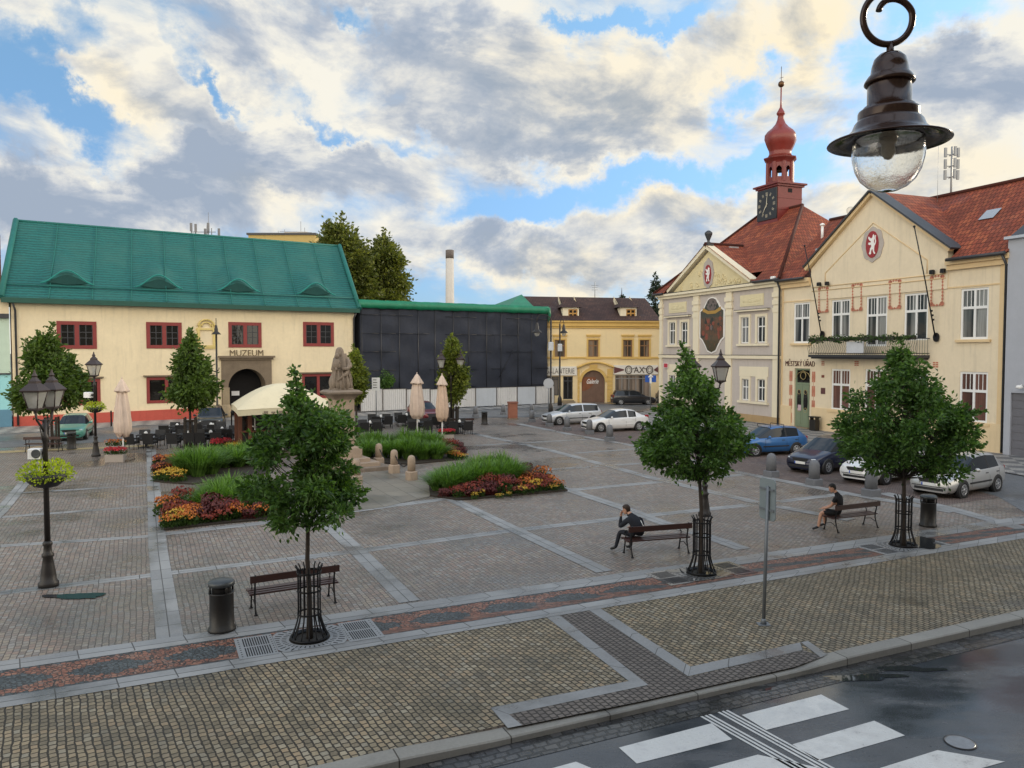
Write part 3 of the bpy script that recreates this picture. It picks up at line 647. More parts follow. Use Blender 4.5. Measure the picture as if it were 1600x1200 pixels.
# portal with a round arch
b = MB(); n = 20
arc = [(ARC-ARR*cos(pi*k/n), zSP+ARR*sin(pi*k/n)) for k in range(n+1)]
outer = [(PX0, 0), (ARX0, 0)]+arc+[(ARX1, 0), (PX1, 0), (PX1, PZ), (PX0, PZ)]
for y in (-.16,):
    for k in range(n):
        a, c = arc[k], arc[k+1]; b.poly([(a[0],y,a[1]), (c[0],y,c[1]), (c[0],y,PZ), (a[0],y,PZ)]); b.poly([(a[0],y,a[1]), (a[0],1.2,a[1]), (c[0],1.2,c[1]), (c[0],y,c[1])])
b.box(PX0, ARX0, -.16, 1.2, 0, zSP); b.box(ARX1, PX1, -.16, 1.2, 0, zSP); b.box(PX0, ARX0, -.16, .3, zSP, PZ); b.box(ARX1, PX1, -.16, .3, zSP, PZ)
b.box(PX0-.12, PX1+.12, -.28, .1, PZ, PZ+.16); b.box(PX0-.24, PX1+.24, -.40, .1, PZ+.16, PZ+.32)
b.build('portal', DSTONE, mus)
for x in (PX0+.3, PX1-.3): b = MB(); b.lathe([(.42, 0), (.42, .25), (.36, .9), (.30, 1.05)], 14, 0, (x, -.2, 0)); b.box(x-.26, x+.26, -.3, -.165, 1.0, zSP); b.build('pilaster', STONE, mus)
b = MB(); b.box(PX0+.1, PX1-.1, 1.2, 1.3, 0, PZ-.05); b.build('gateway', BLACK, mus)
lettering('sign_lettering', 'MUZEUM', mat('bronze_letters', (.13, .085, .045), .5, .1), mus, (FM.px(359, 551.5)[0]+FM.px(411, 551.5)[0])/2, -.05, FM.px(385, 551.5)[1], FM.px(411, 551)[0]-FM.px(359, 551)[0], .50, .03, -.012)
b = MB(); r = FM.rect(362, 611, 374, 618, 1.1); b.box(r[0], r[1], 1.1, 1.13, r[2], r[3]); b.build('notice_board', mat('white_board', (.8,.8,.8), .5, 0), mus)
# stucco niche
b = MB(); r = FM.rect(307.7, 499, 336.4, 543); x0, x1, z0, z1 = r; xm = (x0+x1)/2; zt = z0+(z1-z0)*.62
for a in ((x0, x0+.2, z0, zt), (x1-.2, x1, z0, zt), (x0+.2, x1-.2, z0, z0+.18), (x0-.08, x1+.08, zt, zt+.14), (x0+.1, x0+.28, zt+.14, z1-.35), (x1-.28, x1-.1, zt+.14, z1-.35)): b.box(a[0], a[1], -.12, 0, a[2], a[3])
for rr, yy in ((.62, -.13), (.36, -.06)):
    pts = [(xm+rr*cos(pi*k/10), -.02+yy, z1-.55+rr*.85*sin(pi*k/10)) for k in range(11)]; b.tube(pts, .07, 6)
b.box(x0+.05, x1-.05, -.10, 0, z0-.1, z0)
b.build('niche', mat('ochre_stucco', (.66, .52, .20), .8, .1), mus)
# roof under netting
b = MB(); ov = .55
xl, xr = FM.px(1, 464, -.55)[0], W+.25
xrl, xrr = FM.px(25, 352, Dr)[0], FM.px(530, 378, Dr)[0]; zR = (FM.px(25, 353, Dr)[1]+FM.px(530, 378, Dr)[1])/2
e0 = (xl, -ov, zE-.1); e1 = (xr, -ov, zE-.1); r0 = (xrl, Dr, zR); r1 = (xrr, Dr, zR)
RN = 40; RM = 26
eyes = [FM.px(104, 430, 1.4)[0], FM.px(245.5, 435, 1.4)[0], FM.px(369, 438, 1.4)[0], FM.px(489, 441, 1.4)[0]]
def roofpt(x, t, lift=True):
    p = V(((xl+(xr-xl)*x)*(1-t)+(xrl+(xrr-xrl)*x)*t, -ov+(Dr+ov)*t, zE-.1+(zR-zE+.1)*t))
    p.z += -.16*sin(pi*min(1, t*1.0))*1.0*(1 if t < 1 else 0)
    return p
NX, NT = 240, 40
vs = []; 
for j in range(NT+1):
    t = j/NT
    for i in range(NX+1):
        p = roofpt(i/NX, t); bump = 0
        p.z += .03*sin(p.x*2.3+t*9)*sin(t*21+p.x*.4)*sin(pi*t)
        for k, ex in enumerate(eyes):
            dx = (p.x-ex)/1.75
            if abs(dx) < 1 and .20 <= t <= .62:
                q = (.5+.5*cos(pi*dx))
                bump = max(bump, .95*q*max(0, 1-(t-.20)/.40)**1.2)
        p.z += bump
        vs.append(p)
for j in range(NT):
    for i in range(NX):
        q = [j*(NX+1)+i, j*(NX+1)+i+1, (j+1)*(NX+1)+i+1, (j+1)*(NX+1)+i]
        P = [vs[a] for a in q]; b.poly([tuple(p) for p in P], 0, [(p.x, (p.y+p.z)*.75) for p in P], True)
b.poly([r0, r1, (xr, 12+ov, zE-.1), (xl, 12+ov, zE-.1)], 0, [(0,0),(W,0),(W,9),(0,9)])
b.poly([e0, r0, (xl, 12+ov, zE-.1)], 0, [(0,0),(6,6),(12,0)]); b.poly([e1, (xr, 12+ov, zE-.1), r1], 0, [(0,0),(6,6),(12,0)])
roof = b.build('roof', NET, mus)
b = MB()
for k in range(1, 10):
    x = k/10+.012*sin(k*7); pts = []
    for j in range(0, 21):
        p = roofpt(x, j/20); p.y -= .03; p.z += .06
        for ex in eyes:
            dx = (p.x-ex)/1.75; t = j/20
            if abs(dx) < 1 and .20 <= t <= .62: p.z += .95*(.5+.5*cos(pi*dx))*max(0, 1-(t-.20)/.40)**1.2
        pts.append(p)
    b.tube(pts, .032, 5)
b.tube([V(e0)+V((0, -.06, .05)), V(r0)+V((0, -.06, .06))], .2, 6); b.tube([V(e1)+V((0, -.06, .05)), V(r1)+V((0, -.06, .06))], .2, 6); b.tube([r0, r1], .12, 6)
b.tube([V(e0)+V((0, 1.0, 1.02)), V(e1)+V((0, 1.0, 1.02))], .05, 5)
b.build('net_seams', NET2, roof)
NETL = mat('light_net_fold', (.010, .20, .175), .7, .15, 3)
for ex in eyes:      # eyebrow dormers: shade in the mouths put into the colour, crests a lighter green
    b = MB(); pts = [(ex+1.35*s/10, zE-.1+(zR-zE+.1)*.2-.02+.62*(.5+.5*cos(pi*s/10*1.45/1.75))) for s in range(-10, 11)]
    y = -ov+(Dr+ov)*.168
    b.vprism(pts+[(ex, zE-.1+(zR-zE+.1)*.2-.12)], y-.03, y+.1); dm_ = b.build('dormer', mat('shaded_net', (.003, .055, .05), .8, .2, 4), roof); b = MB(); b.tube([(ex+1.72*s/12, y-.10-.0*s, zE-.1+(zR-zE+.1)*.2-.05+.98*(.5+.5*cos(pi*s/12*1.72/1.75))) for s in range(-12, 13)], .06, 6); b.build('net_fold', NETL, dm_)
b = MB(); b.box(xl, xr, -ov-.12, -ov+.05, zE-.42, zE-.06, 0); b.box(-.2, W+.1, -ov+.05, 0, zE-.42, zE-.3, 0); b.build('gutter', mat('green_wrapped_eave', (.008, .07, .05), .6, .2), roof)
b = MB(); b.tube([(.1, -.5, zE-.4), (.25, -.16, zE-.95), (.25, -.16, .1)], .075, 8); b.build('downpipe', DARKM, mus); b = MB(); b.tube([(W-.05, -.5, zE-.4), (W-.12, -.16, zE-.9), (W-.12, -.16, .1)], .075, 8); b.build('downpipe', DARKM, mus)

# ------------------------------------------------------------------ turquoise neighbour at the left edge
FN = Fac(FM.world(-26, 0), FM.world(-.12, 0)); WN = FN.W
nb = thing('town_house', 'pale green and turquoise house at the left edge beside the museum', 'house', FN.P0, FN.rz)
zt = FM.px(8, 497)[1]; zm = FM.px(8, 583)[1]; zb = FM.px(8, 640)[1]
wn = [(x, x+1.1, zm+1.0, zm+2.6) for x in (2.5, 6.5, 10.5, 14.5, 18.5)]; wl = [(x, x+2.2, 1.3, 3.0) for x in (3, 9, 15)]
b = MB(); wall(b, 0, WN, zm, zt, wn); b.build('upper_wall', mat('pale_green_plaster', (.52, .64, .52), .85, .06, streak=.1), nb)
b = MB(); wall(b, 0, WN, zb, zm-.1, wl); b.build('lower_wall', mat('turquoise_plaster', (.33, .66, .68), .85, .06, streak=.1), nb)
b = MB(); b.box(0, WN, -.06, .2, 0, zb); b.build('plinth', mat('blue_plinth', (.12, .26, .36), .8, .12), nb)
b = MB(); b.box(0, WN, -.12, 0, zm-.1, zm); b.box(0, WN, -.25, .1, zt, zt+.3); b.build('cornice', DARKM, nb)
b = MB(); b.box(0, WN, -.1, .5, zt+.3, zt+1.5); b.build('attic_wall', CREAM, nb)
for r in wn: window(nb, r, .08, WHITEF, GL_D, .08, 1, .7)
for r in wl: window(nb, r, .08, WHITEF, GL_D, .08, 1)
b = MB(); roof_poly(b, [(0, -.4, zt+1.4), (WN-.4, -.4, zt+1.4), (WN-.4, 6, zt+6.5), (0, 6, zt+6.5)]); roof_poly(b, [(0, 6, zt+6.5), (WN-.4, 6, zt+6.5), (WN-.4, 12, zt+1.5), (0, 12, zt+1.5)])
b.build('roof', TILE_OLD, nb)
b = MB(); b.poly([(0,12,0),(0,12,zt+1.5),(WN,12,zt+1.5),(WN,12,0)]); b.poly([(WN,.2,0),(WN,12,0),(WN,12,zt+1.5),(WN,.2,zt+1.5)]); b.build('rear_wall', CREAM, nb)

# ------------------------------------------------------------------ house under dark scaffold netting
fa = G(560, 645); fb = G(857, 632); FB = Fac(fa, fb)
sb = thing('netted_building', 'building under repair hung with dark scaffold netting and a green tarpaulin edge', 'building', FB.P0, FB.rz)
WB = FB.W; yb = 1.4
zT = (FB.px(563, 484, yb)[1]+FB.px(850, 484, yb)[1])/2; xB0 = FB.px(563, 560, yb)[0]; xB1 = FB.px(855, 560, yb)[0]
b = MB(); b.box(xB0+.1, xB1-.1, yb+.6, yb+10, 0, zT-.2); b.build('wall', mat('raw_render', (.25, .23, .2), .9, .2), sb)
b = MB(); nx, nz = 52, 24
def netp(i, j):
    x = xB0+(xB1-xB0)*i/nx; z = .3+(zT-.3)*j/nz
    return (x, yb+.07*sin(i*2*pi/4)*(.5+.5*sin(j*1.3+i))-.05*sin(j*.9+i*.35), z)
gp = [netp(i, j) for j in range(nz+1) for i in range(nx+1)]
b.add(gp, [(j*(nx+1)+i, j*(nx+1)+i+1, (j+1)*(nx+1)+i+1, (j+1)*(nx+1)+i) for j in range(nz) for i in range(nx)], 0, True)
b.poly([(xB1, yb, .3), (xB1, yb+9, .3), (xB1, yb+9, zT), (xB1, yb, zT)]); b.poly([(xB0, yb, .3), (xB0, yb+9, .3), (xB0, yb+9, zT), (xB0, yb, zT)])
b.build('scaffold_net', mat('black_scaffold_net', (.019, .024, .040), .7, .35, .8, bump=.5, bs=4), sb)
b = MB(); rr_ = random.Random(5)
for k in range(12):
    x = xB0+.1+(xB1-xB0-.2)*k/11; b.tube([(x+.1*sin(k*3), yb-.14, 0), (x+.1*sin(k*3), yb-.14, zT)], .03, 5)
for k in range(5):
    z = 2.0+k*(zT-2.2)/4.3
    for i in range(12):
        if rr_.random() < .6: x = xB0+(xB1-xB0)*i/12; b.tube([(x, yb-.15, z), (x+(xB1-xB0)/12, yb-.15, z+rr_.uniform(-.02, .02))], .026, 5)
b.tube([(xB0+(xB1-xB0)*.71, yb-.2, 2.8), (xB0+(xB1-xB0)*.79, yb-.2, 5.6)], .03, 5)
b.build('scaffold_poles', mat('dull_steel_tube', (.005, .006, .009), .5, .3, 2), sb)
b = MB(); nx = 60; rings = []
for i in range(nx+1):
    x = xB0-.15+(xB1-xB0+.3)*i/nx; w = .03*sin(i*1.7)+.025*sin(i*.63)
    rings.append([(x, yb-.22+w*.4, zT-.12+w), (x, yb-.24, zT+.3), (x, yb-.02+w, zT+.62+w*.5), (x, yb+1.2, zT+.66+w), (x, yb+1.2, zT+.3), (x, yb-.1, zT-.1)])
b.loft(rings, 0, True, True)
pk = (FB.px(815, 460, 6)[0], 6, FB.px(815, 460, 6)[1]); 
b.poly([(xB1-4.2, yb+1, zT+.55), (xB1-1.2, yb+.6, zT+.55), pk], 0, None, True); b.poly([(xB1-1.2, yb+.6, zT+.55), (xB1+.2, 8, zT+.4), pk]); b.poly([(xB1-4.2, yb+1, zT+.55), pk, (xB1-4.2, 9, zT+.3)]); b.poly([(xB1+.2, 8, zT+.4), (xB1-4.2, 9, zT+.3), pk])
b.tube([(xB1+.05, yb-.1, zT+.5), (xB1+.18, yb-.05, zT-.2), (xB1+.12, yb, zT-1.0)], [.2, .22, .06], 6)
b.build('tarpaulin', TARP, sb)
b = MB(); roof_poly(b, [(xB0, yb+1, zT+.5), (xB1, yb+1, zT+.5), (xB1, yb+5.5, zT+.62), (xB0, yb+5.5, zT+.62)]); b.build('roof', TARP, sb)
# hoarding: framed panels of white trapezoid sheet
hf = thing('site_hoarding', 'white corrugated metal hoarding standing before the dark netted building', 'fence', FB.P0, FB.rz)
edges = [563, 598, 635, 672, 712.5, 743, 776, 808, 837, 866]; WHS = mat('white_sheet_metal', (.62, .61, .60), .45, .08, .8, streak=.25); GLV = mat('flat_grey_sheet', (.50, .53, .57), .4, .1, .8, streak=.2)
for k in range(len(edges)-1):
    x0, x1 = FB.px(edges[k], 620)[0]+.04, FB.px(edges[k+1], 620)[0]-.04; zt_ = FB.px((edges[k]+edges[k+1])/2, 608-max(0, k-3)*.9)[1]; b = MB()
    flat = k in (5, 7); m_ = GLV if flat else WHS
    nr = 11; prof = []
    for i in range(nr):
        xa = x0+(x1-x0)*i/nr; w_ = (x1-x0)/nr; dd = 0 if flat else .045
        prof += [(xa, 0), (xa+w_*.62, 0), (xa+w_*.70, dd), (xa+w_*.92, dd)]
    prof.append((x1, 0))
    b.add([(x, y, .12) for x, y in prof]+[(x, y, zt_) for x, y in prof], [(i, i+1, len(prof)+i+1, len(prof)+i) for i in range(len(prof)-1)], 0)
    pn = b.build('panel', m_, hf)
    b = MB(); b.box(x0-.05, x0, -.05, .05, 0, zt_+.03); b.box(x1, x1+.04, -.05, .05, 0, zt_+.03); b.box(x0, x1, -.02, .07, zt_, zt_+.03); b.build('post', mat('rusty_post', (.10, .085, .075), .6, .3), pn)
    b = MB(); b.box(x0-.25, x0+.35, -.2, .2, 0, .12); b.build('foot', mat('concrete_foot', (.10, .095, .09), .9, .2), pn)

# ------------------------------------------------------------------ yellow shop house
FY = Fac(G(852, 629.5), G(1040, 628.5))
yh = thing('shop_house', 'yellow two storey shop house with brown tiled roof, two dormers and an arched gate', 'house', FY.P0, FY.rz)
WY = FY.W; zY = FY.px(940, 503)[1]; xa0 = 0
upw = [FY.rect(*q) for q in ((866.5,531,883,558), (919,531,935,558), (973.5,531,988,558), (999.5,531,1014.5,558))]
door = FY.rect(880, 588, 895, 624); gx0, gx1 = FY.px(909, 610)[0], FY.px(945, 610)[0]; gz1 = FY.px(927, 578.7)[1]; gr = (gx1-gx0)/2; gc = (gx0+gx1)/2; gsp = gz1-gr
sw = FY.rect(961, 586, 1015.5, 622); sw2 = FY.rect(854, 588, 873, 618)
b = MB(); zbelt = FY.px(940, 559)[1]
wall(b, -2.2, WY+6, 0, zY, upw+[door, (gx0-.02, gx1+.02, -.05, gz1+.02), sw, sw2], 0, .25)
n = 16; arc = [(gc-gr*cos(pi*k/n), gsp+gr*sin(pi*k/n)) for k in range(n+1)]
for k in range(n): a, c = arc[k], arc[k+1]; b.poly([(a[0],-.003,a[1]), (c[0],-.003,c[1]), (c[0],-.003,gz1+.06), (a[0],-.003,gz1+.06)])
for q in ([(-2.2,0,0),(-2.2,0,zY),(-2.2,9,zY),(-2.2,9,0)], [(WY+6,0,0),(WY+6,9,0),(WY+6,9,zY),(WY+6,0,zY)], [(-2.2,9,0),(-2.2,9,zY),(WY+6,9,zY),(WY+6,9,0)]): b.poly(q)
b.build('wall', YELLOW, yh)
b = MB()
b.box(-2.3, WY+6.1, -.45, 0, zY-.05, zY+.12); b.box(-2.25, WY+6.05, -.28, 0, zY-.45, zY-.05); b.box(-2.22, WY+6.02, -.14, 0, zY-.65, zY-.45); b.box(-2.2, WY+6, -.1, 0, zbelt-.08, zbelt+.1)
for r in upw:
    x0, x1, z0, z1 = r
    b.box(x0-.16, x0, -.06, 0, z0-.12, z1+.16); b.box(x1, x1+.16, -.06, 0, z0-.12, z1+.16); b.box(x0, x1, -.06, 0, z1, z1+.16); b.box(x0-.25, x1+.25, -.12, 0, z0-.2, z0-.12)
    b.box(x0-.22, x1+.22, -.16, 0, z1+.42, z1+.55); b.box(x0-.16, x1+.16, -.10, 0, z1+.30, z1+.42)
xg0, xg1 = FY.px(902.5, 600)[0], FY.px(957, 600)[0]
for x0, x1 in ((xg0, gx0-.25), (gx1+.25, xg1)):
    for k in range(8): b.box(x0, x1, -.10, 0, .05+k*.44, .05+k*.44+.40)
rings = []
for rr, yy in ((gr+.02, -.12), (gr+.30, -.12), (gr+.30, 0)): rings.append([(gc-rr*cos(pi*k/n), yy, gsp+rr*sin(pi*k/n)) for k in range(n+1)])
b.loft(rings, 0, False, False, closed=False)
zc = FY.px(930, 566)[1]; seg = [(xg0-.1+(xg1-xg0+.2)*k/12, -.22, zc-.55+.55*sin(pi*k/12)) for k in range(13)]; b.tube(seg, .13, 6); b.box(gc-.4, gc+.4, -.16, 0, gz1+.28, gz1+.6)
b.build('cornice', YTRIM, yh)
for r in upw: window(yh, r, .06, mat('brown_window_paint', (.26, .13, .05), .5, .1), glass_mat('brown_curtain_pane', (.05,.04,.03), .12, (.38, .28, .20), 14, .8), .09, 1, .66)
b = MB(); b.box(gx0, gx1, .2, .28, 0, gz1)
for k in range(9): b.box(gx0+(gx1-gx0)*k/9+.01, gx0+(gx1-gx0)*(k+1)/9-.01, .17, .2, .05, gz1-.02)
gt = b.build('gate', mat('brown_gate_wood', (.17, .10, .07), .6, .25, 2, streak=.2), yh)
b = MB(); pts = [(gx0+.06, 1.2)]+[(gx0+.06+1.15*sin(pi/2*k/8), 2.7-.1-1.3*(1-cos(pi/2*k/8))+.0) for k in range(9)]; pts = [(gx0+.06, 2.7), (gx0+1.5, 2.65), (gx0+1.42, 2.2), (gx0+1.2, 1.8), (gx0+.8, 1.45), (gx0+.4, 1.25), (gx0+.06, 1.2)]
b.vprism(pts[::-1], .150, .168); b.build('painted_panel', mat('rust_panel', (.22, .075, .03), .6, .3, 3), gt)
lettering('gate_script', 'Galerie', mat('white_letters', (.85, .83, .8), .5, 0), gt, gc-.05, .14, gz1-1.15, 1.25, .5, .015, .01, .45)
window(yh, door, .1, DARKM, GL_D, .1, 1, .8, name='shop_door')
f = window(yh, sw, .05, mat('steel_shop_frame', (.35, .34, .33), .4, .1, metal=.4), glass_mat('shop_pane', (.05, .045, .04), .06, (.42, .33, .26), 3.2, .8, (.42, .58)), .08, 4, .85, name='shop_window')
window(yh, sw2, .05, DARKM, glass_mat('shop_pane_dim', (.05, .045, .04), .06, (.30, .26, .22), 4, .7), .08, 1, .85, name='shop_window')
b = MB(); q = MB(); rr_ = random.Random(3)
b.box(door[0]-.2, door[1]+.2, -.5, 0, 0, .14); b.box(door[0]-.1, door[1]+.1, -.25, 0, .14, .28); b.build('step', STONE, yh)
SIGNW = mat('cream_sign_board', (.78, .74, .66), .5, .05)
r = FY.rect(856.8, 572.5, 901, 586.5); b = MB(); b.box(r[0]-.6, r[1], -.16, 0, r[2], r[3]); s_ = b.build('shop_sign', SIGNW, yh); LET = mat('dark_brown_letters', (.045, .03, .025), .5, 0)
lettering('sign_lettering', 'GALANTERIE', LET, s_, (r[0]+r[1])/2-.28, -.18, (r[2]+r[3])/2, 3.0, .56, .012, -.012)
r = FY.rect(958.5, 570.5, 1028, 585); b = MB(); b.box(r[0], r[1], -.18, 0, r[2], r[3]); s_ = b.build('shop_sign', SIGNW, yh)
zc = (r[2]+r[3])/2; cx = FY.px(998, 577)[0]
b = MB(); 
for x in (cx-1.12, cx+1.12):
    for rr, t in ((.37, .05), (.2, .02)): b.tube([(x+rr*.9*cos(2*pi*k/18), -.2, zc+rr*1.1*sin(2*pi*k/18)) for k in range(19)], t, 5, 0, False)
b.tube([(cx-.72, -.2, zc+.1), (cx-.4, -.2, zc+.2)], .03, 5); b.tube([(cx+.4, -.2, zc+.2), (cx+.72, -.2, zc+.1)], .03, 5); b.build('spectacle_emblem', LET, s_)
lettering('sign_lettering', 'AX', LET, s_, cx, -.195, zc, 1.15, .62, .012, .0)
b = MB(); MAR = mat('maroon_wedge', (.13, .045, .045), .6, .1)
b.vprism([(r[0]+.03, zc-.38), (cx-1.6, zc-.05), (cx-1.6, zc+.05), (r[0]+.03, zc+.32)][::1], -.2, -.182); b.vprism([(cx+1.6, zc-.05), (r[1]-.03, zc-.3), (r[1]-.03, zc+.34), (cx+1.6, zc+.05)], -.2, -.182); b.build('sign_wedge', MAR, s_)
# roof with dormers
zr = FY.px(1005, 466, 5)[1]+.0; xrr = FY.px(1008, 467, 5)[0]; xer = FY.px(1028, 503, -.3)[0]
b = MB(); roof_poly(b, [(-2.5, -.5, zY+.12), (xer+.3, -.5, zY+.12), (xrr, 5, zr), (-2.5, 5, zr+.15)]); roof_poly(b, [(-2.5, 5, zr+.15), (xrr, 5, zr), (xer+.3, 10, zY), (-2.5, 10, zY)]); roof_poly(b, [(xer+.3, -.5, zY+.12), (xer+.3, 10, zY), (xrr, 5, zr)])
rf = b.build('roof', TILE_BROWN, yh)
for u0, u1, wu0, wu1, ul in ((879, 906, 888, 902.5, 872), (969, 996, 978.5, 993, 962)):
    rw = FY.rect(wu0, 483, wu1, 496.5, .6); x0 = FY.px(u0, 495, .6)[0]; x1 = FY.px(u1-1.5, 495, .6)[0]; z1 = rw[3]+.18; b = MB()
    wall(b, x0, x1, zY+.4, z1, [rw], .6, .2); b.poly([(x0,.6,zY+.4),(x0,4,zY+3.0),(x0,4,z1),(x0,.6,z1)]); b.poly([(x1,.6,zY+.4),(x1,4,zY+3.0),(x1,4,z1),(x1,.6,z1)])
    d = b.build('dormer', TRIM, rf); window(d, rw, .65, mat('ochre_window_paint', (.48, .25, .06), .5, .1), GL_D, .12, 1, .5)
    xm = (x0+x1)/2; b = MB(); roof_poly(b, [(x0-.3, .35, z1), (x1+.3, .35, z1), (x1-.4, 2.0, z1+1.0), (x0+.4, 2.0, z1+1.0)]); roof_poly(b, [(x1+.3, .35, z1), (x1+.3, 4.4, z1), (x1-.4, 4.2, z1+1.0), (x1-.4, 2.0, z1+1.0)]); roof_poly(b, [(x0-.3, 4.4, z1), (x0-.3, .35, z1), (x0+.4, 2.0, z1+1.0), (x0+.4, 4.2, z1+1.0)]); roof_poly(b, [(x0+.4, 2.0, z1+1.0), (x1-.4, 2.0, z1+1.0), (x1-.4, 4.2, z1+1.0), (x0+.4, 4.2, z1+1.0)]); b.build('dormer_roof', TILE_BROWN, d)
# ------------------------------------------------------------------ town hall: one straight street front in two wings
FT = Fac(G(1031, 641), G(1571, 710.5))
XJ = FT.px(1220.5, 600)[0]; WT = FT.W
def lion(name, parent, cx, cz, w, h, y, m):
    """rampant lion in flat relief: head, mane, body, double tail, four paws"""
    P = [(.30,1.0),(.38,.94),(.42,.86),(.52,.80),(.72,.84),(.90,.92),(.96,.84),(.80,.72),(.60,.66),(.66,.60),(.88,.62),(.95,.54),(.78,.48),(.58,.50),(.56,.38),(.70,.30),(.72,.16),(.84,.06),(.72,.0),(.56,.04),(.58,.16),(.50,.24),(.38,.26),(.34,.14),(.22,.02),(.06,.0),(.10,.08),(.20,.14),(.20,.30),(.16,.42),(.04,.50),(-.02,.64),(.06,.80),(.0,.92),(.12,.94),(.16,.80),(.10,.66),(.14,.56),(.22,.54),(.24,.66),(.18,.76),(.20,.90)]
    b = MB(); b.vprism([(cx+(.5-x)*w, cz+(z-.5)*h) for x, z in P], y-.02, y); return b.build(name, m, parent)
def ell(mb, cx, cz, rx, rz, y0, y1, mi=0, n=28, wob=0):
    mb.vprism([(cx+rx*(1+wob*cos(8*2*pi*k/n))*cos(2*pi*k/n), cz+rz*(1+wob*cos(8*2*pi*k/n))*sin(2*pi*k/n)) for k in range(n)], y0, y1, mi)
WLION = mat('white_relief', (.82, .80, .77), .6, 0); CREST = mat('crest_red', (.30, .025, .03), .6, .1)
gw = thing('town_hall', 'lilac grey and cream town hall with pediment, painted panel and red clock tower', 'town hall', FT.P0, FT.rz)
zC = (FT.px(1028, 463)[1]+FT.px(1216, 440)[1])/2; zB = FT.px(1125, 557)[1]; zPl = FT.px(1190, 650)[1]
uw = [FT.rect(*q) for q in ((1046,503.6,1055.5,538), (1064.7,503,1075,538), (1158,495.6,1170.5,536), (1183.5,494.5,1196.4,535))]
lw = [FT.rect(*q) for q in ((1046,586,1055.5,620), (1064.7,588,1075,622), (1159.4,592,1170.5,625), (1184,592.5,1196,627))]
b = MB(); wall(b, 0, XJ, 0, zC, uw+lw, 0, .22)
b.poly([(0,0,0),(0,0,zC),(0,14,zC),(0,14,0)]); b.poly([(0,14,0),(0,14,zC),(XJ,14,zC),(XJ,14,0)]); b.poly([(XJ,0,0),(XJ,14,0),(XJ,14,zC),(XJ,0,zC)])
b.build('wall', GREYPL, gw)
b = MB()
pil = [(0, FT.px(1035.5, 560)[0]), (FT.px(1084, 560)[0], FT.px(1092.5, 560)[0]), (FT.px(1134.7, 560)[0], FT.px(1144, 560)[0]), (FT.px(1209, 560)[0], FT.px(1219.5, 560)[0])]
for x0, x1 in pil:
    b.box(x0, x1, -.12, 0, .02, zB-.15); b.box(x0, x1, -.12, 0, zB+.1, zC-.35)
    for k in range(3): b.box(x0-.04-.02*k, x1+.04+.02*k, -.16-.02*k, -.0, zC-2.2+k*.55, zC-2.2+k*.55+.34)
b.box(-.12, XJ+.02, -.22, 0, zC-.35, zC-.12); b.box(-.3, XJ+.05, -.42, 0, zC-.12, zC+.08); b.box(-.04, XJ, -.17, 0, zB-.15, zB+.10)
for r in uw+lw:
    x0, x1, z0, z1 = r; b.box(x0-.2, x0, -.07, 0, z0-.05, z1+.2); b.box(x1, x1+.2, -.07, 0, z0-.05, z1+.2); b.box(x0, x1, -.07, 0, z1, z1+.2)
for a, c in ((0, 1), (2, 3)):
    for ws, k in ((uw, 0), (lw, 1)):
        x0, x1, z1 = ws[a][0]-.3, ws[c][1]+.3, ws[a][3]
        if k == 0: b.box(x0-.15, x1+.15, -.30, 0, z1+.42, z1+.54)
        else: b.box(x0, x1, -.05, 0, z1+.21, z1+.95)
        b.box(x0-.1, x1+.1, -.16, 0, ws[a][2]-.22, ws[a][2]-.06)
b.build('trim', TRIM, gw)
b = MB(); b.box(-.2, XJ-.0, -.16, 0, 0, .02+zPl-.0); b.build('plinth', mat('tan_plinth', (.42, .29, .15), .8, .15, 1.0, streak=.3), gw)
b = MB(); b.box(-.32, XJ+.02, -.44, -.0, zC+.08, zC+.13); b.box(-.05, XJ, -.19, 0, zB+.10, zB+.14)
for a, c in ((0, 1), (2, 3)): b.box(uw[a][0]-.5, uw[c][1]+.5, -.33, 0, uw[a][3]+.54, uw[a][3]+.57)
b.build('flashing', DARKM, gw)
for r in uw+lw: window(gw, r, .06, WHITEF, GL_C, .07, 1, .62)
for q in ((1045.6,472.4,1072.8,488.5), (1157,460,1193.6,478)):
    b = MB(); r = FT.rect(*q); b.box(r[0], r[1], -.04, 0, r[2], r[3]); b.box(r[0]+.12, r[1]-.12, -.055, -.04, r[2]+.12, r[3]-.12)
    for k in range(9): ell(b, r[0]+.4+(r[1]-r[0]-.8)*k/8, (r[2]+r[3])/2, .11, .2-.02*abs(k-4), -.085, -.055, 0, 8)
    b.build('stucco_panel', mat('ivory_stucco', (.72, .64, .42), .8, .08), gw)
# pediment
A0 = FT.px(1052, 461); A1 = FT.px(1172.7, 447.5); AP = FT.px(1108.5, 388)
zp = zC+.14; px0, px1, pax, paz = A0[0], A1[0], (A0[0]+A1[0])/2, AP[1]
b = MB(); b.vprism([(px0, zp), (px1, zp), (pax, paz-.25)], -.05, .3); 
rr_ = random.Random(2)
for k in range(46):
    t = rr_.random(); x = px0+.9+(px1-px0-1.8)*t; zz = zp+.25+rr_.random()*max(.1, (paz-zp)*(1-abs(2*t-1))-1.2)
    if abs(x-pax) > .8: b.tube([(x+.16*cos(a*.9+k), -.06, zz+.16*sin(a*.9+k)) for a in range(6)], .035, 4)
b.build('pediment', mat('pediment_stucco', (.70, .60, .36), .8, .1), gw)
b = MB()
def rake(mb, xa, za, xb, zb_, w, y0, y1, mi=0):
    d = V((xb-xa, zb_-za)).normalized(); n = V((-d.y, d.x))
    if n.y < 0: n = -n
    mb.vprism([(xa, za), (xb, zb_), (xb+n.x*w, zb_+n.y*w), (xa+n.x*w, za+n.y*w)], y0, y1, mi)
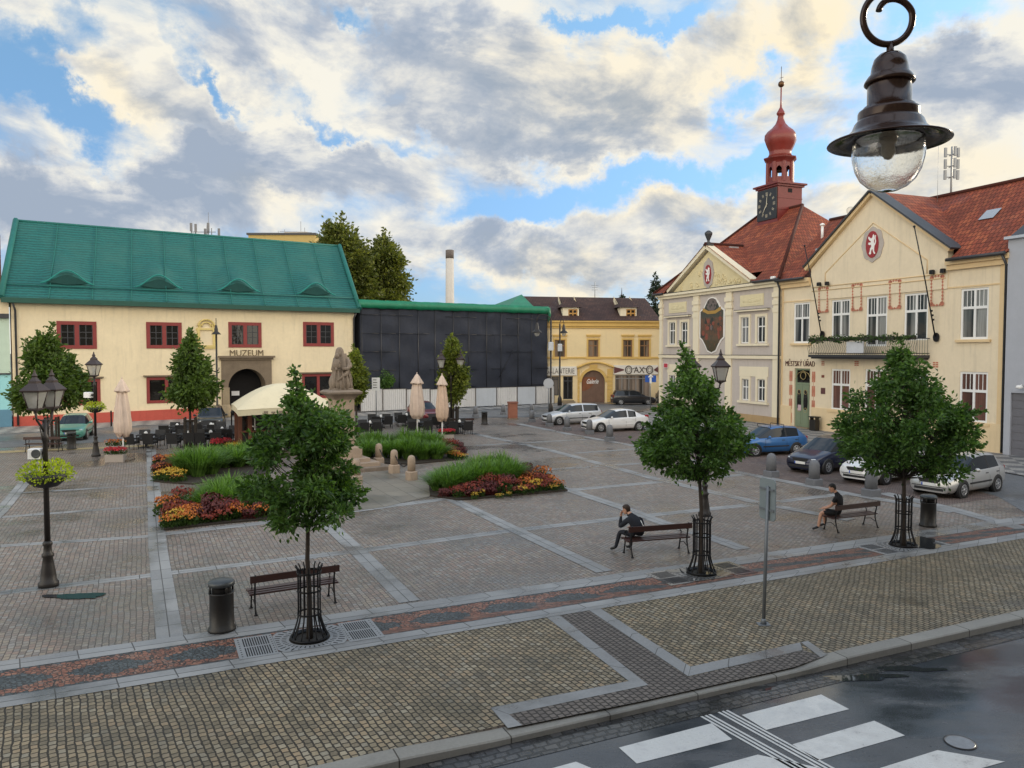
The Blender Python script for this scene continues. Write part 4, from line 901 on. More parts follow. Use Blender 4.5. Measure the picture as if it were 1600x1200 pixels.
rake(b, px0-.35, zp, pax, paz-.05, .32, -.40, .3); rake(b, px1+.35, zp, pax, paz-.05, .32, -.40, .3); b.build('raking_cornice', TRIM, gw)
mz = FT.px(1113.5, 428)[1]; b = MB(); ell(b, pax, mz+.08, .72, 1.2, -.11, -.05, 0, 32, .05); md = b.build('medallion', mat('grey_cartouche', (.45, .40, .36), .8, .15), gw)
b = MB(); ell(b, pax, mz, .44, .78, -.15, -.11); b.build('crest_field', CREST, md); lion('crest_lion', md, pax, mz, .58, 1.18, -.15, WLION)
# painted panel with a curved outline
PC = FT.px(1113, 508); pw = (FT.px(1132.6, 508)[0]-FT.px(1093.4, 508)[0])/2; zt_ = FT.px(1111, 464)[1]; zb_ = FT.px(1113, 552.6)[1]
hp = zt_-zb_
half = [(0, 1), (.3, .975), (.5, .90), (.66, .82), (1, .76), (1, .28), (.78, .235), (.55, .14), (.35, .04), (0, 0)]
def outline(s): return [(PC[0]+x*pw*s, zb_+hp/2+(z-.5)*hp*(1-(1-s)*.5)) for x, z in half]+[(PC[0]-x*pw*s, zb_+hp/2+(z-.5)*hp*(1-(1-s)*.5)) for x, z in half[-2:0:-1]]
b = MB(); b.vprism(outline(1.0)[::-1], -.06, 0); pan = b.build('painted_panel', WLION, gw)
def mural():
    m, nt, out = nodes('faded_mural'); p = N(nt, 'ShaderNodeBsdfPrincipled'); L(nt, p.outputs[0], out.inputs[0]); setv(p, Roughness=.7)
    tc = N(nt, 'ShaderNodeTexCoord'); g = N(nt, 'ShaderNodeSeparateXYZ'); L(nt, tc.outputs['Generated'], g.inputs[0])
    n = noise_n(nt, tc.outputs['Generated'], 9, 5, .7); n2 = noise_n(nt, tc.outputs['Object'], 3.2, 4, .7)
    r = ramp(nt, [(0, (.055, .045, .02)), (.2, (.08, .06, .03)), (.24, (.11, .075, .045)), (.45, (.12, .06, .035)), (.62, (.135, .075, .045)), (.66, (.06, .065, .05)), (.85, (.045, .055, .045))]); L(nt, g.outputs[2], r.inputs[0])
    c = mixc(nt, maprange(nt, n.outputs[0], .5, .62, 0, .7), r.outputs[0], (.04, .05, .04)); c = mixc(nt, maprange(nt, n2.outputs[0], .55, .68, 0, .6), c, (.20, .075, .045)); L(nt, c, p.inputs['Base Color']); return m
b = MB(); b.vprism(outline(.90)[::-1], -.085, -.06); b.build('mural', mural(), pan)
b = MB(); zs_ = zb_+hp*.77
b.vprism([(PC[0]-.75*pw, zs_-.05), (PC[0]-.3*pw, zs_-.32), (PC[0]+.3*pw, zs_-.32), (PC[0]+.75*pw, zs_-.05), (PC[0]+.7*pw, zs_+.22), (PC[0]+.28*pw, zs_-.06), (PC[0]-.28*pw, zs_-.06), (PC[0]-.7*pw, zs_+.22)], -.095, -.085, 0)
ell(b, PC[0], zs_+.45, .42*pw, .5, -.095, -.085, 1)
for k in range(7): ell(b, PC[0]+(k-3)*.12*pw, zs_+.45+.2*sin(k*2), .06, .12, -.105, -.095, 2, 8)
rm = random.Random(12)
for k in range(26):
    x, zq = rm.uniform(-.72, .72), rm.uniform(.30, .62); q_ = rm.uniform(.05, .16); ell(b, PC[0]+x*pw, zb_+hp*zq, q_*pw, rm.uniform(.10, .28), -.0855-.0008*k, -.085, rm.choice((2, 3, 3, 1, 2)), 9)
b.build('mural_emblem', [mat('ochre_scroll', (.40, .24, .06), .7, .15), mat('mural_wreath', (.16, .13, .12), .7, .5, 12), mat('mural_dark', (.035, .04, .035), .7, .4, 9), mat('mural_red', (.24, .07, .045), .7, .3, 8)], pan)
# hipped roof and its pediment roof
ez = zC+.13; tx, ty = XJ*.5-.2, 7.0
rz_ = FT.px(1254, 321, 7.0)[1]
xr1 = FT.px(1254, 321, 7.0)[0]; xl1 = FT.px(1192, 336, 7)[0]-.6
b = MB(); o_ = .5
ks = lambda y: (y+o_)/(7+o_); xlf = lambda y: -o_+(xl1+o_)*ks(y); xrf = lambda y: XJ+.2+(xr1-XJ-.2)*ks(y); zf_ = lambda y: ez+(rz_-ez)*ks(y); yc_ = .42; pa, pb = px0-.85, px1+.85
roof_poly(b, [(-o_, -o_, ez), (pa, -o_, ez), (pa, yc_, zf_(yc_)), (xlf(yc_), yc_, zf_(yc_))]); roof_poly(b, [(pb, -o_, ez), (XJ+.2, -o_, ez), (xrf(yc_), yc_, zf_(yc_)), (pb, yc_, zf_(yc_))]); roof_poly(b, [(xlf(yc_), yc_, zf_(yc_)), (xrf(yc_), yc_, zf_(yc_)), (xr1, 7, rz_), (xl1, 7, rz_)]); roof_poly(b, [(-o_, 14.5, ez), (-o_, -o_, ez), (xl1, 7, rz_)]); roof_poly(b, [(XJ+.2, 14.5, ez), (-o_, 14.5, ez), (xl1, 7, rz_), (xr1, 7, rz_)][::1]); roof_poly(b, [(XJ+.2, -o_, ez), (XJ+.9, 14.5, ez), (xr1, 7, rz_)])
pd = (paz-ez)/((rz_-ez)/(7+o_))-o_
roof_poly(b, [(px0-.8, -.48, ez+.03), (pax, -.48, paz+.32), (pax, pd+.3, paz+.32), (px0-.8, .0, ez+.03)]); roof_poly(b, [(pax, -.48, paz+.32), (px1+.8, -.48, ez+.03), (px1+.8, .0, ez+.03), (pax, pd+.3, paz+.32)])
rf = b.build('roof', TILE_RED, gw)
b = MB(); ridge = lambda p, q: b.tube([p, q], .13, 6)
ridge((XJ+.2, -o_, ez+.05), (xr1, 7, rz_+.05)); ridge((-o_, -o_, ez+.05), (xl1, 7, rz_+.05)); ridge((xl1, 7, rz_+.05), (xr1, 7, rz_+.05)); ridge((pax, -.45, paz+.36), (pax, pd+.2, paz+.36)); b.build('ridge_tiles', TILE_RED, rf)
b = MB(); b.tube([(-o_, -o_-.06, ez-.02), (px0-.9, -o_-.06, ez-.02)], .1, 6); b.build('gutter', DARKM, rf); b = MB(); b.tube([(px1+.9, -o_-.06, ez-.02), (XJ+.2, -o_-.06, ez-.02)], .1, 6); b.build('gutter', DARKM, rf)
b = MB(); b.tube([(XJ-.02, -.5, ez-.1), (XJ-.02, -.24, ez-.7), (XJ-.02, -.24, .1)], .07, 8); b.build('downpipe', DARKM, gw)
b = MB(); b.lathe([(.16, 0), (.2, .1), (.1, .2), (.12, .3), (.3, .75), (.32, .9), (.22, 1.0), (.1, 1.08), (.02, 1.1)], 12, 0, (pax, -.1, paz+.35)); b.box(pax-.3, pax+.3, -.4, .2, paz+.2, paz+.36); b.build('urn', DARKM, gw)
b = MB()
for u, v in ((1142, 388),):
    p = FT.px(u, v, 2.2); b.box(p[0]-.5, p[0]+.5, 1.7, 2.6, p[1]-.1, p[1]+.08)
b.build('skylight', mat('skylight_metal', (.45, .48, .5), .3, .1, metal=.5), rf)
# clock tower: square base, open octagonal lantern, onion dome, spire
TX, TY = FT.px(1216, 297, 5.8)[0]-1.22, 7.0; TW = 1.25; Yt = FT.world(TX, TY).y
TZ = lambda v: ZH(Yt, v)
TRED = mat('tower_red_paint', (.165, .022, .018), .42, .2, 1.2, streak=.25); DOME = mat('dome_red_paint', (.20, .028, .021), .30, .15, 1.2, streak=.2)
tw = thing('clock_tower', None, None); del_ = tw; 
for k_ in ('label', 'category'):
    if k_ in tw: del tw[k_]
tw.parent = gw
b = MB(); b.box(TX-TW, TX+TW, TY-TW, TY+TW, rz_-3.2, TZ(296)); b.box(TX-TW-.14, TX+TW+.14, TY-TW-.14, TY+TW+.14, TZ(296), TZ(293)); b.box(TX-TW-.3, TX+TW+.3, TY-TW-.3, TY+TW+.3, TZ(293), TZ(290.5))
for zz in (.33, .66): z = rz_-1+(TZ(296)-rz_+1)*zz; b.box(TX-TW-.03, TX+TW+.03, TY-TW-.03, TY+TW+.03, z-.03, z+.03)
b.build('tower_base', TRED, tw)
OR = FT.px(1241, 270, 7)[0]-FT.px(1199, 270, 7)[0]; OR = TW*.86
z0, z1 = TZ(290.5), TZ(252); b = MB()
b.lathe([(OR*1.08, 0), (OR*1.08, .25)], 8, 0, (TX, TY, z0), False, ph=pi/8)
for k in range(8):
    a = pi/8+k*pi/4; b.lathe([(.19, 0), (.19, z1-z0-.4)], 8, 0, (TX+OR*.93*cos(a), TY+OR*.93*sin(a), z0+.2), False)
    a0, a1 = a, a+pi/4; p0 = V((TX+OR*cos(a0), TY+OR*sin(a0), 0)); p1 = V((TX+OR*cos(a1), TY+OR*sin(a1), 0)); d = (p1-p0); 
    for j in range(8):   # round heads of the openings
        t0, t1 = .12+.76*j/8, .12+.76*(j+1)/8; h0 = z1-.95+.40*sin(pi*j/8); h1 = z1-.95+.40*sin(pi*(j+1)/8)
        q0, q1 = p0+d*t0, p0+d*t1; b.poly([(q0.x,q0.y,h0), (q1.x,q1.y,h1), (q1.x,q1.y,z1-.2), (q0.x,q0.y,z1-.2)])
    q0, q1 = p0, p1; b.poly([(q0.x,q0.y,z0+.2), (q1.x,q1.y,z0+.2), (q1.x,q1.y,z0+.62), (q0.x,q0.y,z0+.62)])
b.lathe([(OR*1.0, -.25), (OR*1.08, -.1), (OR*1.28, .12), (OR*1.30, .22), (OR*1.0, .30)], 8, 0, (TX, TY, z1), False, ph=pi/8)
b.build('lantern', TRED, tw)
b = MB(); b.lathe([(.02, .5), (.14, .48), (.2, .3), (.26, .05), (.34, -.12), (.36, -.2), (.02, -.2)], 12, 0, (TX, TY, z0+1.35)); b.tube([(TX, TY, z0+1.8), (TX, TY, z1)], .03, 5); b.build('bell', mat('dark_bronze', (.06, .04, .02), .4, .2, metal=.7), tw)
zd = z1+.28; dr = OR*1.12
sd_ = lambda v: TZ(v)-zd
b = MB(); b.lathe([(OR*.98, 0), (OR*.86, sd_(241)), (OR*.90, sd_(236)), (dr*.98, sd_(228)), (dr*1.12, sd_(219)), (dr*1.10, sd_(212)), (dr*.9, sd_(206)), (dr*.58, sd_(200)), (dr*.36, sd_(194)), (dr*.25, sd_(188)), (dr*.2, sd_(181)), (dr*.3, sd_(178.5)), (dr*.3, sd_(177)), (dr*.2, sd_(173)), (.09, sd_(168)), (.06, sd_(160)), (.055, sd_(137))], 8, 0, (TX, TY, zd), True, ph=pi/8)
b.build('dome', DOME, tw)
b = MB(); b.ball((TX, TY, TZ(131.5)), .27, 10); b.tube([(TX, TY, TZ(136)), (TX, TY, TZ(104))], .025, 5); b.tube([(TX-.2, TY, TZ(121)), (TX+.25, TY, TZ(122))], .02, 4); b.build('finial', mat('tarnished_gilt', (.12, .06, .025), .4, .3, metal=.6), tw)
zc_ = TZ(322); b = MB(); b.box(TX-1.2, TX+1.2, TY-TW-.10, TY-TW, zc_-1.25, zc_+1.28); ck = b.build('clock_face', mat('black_clock_face', (.012, .012, .014), .4, 0), tw)
b = MB(); yk = TY-TW-.10
for k in range(12):
    a = k*pi/6; d = V((sin(a), 0, cos(a))); s = V((cos(a), 0, -sin(a))); c = V((TX, yk-.01, zc_))
    for off in ((-.05, .05) if k % 3 else (-.09, 0, .09)):
        p = [c+d*.78+s*(off-.022), c+d*.78+s*(off+.022), c+d*1.05+s*(off+.022), c+d*1.05+s*(off-.022)]; b.poly([tuple(x) for x in p])
b.build('numerals', mat('gilt_numerals', (.45, .40, .30), .4, .1), ck)
b = MB()
for a, l, w in ((R(5), .92, .045), (R(215), .78, .055)):
    d = V((sin(a), 0, cos(a))); s = V((cos(a), 0, -sin(a))); c = V((TX, yk-.03, zc_)); b.poly([tuple(c-d*.15-s*w), tuple(c-d*.15+s*w), tuple(c+d*l+s*w*.4), tuple(c+d*l-s*w*.4)])
b.build('clock_hand', mat('pale_gilt', (.62, .56, .42), .4, 0), ck)
b = MB(); b.box(TX+TW, TX+TW+.03, TY-.2, TY+.2, TZ(305), TZ(299)); b.build('louvre', BLACK, tw)

# ------------------------------------------------------------------ cream wing
FC = Fac(FT.world(XJ+.02, 0), FT.world(WT, 0)); WC = FC.W
cw = thing('town_hall_wing', 'cream town office wing with a big gable, balcony and white windows', 'town hall', FC.P0, FC.rz)
zL = FC.px(1240, 436)[1]-.2; zRt = FC.px(1530, 400)[1]; zE2 = (zL+zRt)/2
W_u = [FC.rect(*q) for q in ((1240,473,1265,536), (1299,468,1328,528.5), (1353,462.6,1386,541), (1412.5,458,1449.7,531.5), (1500.6,450,1544.4,530))]
W_l = [FC.rect(*q) for q in ((1298.5,576.6,1328,641), (1351,577,1385,645), (1412,579,1449,650), (1498.6,581,1543,659.6))]
BW = [FC.rect(*q) for q in ((1304,659,1315,674.5), (1500.6,679,1528,702.7))]
dr_ = FC.rect(1241, 575.7, 1265, 671); dr_ = (dr_[0], dr_[1], .12, dr_[3])
gx0, gx1 = FC.px(1268, 470)[0], FC.px(1481, 470)[0]; gap = FC.px(1363.5, 303)[1]; gf = (FC.px(1268, 423)[1]+FC.px(1481, 388)[1])/2; gm = (gx0+gx1)/2
b = MB(); wall(b, 0, WC, 0, zE2, W_u+W_l+BW+[dr_], 0, .24)
for q in ([(0,0,0),(0,0,zE2),(0,11,zE2),(0,11,0)], [(WC,0,0),(WC,11,0),(WC,11,zE2),(WC,0,zE2)], [(0,11,0),(0,11,zE2),(WC,11,zE2),(WC,11,0)]): b.poly(q)
b.vprism([(gx0, zE2-1.5), (gx1, zE2-1.5), (gx1, gf), (gm, gap), (gx0, gf)], -.07, .35)
b.build('wall', CREAM2, cw)
b = MB()
for x0, x1, s in ((-.02, gx0-.02, 0), (gx1+.02, WC+.1, 0)):
    b.box(x0, x1, -.35, 0, zE2-.22, zE2+.05); b.box(x0, x1, -.2, 0, zE2-.5, zE2-.22); b.box(x0, x1, -.04, 0, zE2-1.5, zE2-1.42)
rake(b, gx0-.25, gf-.1, gm, gap-.1, .22, -.36, -.0); rake(b, gx1+.25, gf-.1, gm, gap-.1, .22, -.36, .0)
# thin moulding that frames the gable field, and string courses
sh = lambda x, z: (x, -.085, z)
zl_ = zE2-.55; b.tube([sh(gx0+1.3, zl_), sh(gx0+1.3, gf-.4), sh(gm, gap-1.8), sh(gx1-1.3, gf-.4), sh(gx1-1.3, zl_)], .035, 5); b.tube([sh(gx0+.1, zl_-.1), sh(gx1-.1, zl_-.1)], .035, 5); b.tube([sh(gx0+.1, zl_-.35), sh(gx1-.1, zl_-.35)], .03, 5)
b.box(WC-.5, WC, -.06, 0, 0, zE2-.5); b.box(-.0, .12, -.06, 0, 0, zE2-.5)
for r in W_u[:1]+W_u[4:]+W_l: b.box(r[0]-.2, r[1]+.2, -.14, 0, r[2]-.16, r[2]-.02)
b.build('moulding', mat('cream_moulding', (.72, .54, .31), .85, .06, streak=.1), cw)
b = MB(); b.box(-.05, dr_[0]-.25, -.08, 0, 0, 1.5); b.box(dr_[1]+.25, WC+.02, -.08, 0, 0, 1.55); b.build('plinth', mat('cream_plinth', (.74, .58, .36), .85, .06, streak=.2), cw)
CURT = glass_mat('town_pane', (.035, .04, .045), .08, (.42, .43, .42), 16, .8, (.42, .6))
for i, r in enumerate(W_u+W_l):
    lowr = i >= 5
    f = window(cw, r, .05, WHITEF, GL_R if lowr else CURT, .12, 1, .62, .09, name='window')
    x0, x1, z0, z1 = r; q = MB()
    for k in range(1, 6):
        if k == 3: continue
        x = x0+.1+(x1-x0-.2)*k/6; q.box(x-.015, x+.015, .07, .13, z0+(z1-z0)*.64, z1-.1)
    q.build('glazing_bars', WHITEF, f)
for r in BW: window(cw, r, .1, DARKM, GL_D, .05, 2)
# door
f = window(cw, (dr_[0], dr_[1], dr_[2]+.0, dr_[3]), .1, mat('sage_door_paint', (.20, .25, .165), .45, .1), GL_D, .12, 0, .74, .12, name='door_frame')
b = MB(); w_ = dr_[1]-dr_[0]; zt_ = dr_[2]+(dr_[3]-dr_[2])*.72
for s in (0, 1):
    x0 = dr_[0]+.12+s*(w_/2-.12); x1 = x0+w_/2-.14; b.box(x0, x1, .06, .12, dr_[2], zt_)
    b.box(x0+.12, x1-.12, .035, .06, dr_[2]+.2, dr_[2]+1.2)
dd = b.build('door', MATS['sage_door_paint'], cw)
b = MB()
for s in (0, 1): xm = dr_[0]+.12+s*(w_/2-.12)+(w_/2-.14)/2; ell(b, xm, zt_-1.15, .2, .82, .045, .062)
b.build('door_pane', GL_D, dd)
b = MB()
for s in (0, 1):
    xm = dr_[0]+.12+s*(w_/2-.12)+(w_/2-.14)/2
    for zz in (zt_-.5, zt_-1.75): b.tube([(xm+.15*cos(2*pi*k/10), .04, zz+.16*sin(2*pi*k/10)) for k in range(11)], .02, 4, 0, False)
xm = (dr_[0]+dr_[1])/2; b.tube([(xm+.26*cos(2*pi*k/14), .09, dr_[3]-.5+.26*sin(2*pi*k/14)) for k in range(15)], .03, 5, 0, False); b.tube([(xm-.75, .09, dr_[3]-.75), (xm-.5, .09, dr_[3]-.35), (xm, .09, dr_[3]-.15), (xm+.5, .09, dr_[3]-.35), (xm+.75, .09, dr_[3]-.75)], .025, 5)
b.build('door_ornament', mat('brass_ornament', (.42, .32, .14), .4, .1, metal=.4), dd)
b = MB(); p_ = (dr_[0]+w_*.33, zt_-1.6); b.box(p_[0]-.16, p_[0]+.16, .025, .034, p_[1]-.2, p_[1]+.2); b.build('notice', mat('pink_notice', (.55, .40, .45), .6, .1), dd)
b = MB(); b.box(dr_[0]-.15, dr_[1]+.15, -.3, .2, 0, .12); b.build('step', STONE, cw)
RED_O = mat('terracotta_ornament', (.50, .19, .12), .8, .15, 4)
for x in (dr_[0]-.42, dr_[1]+.28):
    b = MB()
    b.box(x+.055, x+.085, -.006, 0, dr_[3]-.55-3.3, dr_[3]-.2)
    for k in range(4):
        z = dr_[3]-.55-k*.98
        for xx in (-.09, .09): b.vprism([(x+.07+xx-.05, z-.36), (x+.07+xx+.05, z-.36), (x+.07+xx+.065, z), (x+.07+xx+.05, z+.36), (x+.07+xx-.05, z+.36), (x+.07+xx-.065, z)], -.012, 0)
    b.build('door_ornament_strip', RED_O, cw)
for q in ((1278.6,448,1294,489), (1331,442.5,1347,486.5), (1389,436.5,1407.4,483.5), (1453.6,429.5,1474.4,478.7)):
    b = MB(); x0, x1, z0, z1 = FC.rect(*q, -.07); xm, zm_ = (x0+x1)/2, (z0+z1)/2; hx, hz2 = (x1-x0)*.42, (z1-z0)*.46; rr_c = hx*.55
    path = []
    for cx_, cz_, a0 in ((xm+hx-rr_c, zm_+hz2-rr_c, 0), (xm-hx+rr_c, zm_+hz2-rr_c, 90), (xm-hx+rr_c, zm_-hz2+rr_c, 180), (xm+hx-rr_c, zm_-hz2+rr_c, 270)):
        path += [V((cx_+rr_c*cos(R(a0+t*18)), -.075, cz_+rr_c*sin(R(a0+t*18)))) for t in range(6)]
    path.append(path[0]); b.tube(path, .016, 5, 0, False)
    tot = 0
    for pa_, pb_ in zip(path, path[1:]):
        l_ = (pb_-pa_).length; k0 = 0
        while tot < l_: q_ = pa_+(pb_-pa_)*(tot/max(1e-6, l_)); ell(b, q_.x, q_.z, .062, .07, -.09, -.07, 0, 6); tot += .19
        tot -= l_
    for sx in (-1, 1):
        for sz in (-1, 1): ell(b, xm+sx*(x1-x0)*.40, zm_+sz*(z1-z0)*.42, .13, .13, -.09, -.07, 0, 8)
    b.build('ornament_frame', RED_O, cw)
for q in ((1283.5,564,1288.5,571.5), (1335,563.7,1342,572), (1457.5,565,1466.5,574.6)):
    b = MB(); x0, x1, z0, z1 = FC.rect(*q)
    for i in range(2):
        for j in range(3): b.box(x0+(x1-x0)*i/2+.02, x0+(x1-x0)*(i+1)/2-.02, -.02, 0, z0+(z1-z0)*j/3+.02, z0+(z1-z0)*(j+1)/3-.02)
    b.build('ornament_square', RED_O, cw)
lettering('sign_lettering', 'MĚSTSKÝ ÚŘAD', mat('dark_red_letters', (.09, .03, .025), .5, 0), cw, (FC.px(1228, 567)[0]+FC.px(1273.5, 567)[0])/2, -.03, FC.px(1250, 566.5)[1], FC.px(1273.5, 567)[0]-FC.px(1228, 567)[0], .50, .02, -.014)
b = MB(); r = FC.rect(1283, 606, 1289.5, 615.5); b.box(r[0], r[1], -.03, 0, r[2], r[3]); b.build('plaque', mat('maroon_plaque', (.12, .05, .05), .4, .1), cw)
b = MB(); r = FC.rect(1284, 586, 1288, 590); b.box(r[0], r[1], -.03, 0, r[2], r[3]); b.build('house_number', mat('rust_plate', (.2, .06, .04), .4, .1), cw)
mz = FC.px(1368.6, 381.6)[1]; b = MB(); ell(b, gm, mz, .82, 1.05, -.12, -.07, 0, 32, .05); md = b.build('medallion', MATS['grey_cartouche'], cw)
b = MB(); ell(b, gm, mz, .48, .82, -.16, -.12); b.build('crest_field', CREST, md); lion('crest_lion', md, gm, mz, .62, 1.22, -.16, WLION)
# balcony
bx0, bx1 = FC.px(1281, 556)[0], FC.px(1453, 553)[0]; bz = FC.px(1363, 552)[1]-.1; bd = 1.0
b = MB(); b.box(bx0, bx1, -bd, 0, bz-.16, bz); b.box(bx0+.1, bx1-.1, -bd+.15, 0, bz-.26, bz-.16)
bal = b.build('balcony', DARKM, cw)
b = MB(); zr_ = bz+.95
for p in ([(bx0+.04, 0, zr_), (bx0+.04, -bd+.04, zr_), (bx1-.04, -bd+.04, zr_), (bx1-.04, 0, zr_)], [(bx0+.04, 0, bz+.1), (bx0+.04, -bd+.04, bz+.1), (bx1-.04, -bd+.04, bz+.1), (bx1-.04, 0, bz+.1)]): b.tube(p, .025, 5)
nb_ = 56
for k in range(nb_+1):
    x = bx0+.04+(bx1-bx0-.08)*k/nb_; b.tube([(x, -bd+.04, bz), (x, -bd-.02, bz+.2), (x, -bd-.1, bz+.4), (x, -bd+.02, bz+.7), (x, -bd+.04, zr_)], .012, 4)
for k in range(5):
    y = -bd+bd*k/5+.04
    for x in (bx0+.04, bx1-.04): b.tube([(x, y, bz), (x, y, zr_)], .012, 4)
b.build('railing', IRON, bal)
b = MB(); b.box(gm-.9, gm+.45, -bd-.15, -bd-.12, bz+.12, zr_-.12); b.build('banner', mat('white_banner', (.55, .57, .61), .6, .12, 3), bal)
# roof
ry = 5.2; e2 = zE2+.05; rzr = FC.px(1598, 283, ry)[1]; rzl = FC.px(1287, 345, ry)[1]; rz2 = (rzr+rzl)/2
b = MB(); yc_ = .45; zc2 = e2+(rz2-e2)*(yc_+.5)/(ry+.5); ga, gb_ = gx0-.35, gx1+.45; roof_poly(b, [(-.1, -.5, e2), (ga, -.5, e2), (ga, yc_, zc2), (-.25, yc_, zc2)]); roof_poly(b, [(gb_, -.5, e2), (WC+.1, -.5, e2), (WC+.1, yc_, zc2), (gb_, yc_, zc2)]); roof_poly(b, [(-.25, yc_, zc2), (WC+.1, yc_, zc2), (WC+.1, ry, rz2), (-1.0, ry, rz2)]); roof_poly(b, [(-.1, ry, rz2), (WC+.1, ry, rz2), (WC+.1, 11.3, e2), (-.1, 11.3, e2)]); b.poly([(WC+.08,-.5,e2),(WC+.08,11.3,e2),(WC+.08,ry,rz2)], 0, [(0,0),(1,0),(1,1)])
gd = ry*.98
sl_ = (rz2-e2)/(ry+.5); yi = (gap+.12-e2)/sl_-.5
roof_poly(b, [(gx0-.3, .25, gf+.1), (gm, .25, gap+.12), (gm, min(yi, ry), gap+.12), (gx0-.3, .35, gf+.1)]); roof_poly(b, [(gm, .25, gap+.12), (gx1+.3, .25, gf+.1), (gx1+.3, .35, gf+.1), (gm, min(yi, ry), gap+.12)])
rf2 = b.build('roof', TILE_RED, cw)
b = MB(); rake(b, gx0-.35, gf+.1, gm, gap+.1, .1, -.5, .6); rake(b, gx1+.45, gf+.0, gm, gap+.1, .1, -.5, .6)
b.build('gable_coping', DARKM, rf2); b = MB(); b.tube([(-.1, -.58, e2-.02), (gx0-.2, -.58, e2-.02)], .1, 6); b.build('gutter', DARKM, rf2); b = MB(); b.tube([(gx1+.3, -.58, e2-.02), (WC+.1, -.58, e2-.02)], .1, 6); b.build('gutter', DARKM, rf2)
b = MB(); b.tube([(-1.0, ry, rz2+.04), (WC+.1, ry, rz2+.04)], .13, 6); b.build('ridge_tiles', TILE_RED, rf2)
b = MB(); b.tube([(WC-.1, -.5, e2-.1), (WC-.1, -.16, e2-.6), (WC-.1, -.16, .1)], .07, 8); b.build('downpipe', DARKM, cw)
b = MB(); sk = mat('grey_skylight', (.42, .45, .48), .25, .1, metal=.4)
for u, v in ((1547, 321),):
    y_ = 2.6
    p = FC.px(u, v, y_); z_ = e2+sl_*(y_+.5); x_ = FC.px(u, v, y_)[0]
    b.poly([(x_-.45, y_-.35, z_-.35*sl_+.08), (x_+.45, y_-.35, z_-.35*sl_+.08), (x_+.45, y_+.35, z_+.35*sl_+.08), (x_-.45, y_+.35, z_+.35*sl_+.08)])
b.build('skylight', sk, rf2); b = MB(); x_ = FC.px(1288, 365, 2)[0]; z_ = e2+sl_*2.5; b.box(x_-.5, x_+.5, 1.7, 2.4, z_-.25, z_+.12)
b.build('skylight', sk, rf2)
# flagpoles leaning out from the front
for (u0, v0, u1, v1, lab) in ((1257, 384, 1285, 523, 'slim black flagpole leaning over the balcony, beside the town office door'), (1428.5, 354, 1463, 527, 'slim black flagpole leaning from the gable, right end of the balcony')):
    p = FC.px(u1, v1, -.1); t = FC.px(u0, v0, -1.5); o = thing('flagpole', lab, 'flagpole', FC.world(p[0], -.08, p[1]), FC.rz, 'flagpoles on the town office gable')
    tip = V((t[0]-p[0], -1.42, t[1]-p[1])); b = MB(); b.tube([(0, -.12, .05), tip*.5, tip], [.04, .035, .03], 6); b.ball(tuple(tip), .07, 8); b.build('pole', IRON, o)
    b = MB(); ell(b, 0, 0, .18, .26, -.08, 0, 0, 16); b.build('wall_bracket', IRON, o)
    b = MB()
    for k in (.16, .2, .24): c = tip*k; b.tube([c-tip*.008, c+tip*.008], .075, 8)
    b.build('clamp', IRON, o)
for i, (u, v) in enumerate(((1279.5, 444), (1292, 443), (1456, 425), (1473, 423))):
    p = FC.px(u, v, -.25); o = thing('floodlight', ['small black floodlight at the far left of the gable', 'small black floodlight next to the left one, above the first ornament frame', 'small black floodlight above the right ornament frame, left of two', 'small black floodlight at the right end of the gable'][i], 'floodlight', FC.world(p[0], -.25, p[1]), FC.rz, 'floodlights on the gable')
    b = MB(); b.bbox(-.13, .13, -.1, .1, -.12, .12, .03); b.build('housing', IRON, o); b = MB(); b.tube([(0, .1, 0), (0, .25, .02)], .03, 5); b.build('arm', IRON, o)
for (u, v, nm, lab) in ((1208, 434, 'security_camera', 'white security camera under the eaves at the wing joint'),):
    p = FT.px(u, v, -.5); o = thing(nm, lab, 'camera', FT.world(p[0], -.5, p[1]), FT.rz); b = MB(); b.bbox(-.2, .2, -.12, .12, -.12, .1, .04); b.build('housing', WHITEF, o); b = MB(); b.tube([(0, 0, -.1), (.05, .3, -.3)], .035, 5); b.build('arm', WHITEF, o)

# ------------------------------------------------------------------ grey garage building, right edge
FG_ = Fac(FT.world(WT+.03, -.25), FT.world(WT+16, -.25))
gb = thing('garage_building', 'pale grey building with a dark garage door at the right edge', 'building', FG_.P0, FG_.rz)
zg = FG_.px(1579, 374)[1]; zd_ = FG_.px(1590, 614)[1]
b = MB(); wall(b, 0, 16, 0, zg, [(.35, 5.5, -.05, zd_)], 0, .2); b.poly([(0,0,0),(0,8,0),(0,8,zg),(0,0,zg)]); b.poly([(16,0,0),(16,0,zg),(16,8,zg),(16,8,0)]); b.poly([(0,8,0),(16,8,0),(16,8,zg),(0,8,zg)]); b.poly([(0,0,zg),(16,0,zg),(16,8,zg),(0,8,zg)]); b.build('wall', mat('blue_grey_plaster', (.40, .42, .47), .8, .06, streak=.1), gb)
b = MB(); b.box(.35, 5.5, .12, .16, 0, zd_)
for k in range(8): b.box(.36, 5.49, .10, .12, .03+k*zd_/8, (k+1)*zd_/8-.03)
b.build('garage_door', mat('grey_garage_door', (.145, .145, .165), .5, .1), gb)
b = MB(); b.box(-.1, 16.1, -.2, .3, zg, zg+.14); b.build('coping', mat('pale_metal', (.5, .53, .58), .4, .1, metal=.4), gb)
b = MB(); roof_poly(b, [(0, 0, zg+.1), (16, 0, zg+.1), (16, 6, zg+4), (0, 6, zg+4)]); b.poly([(0,0,zg+.1),(0,6,zg+4),(0,6,zg+.1)]); b.build('roof', DARKM, gb)
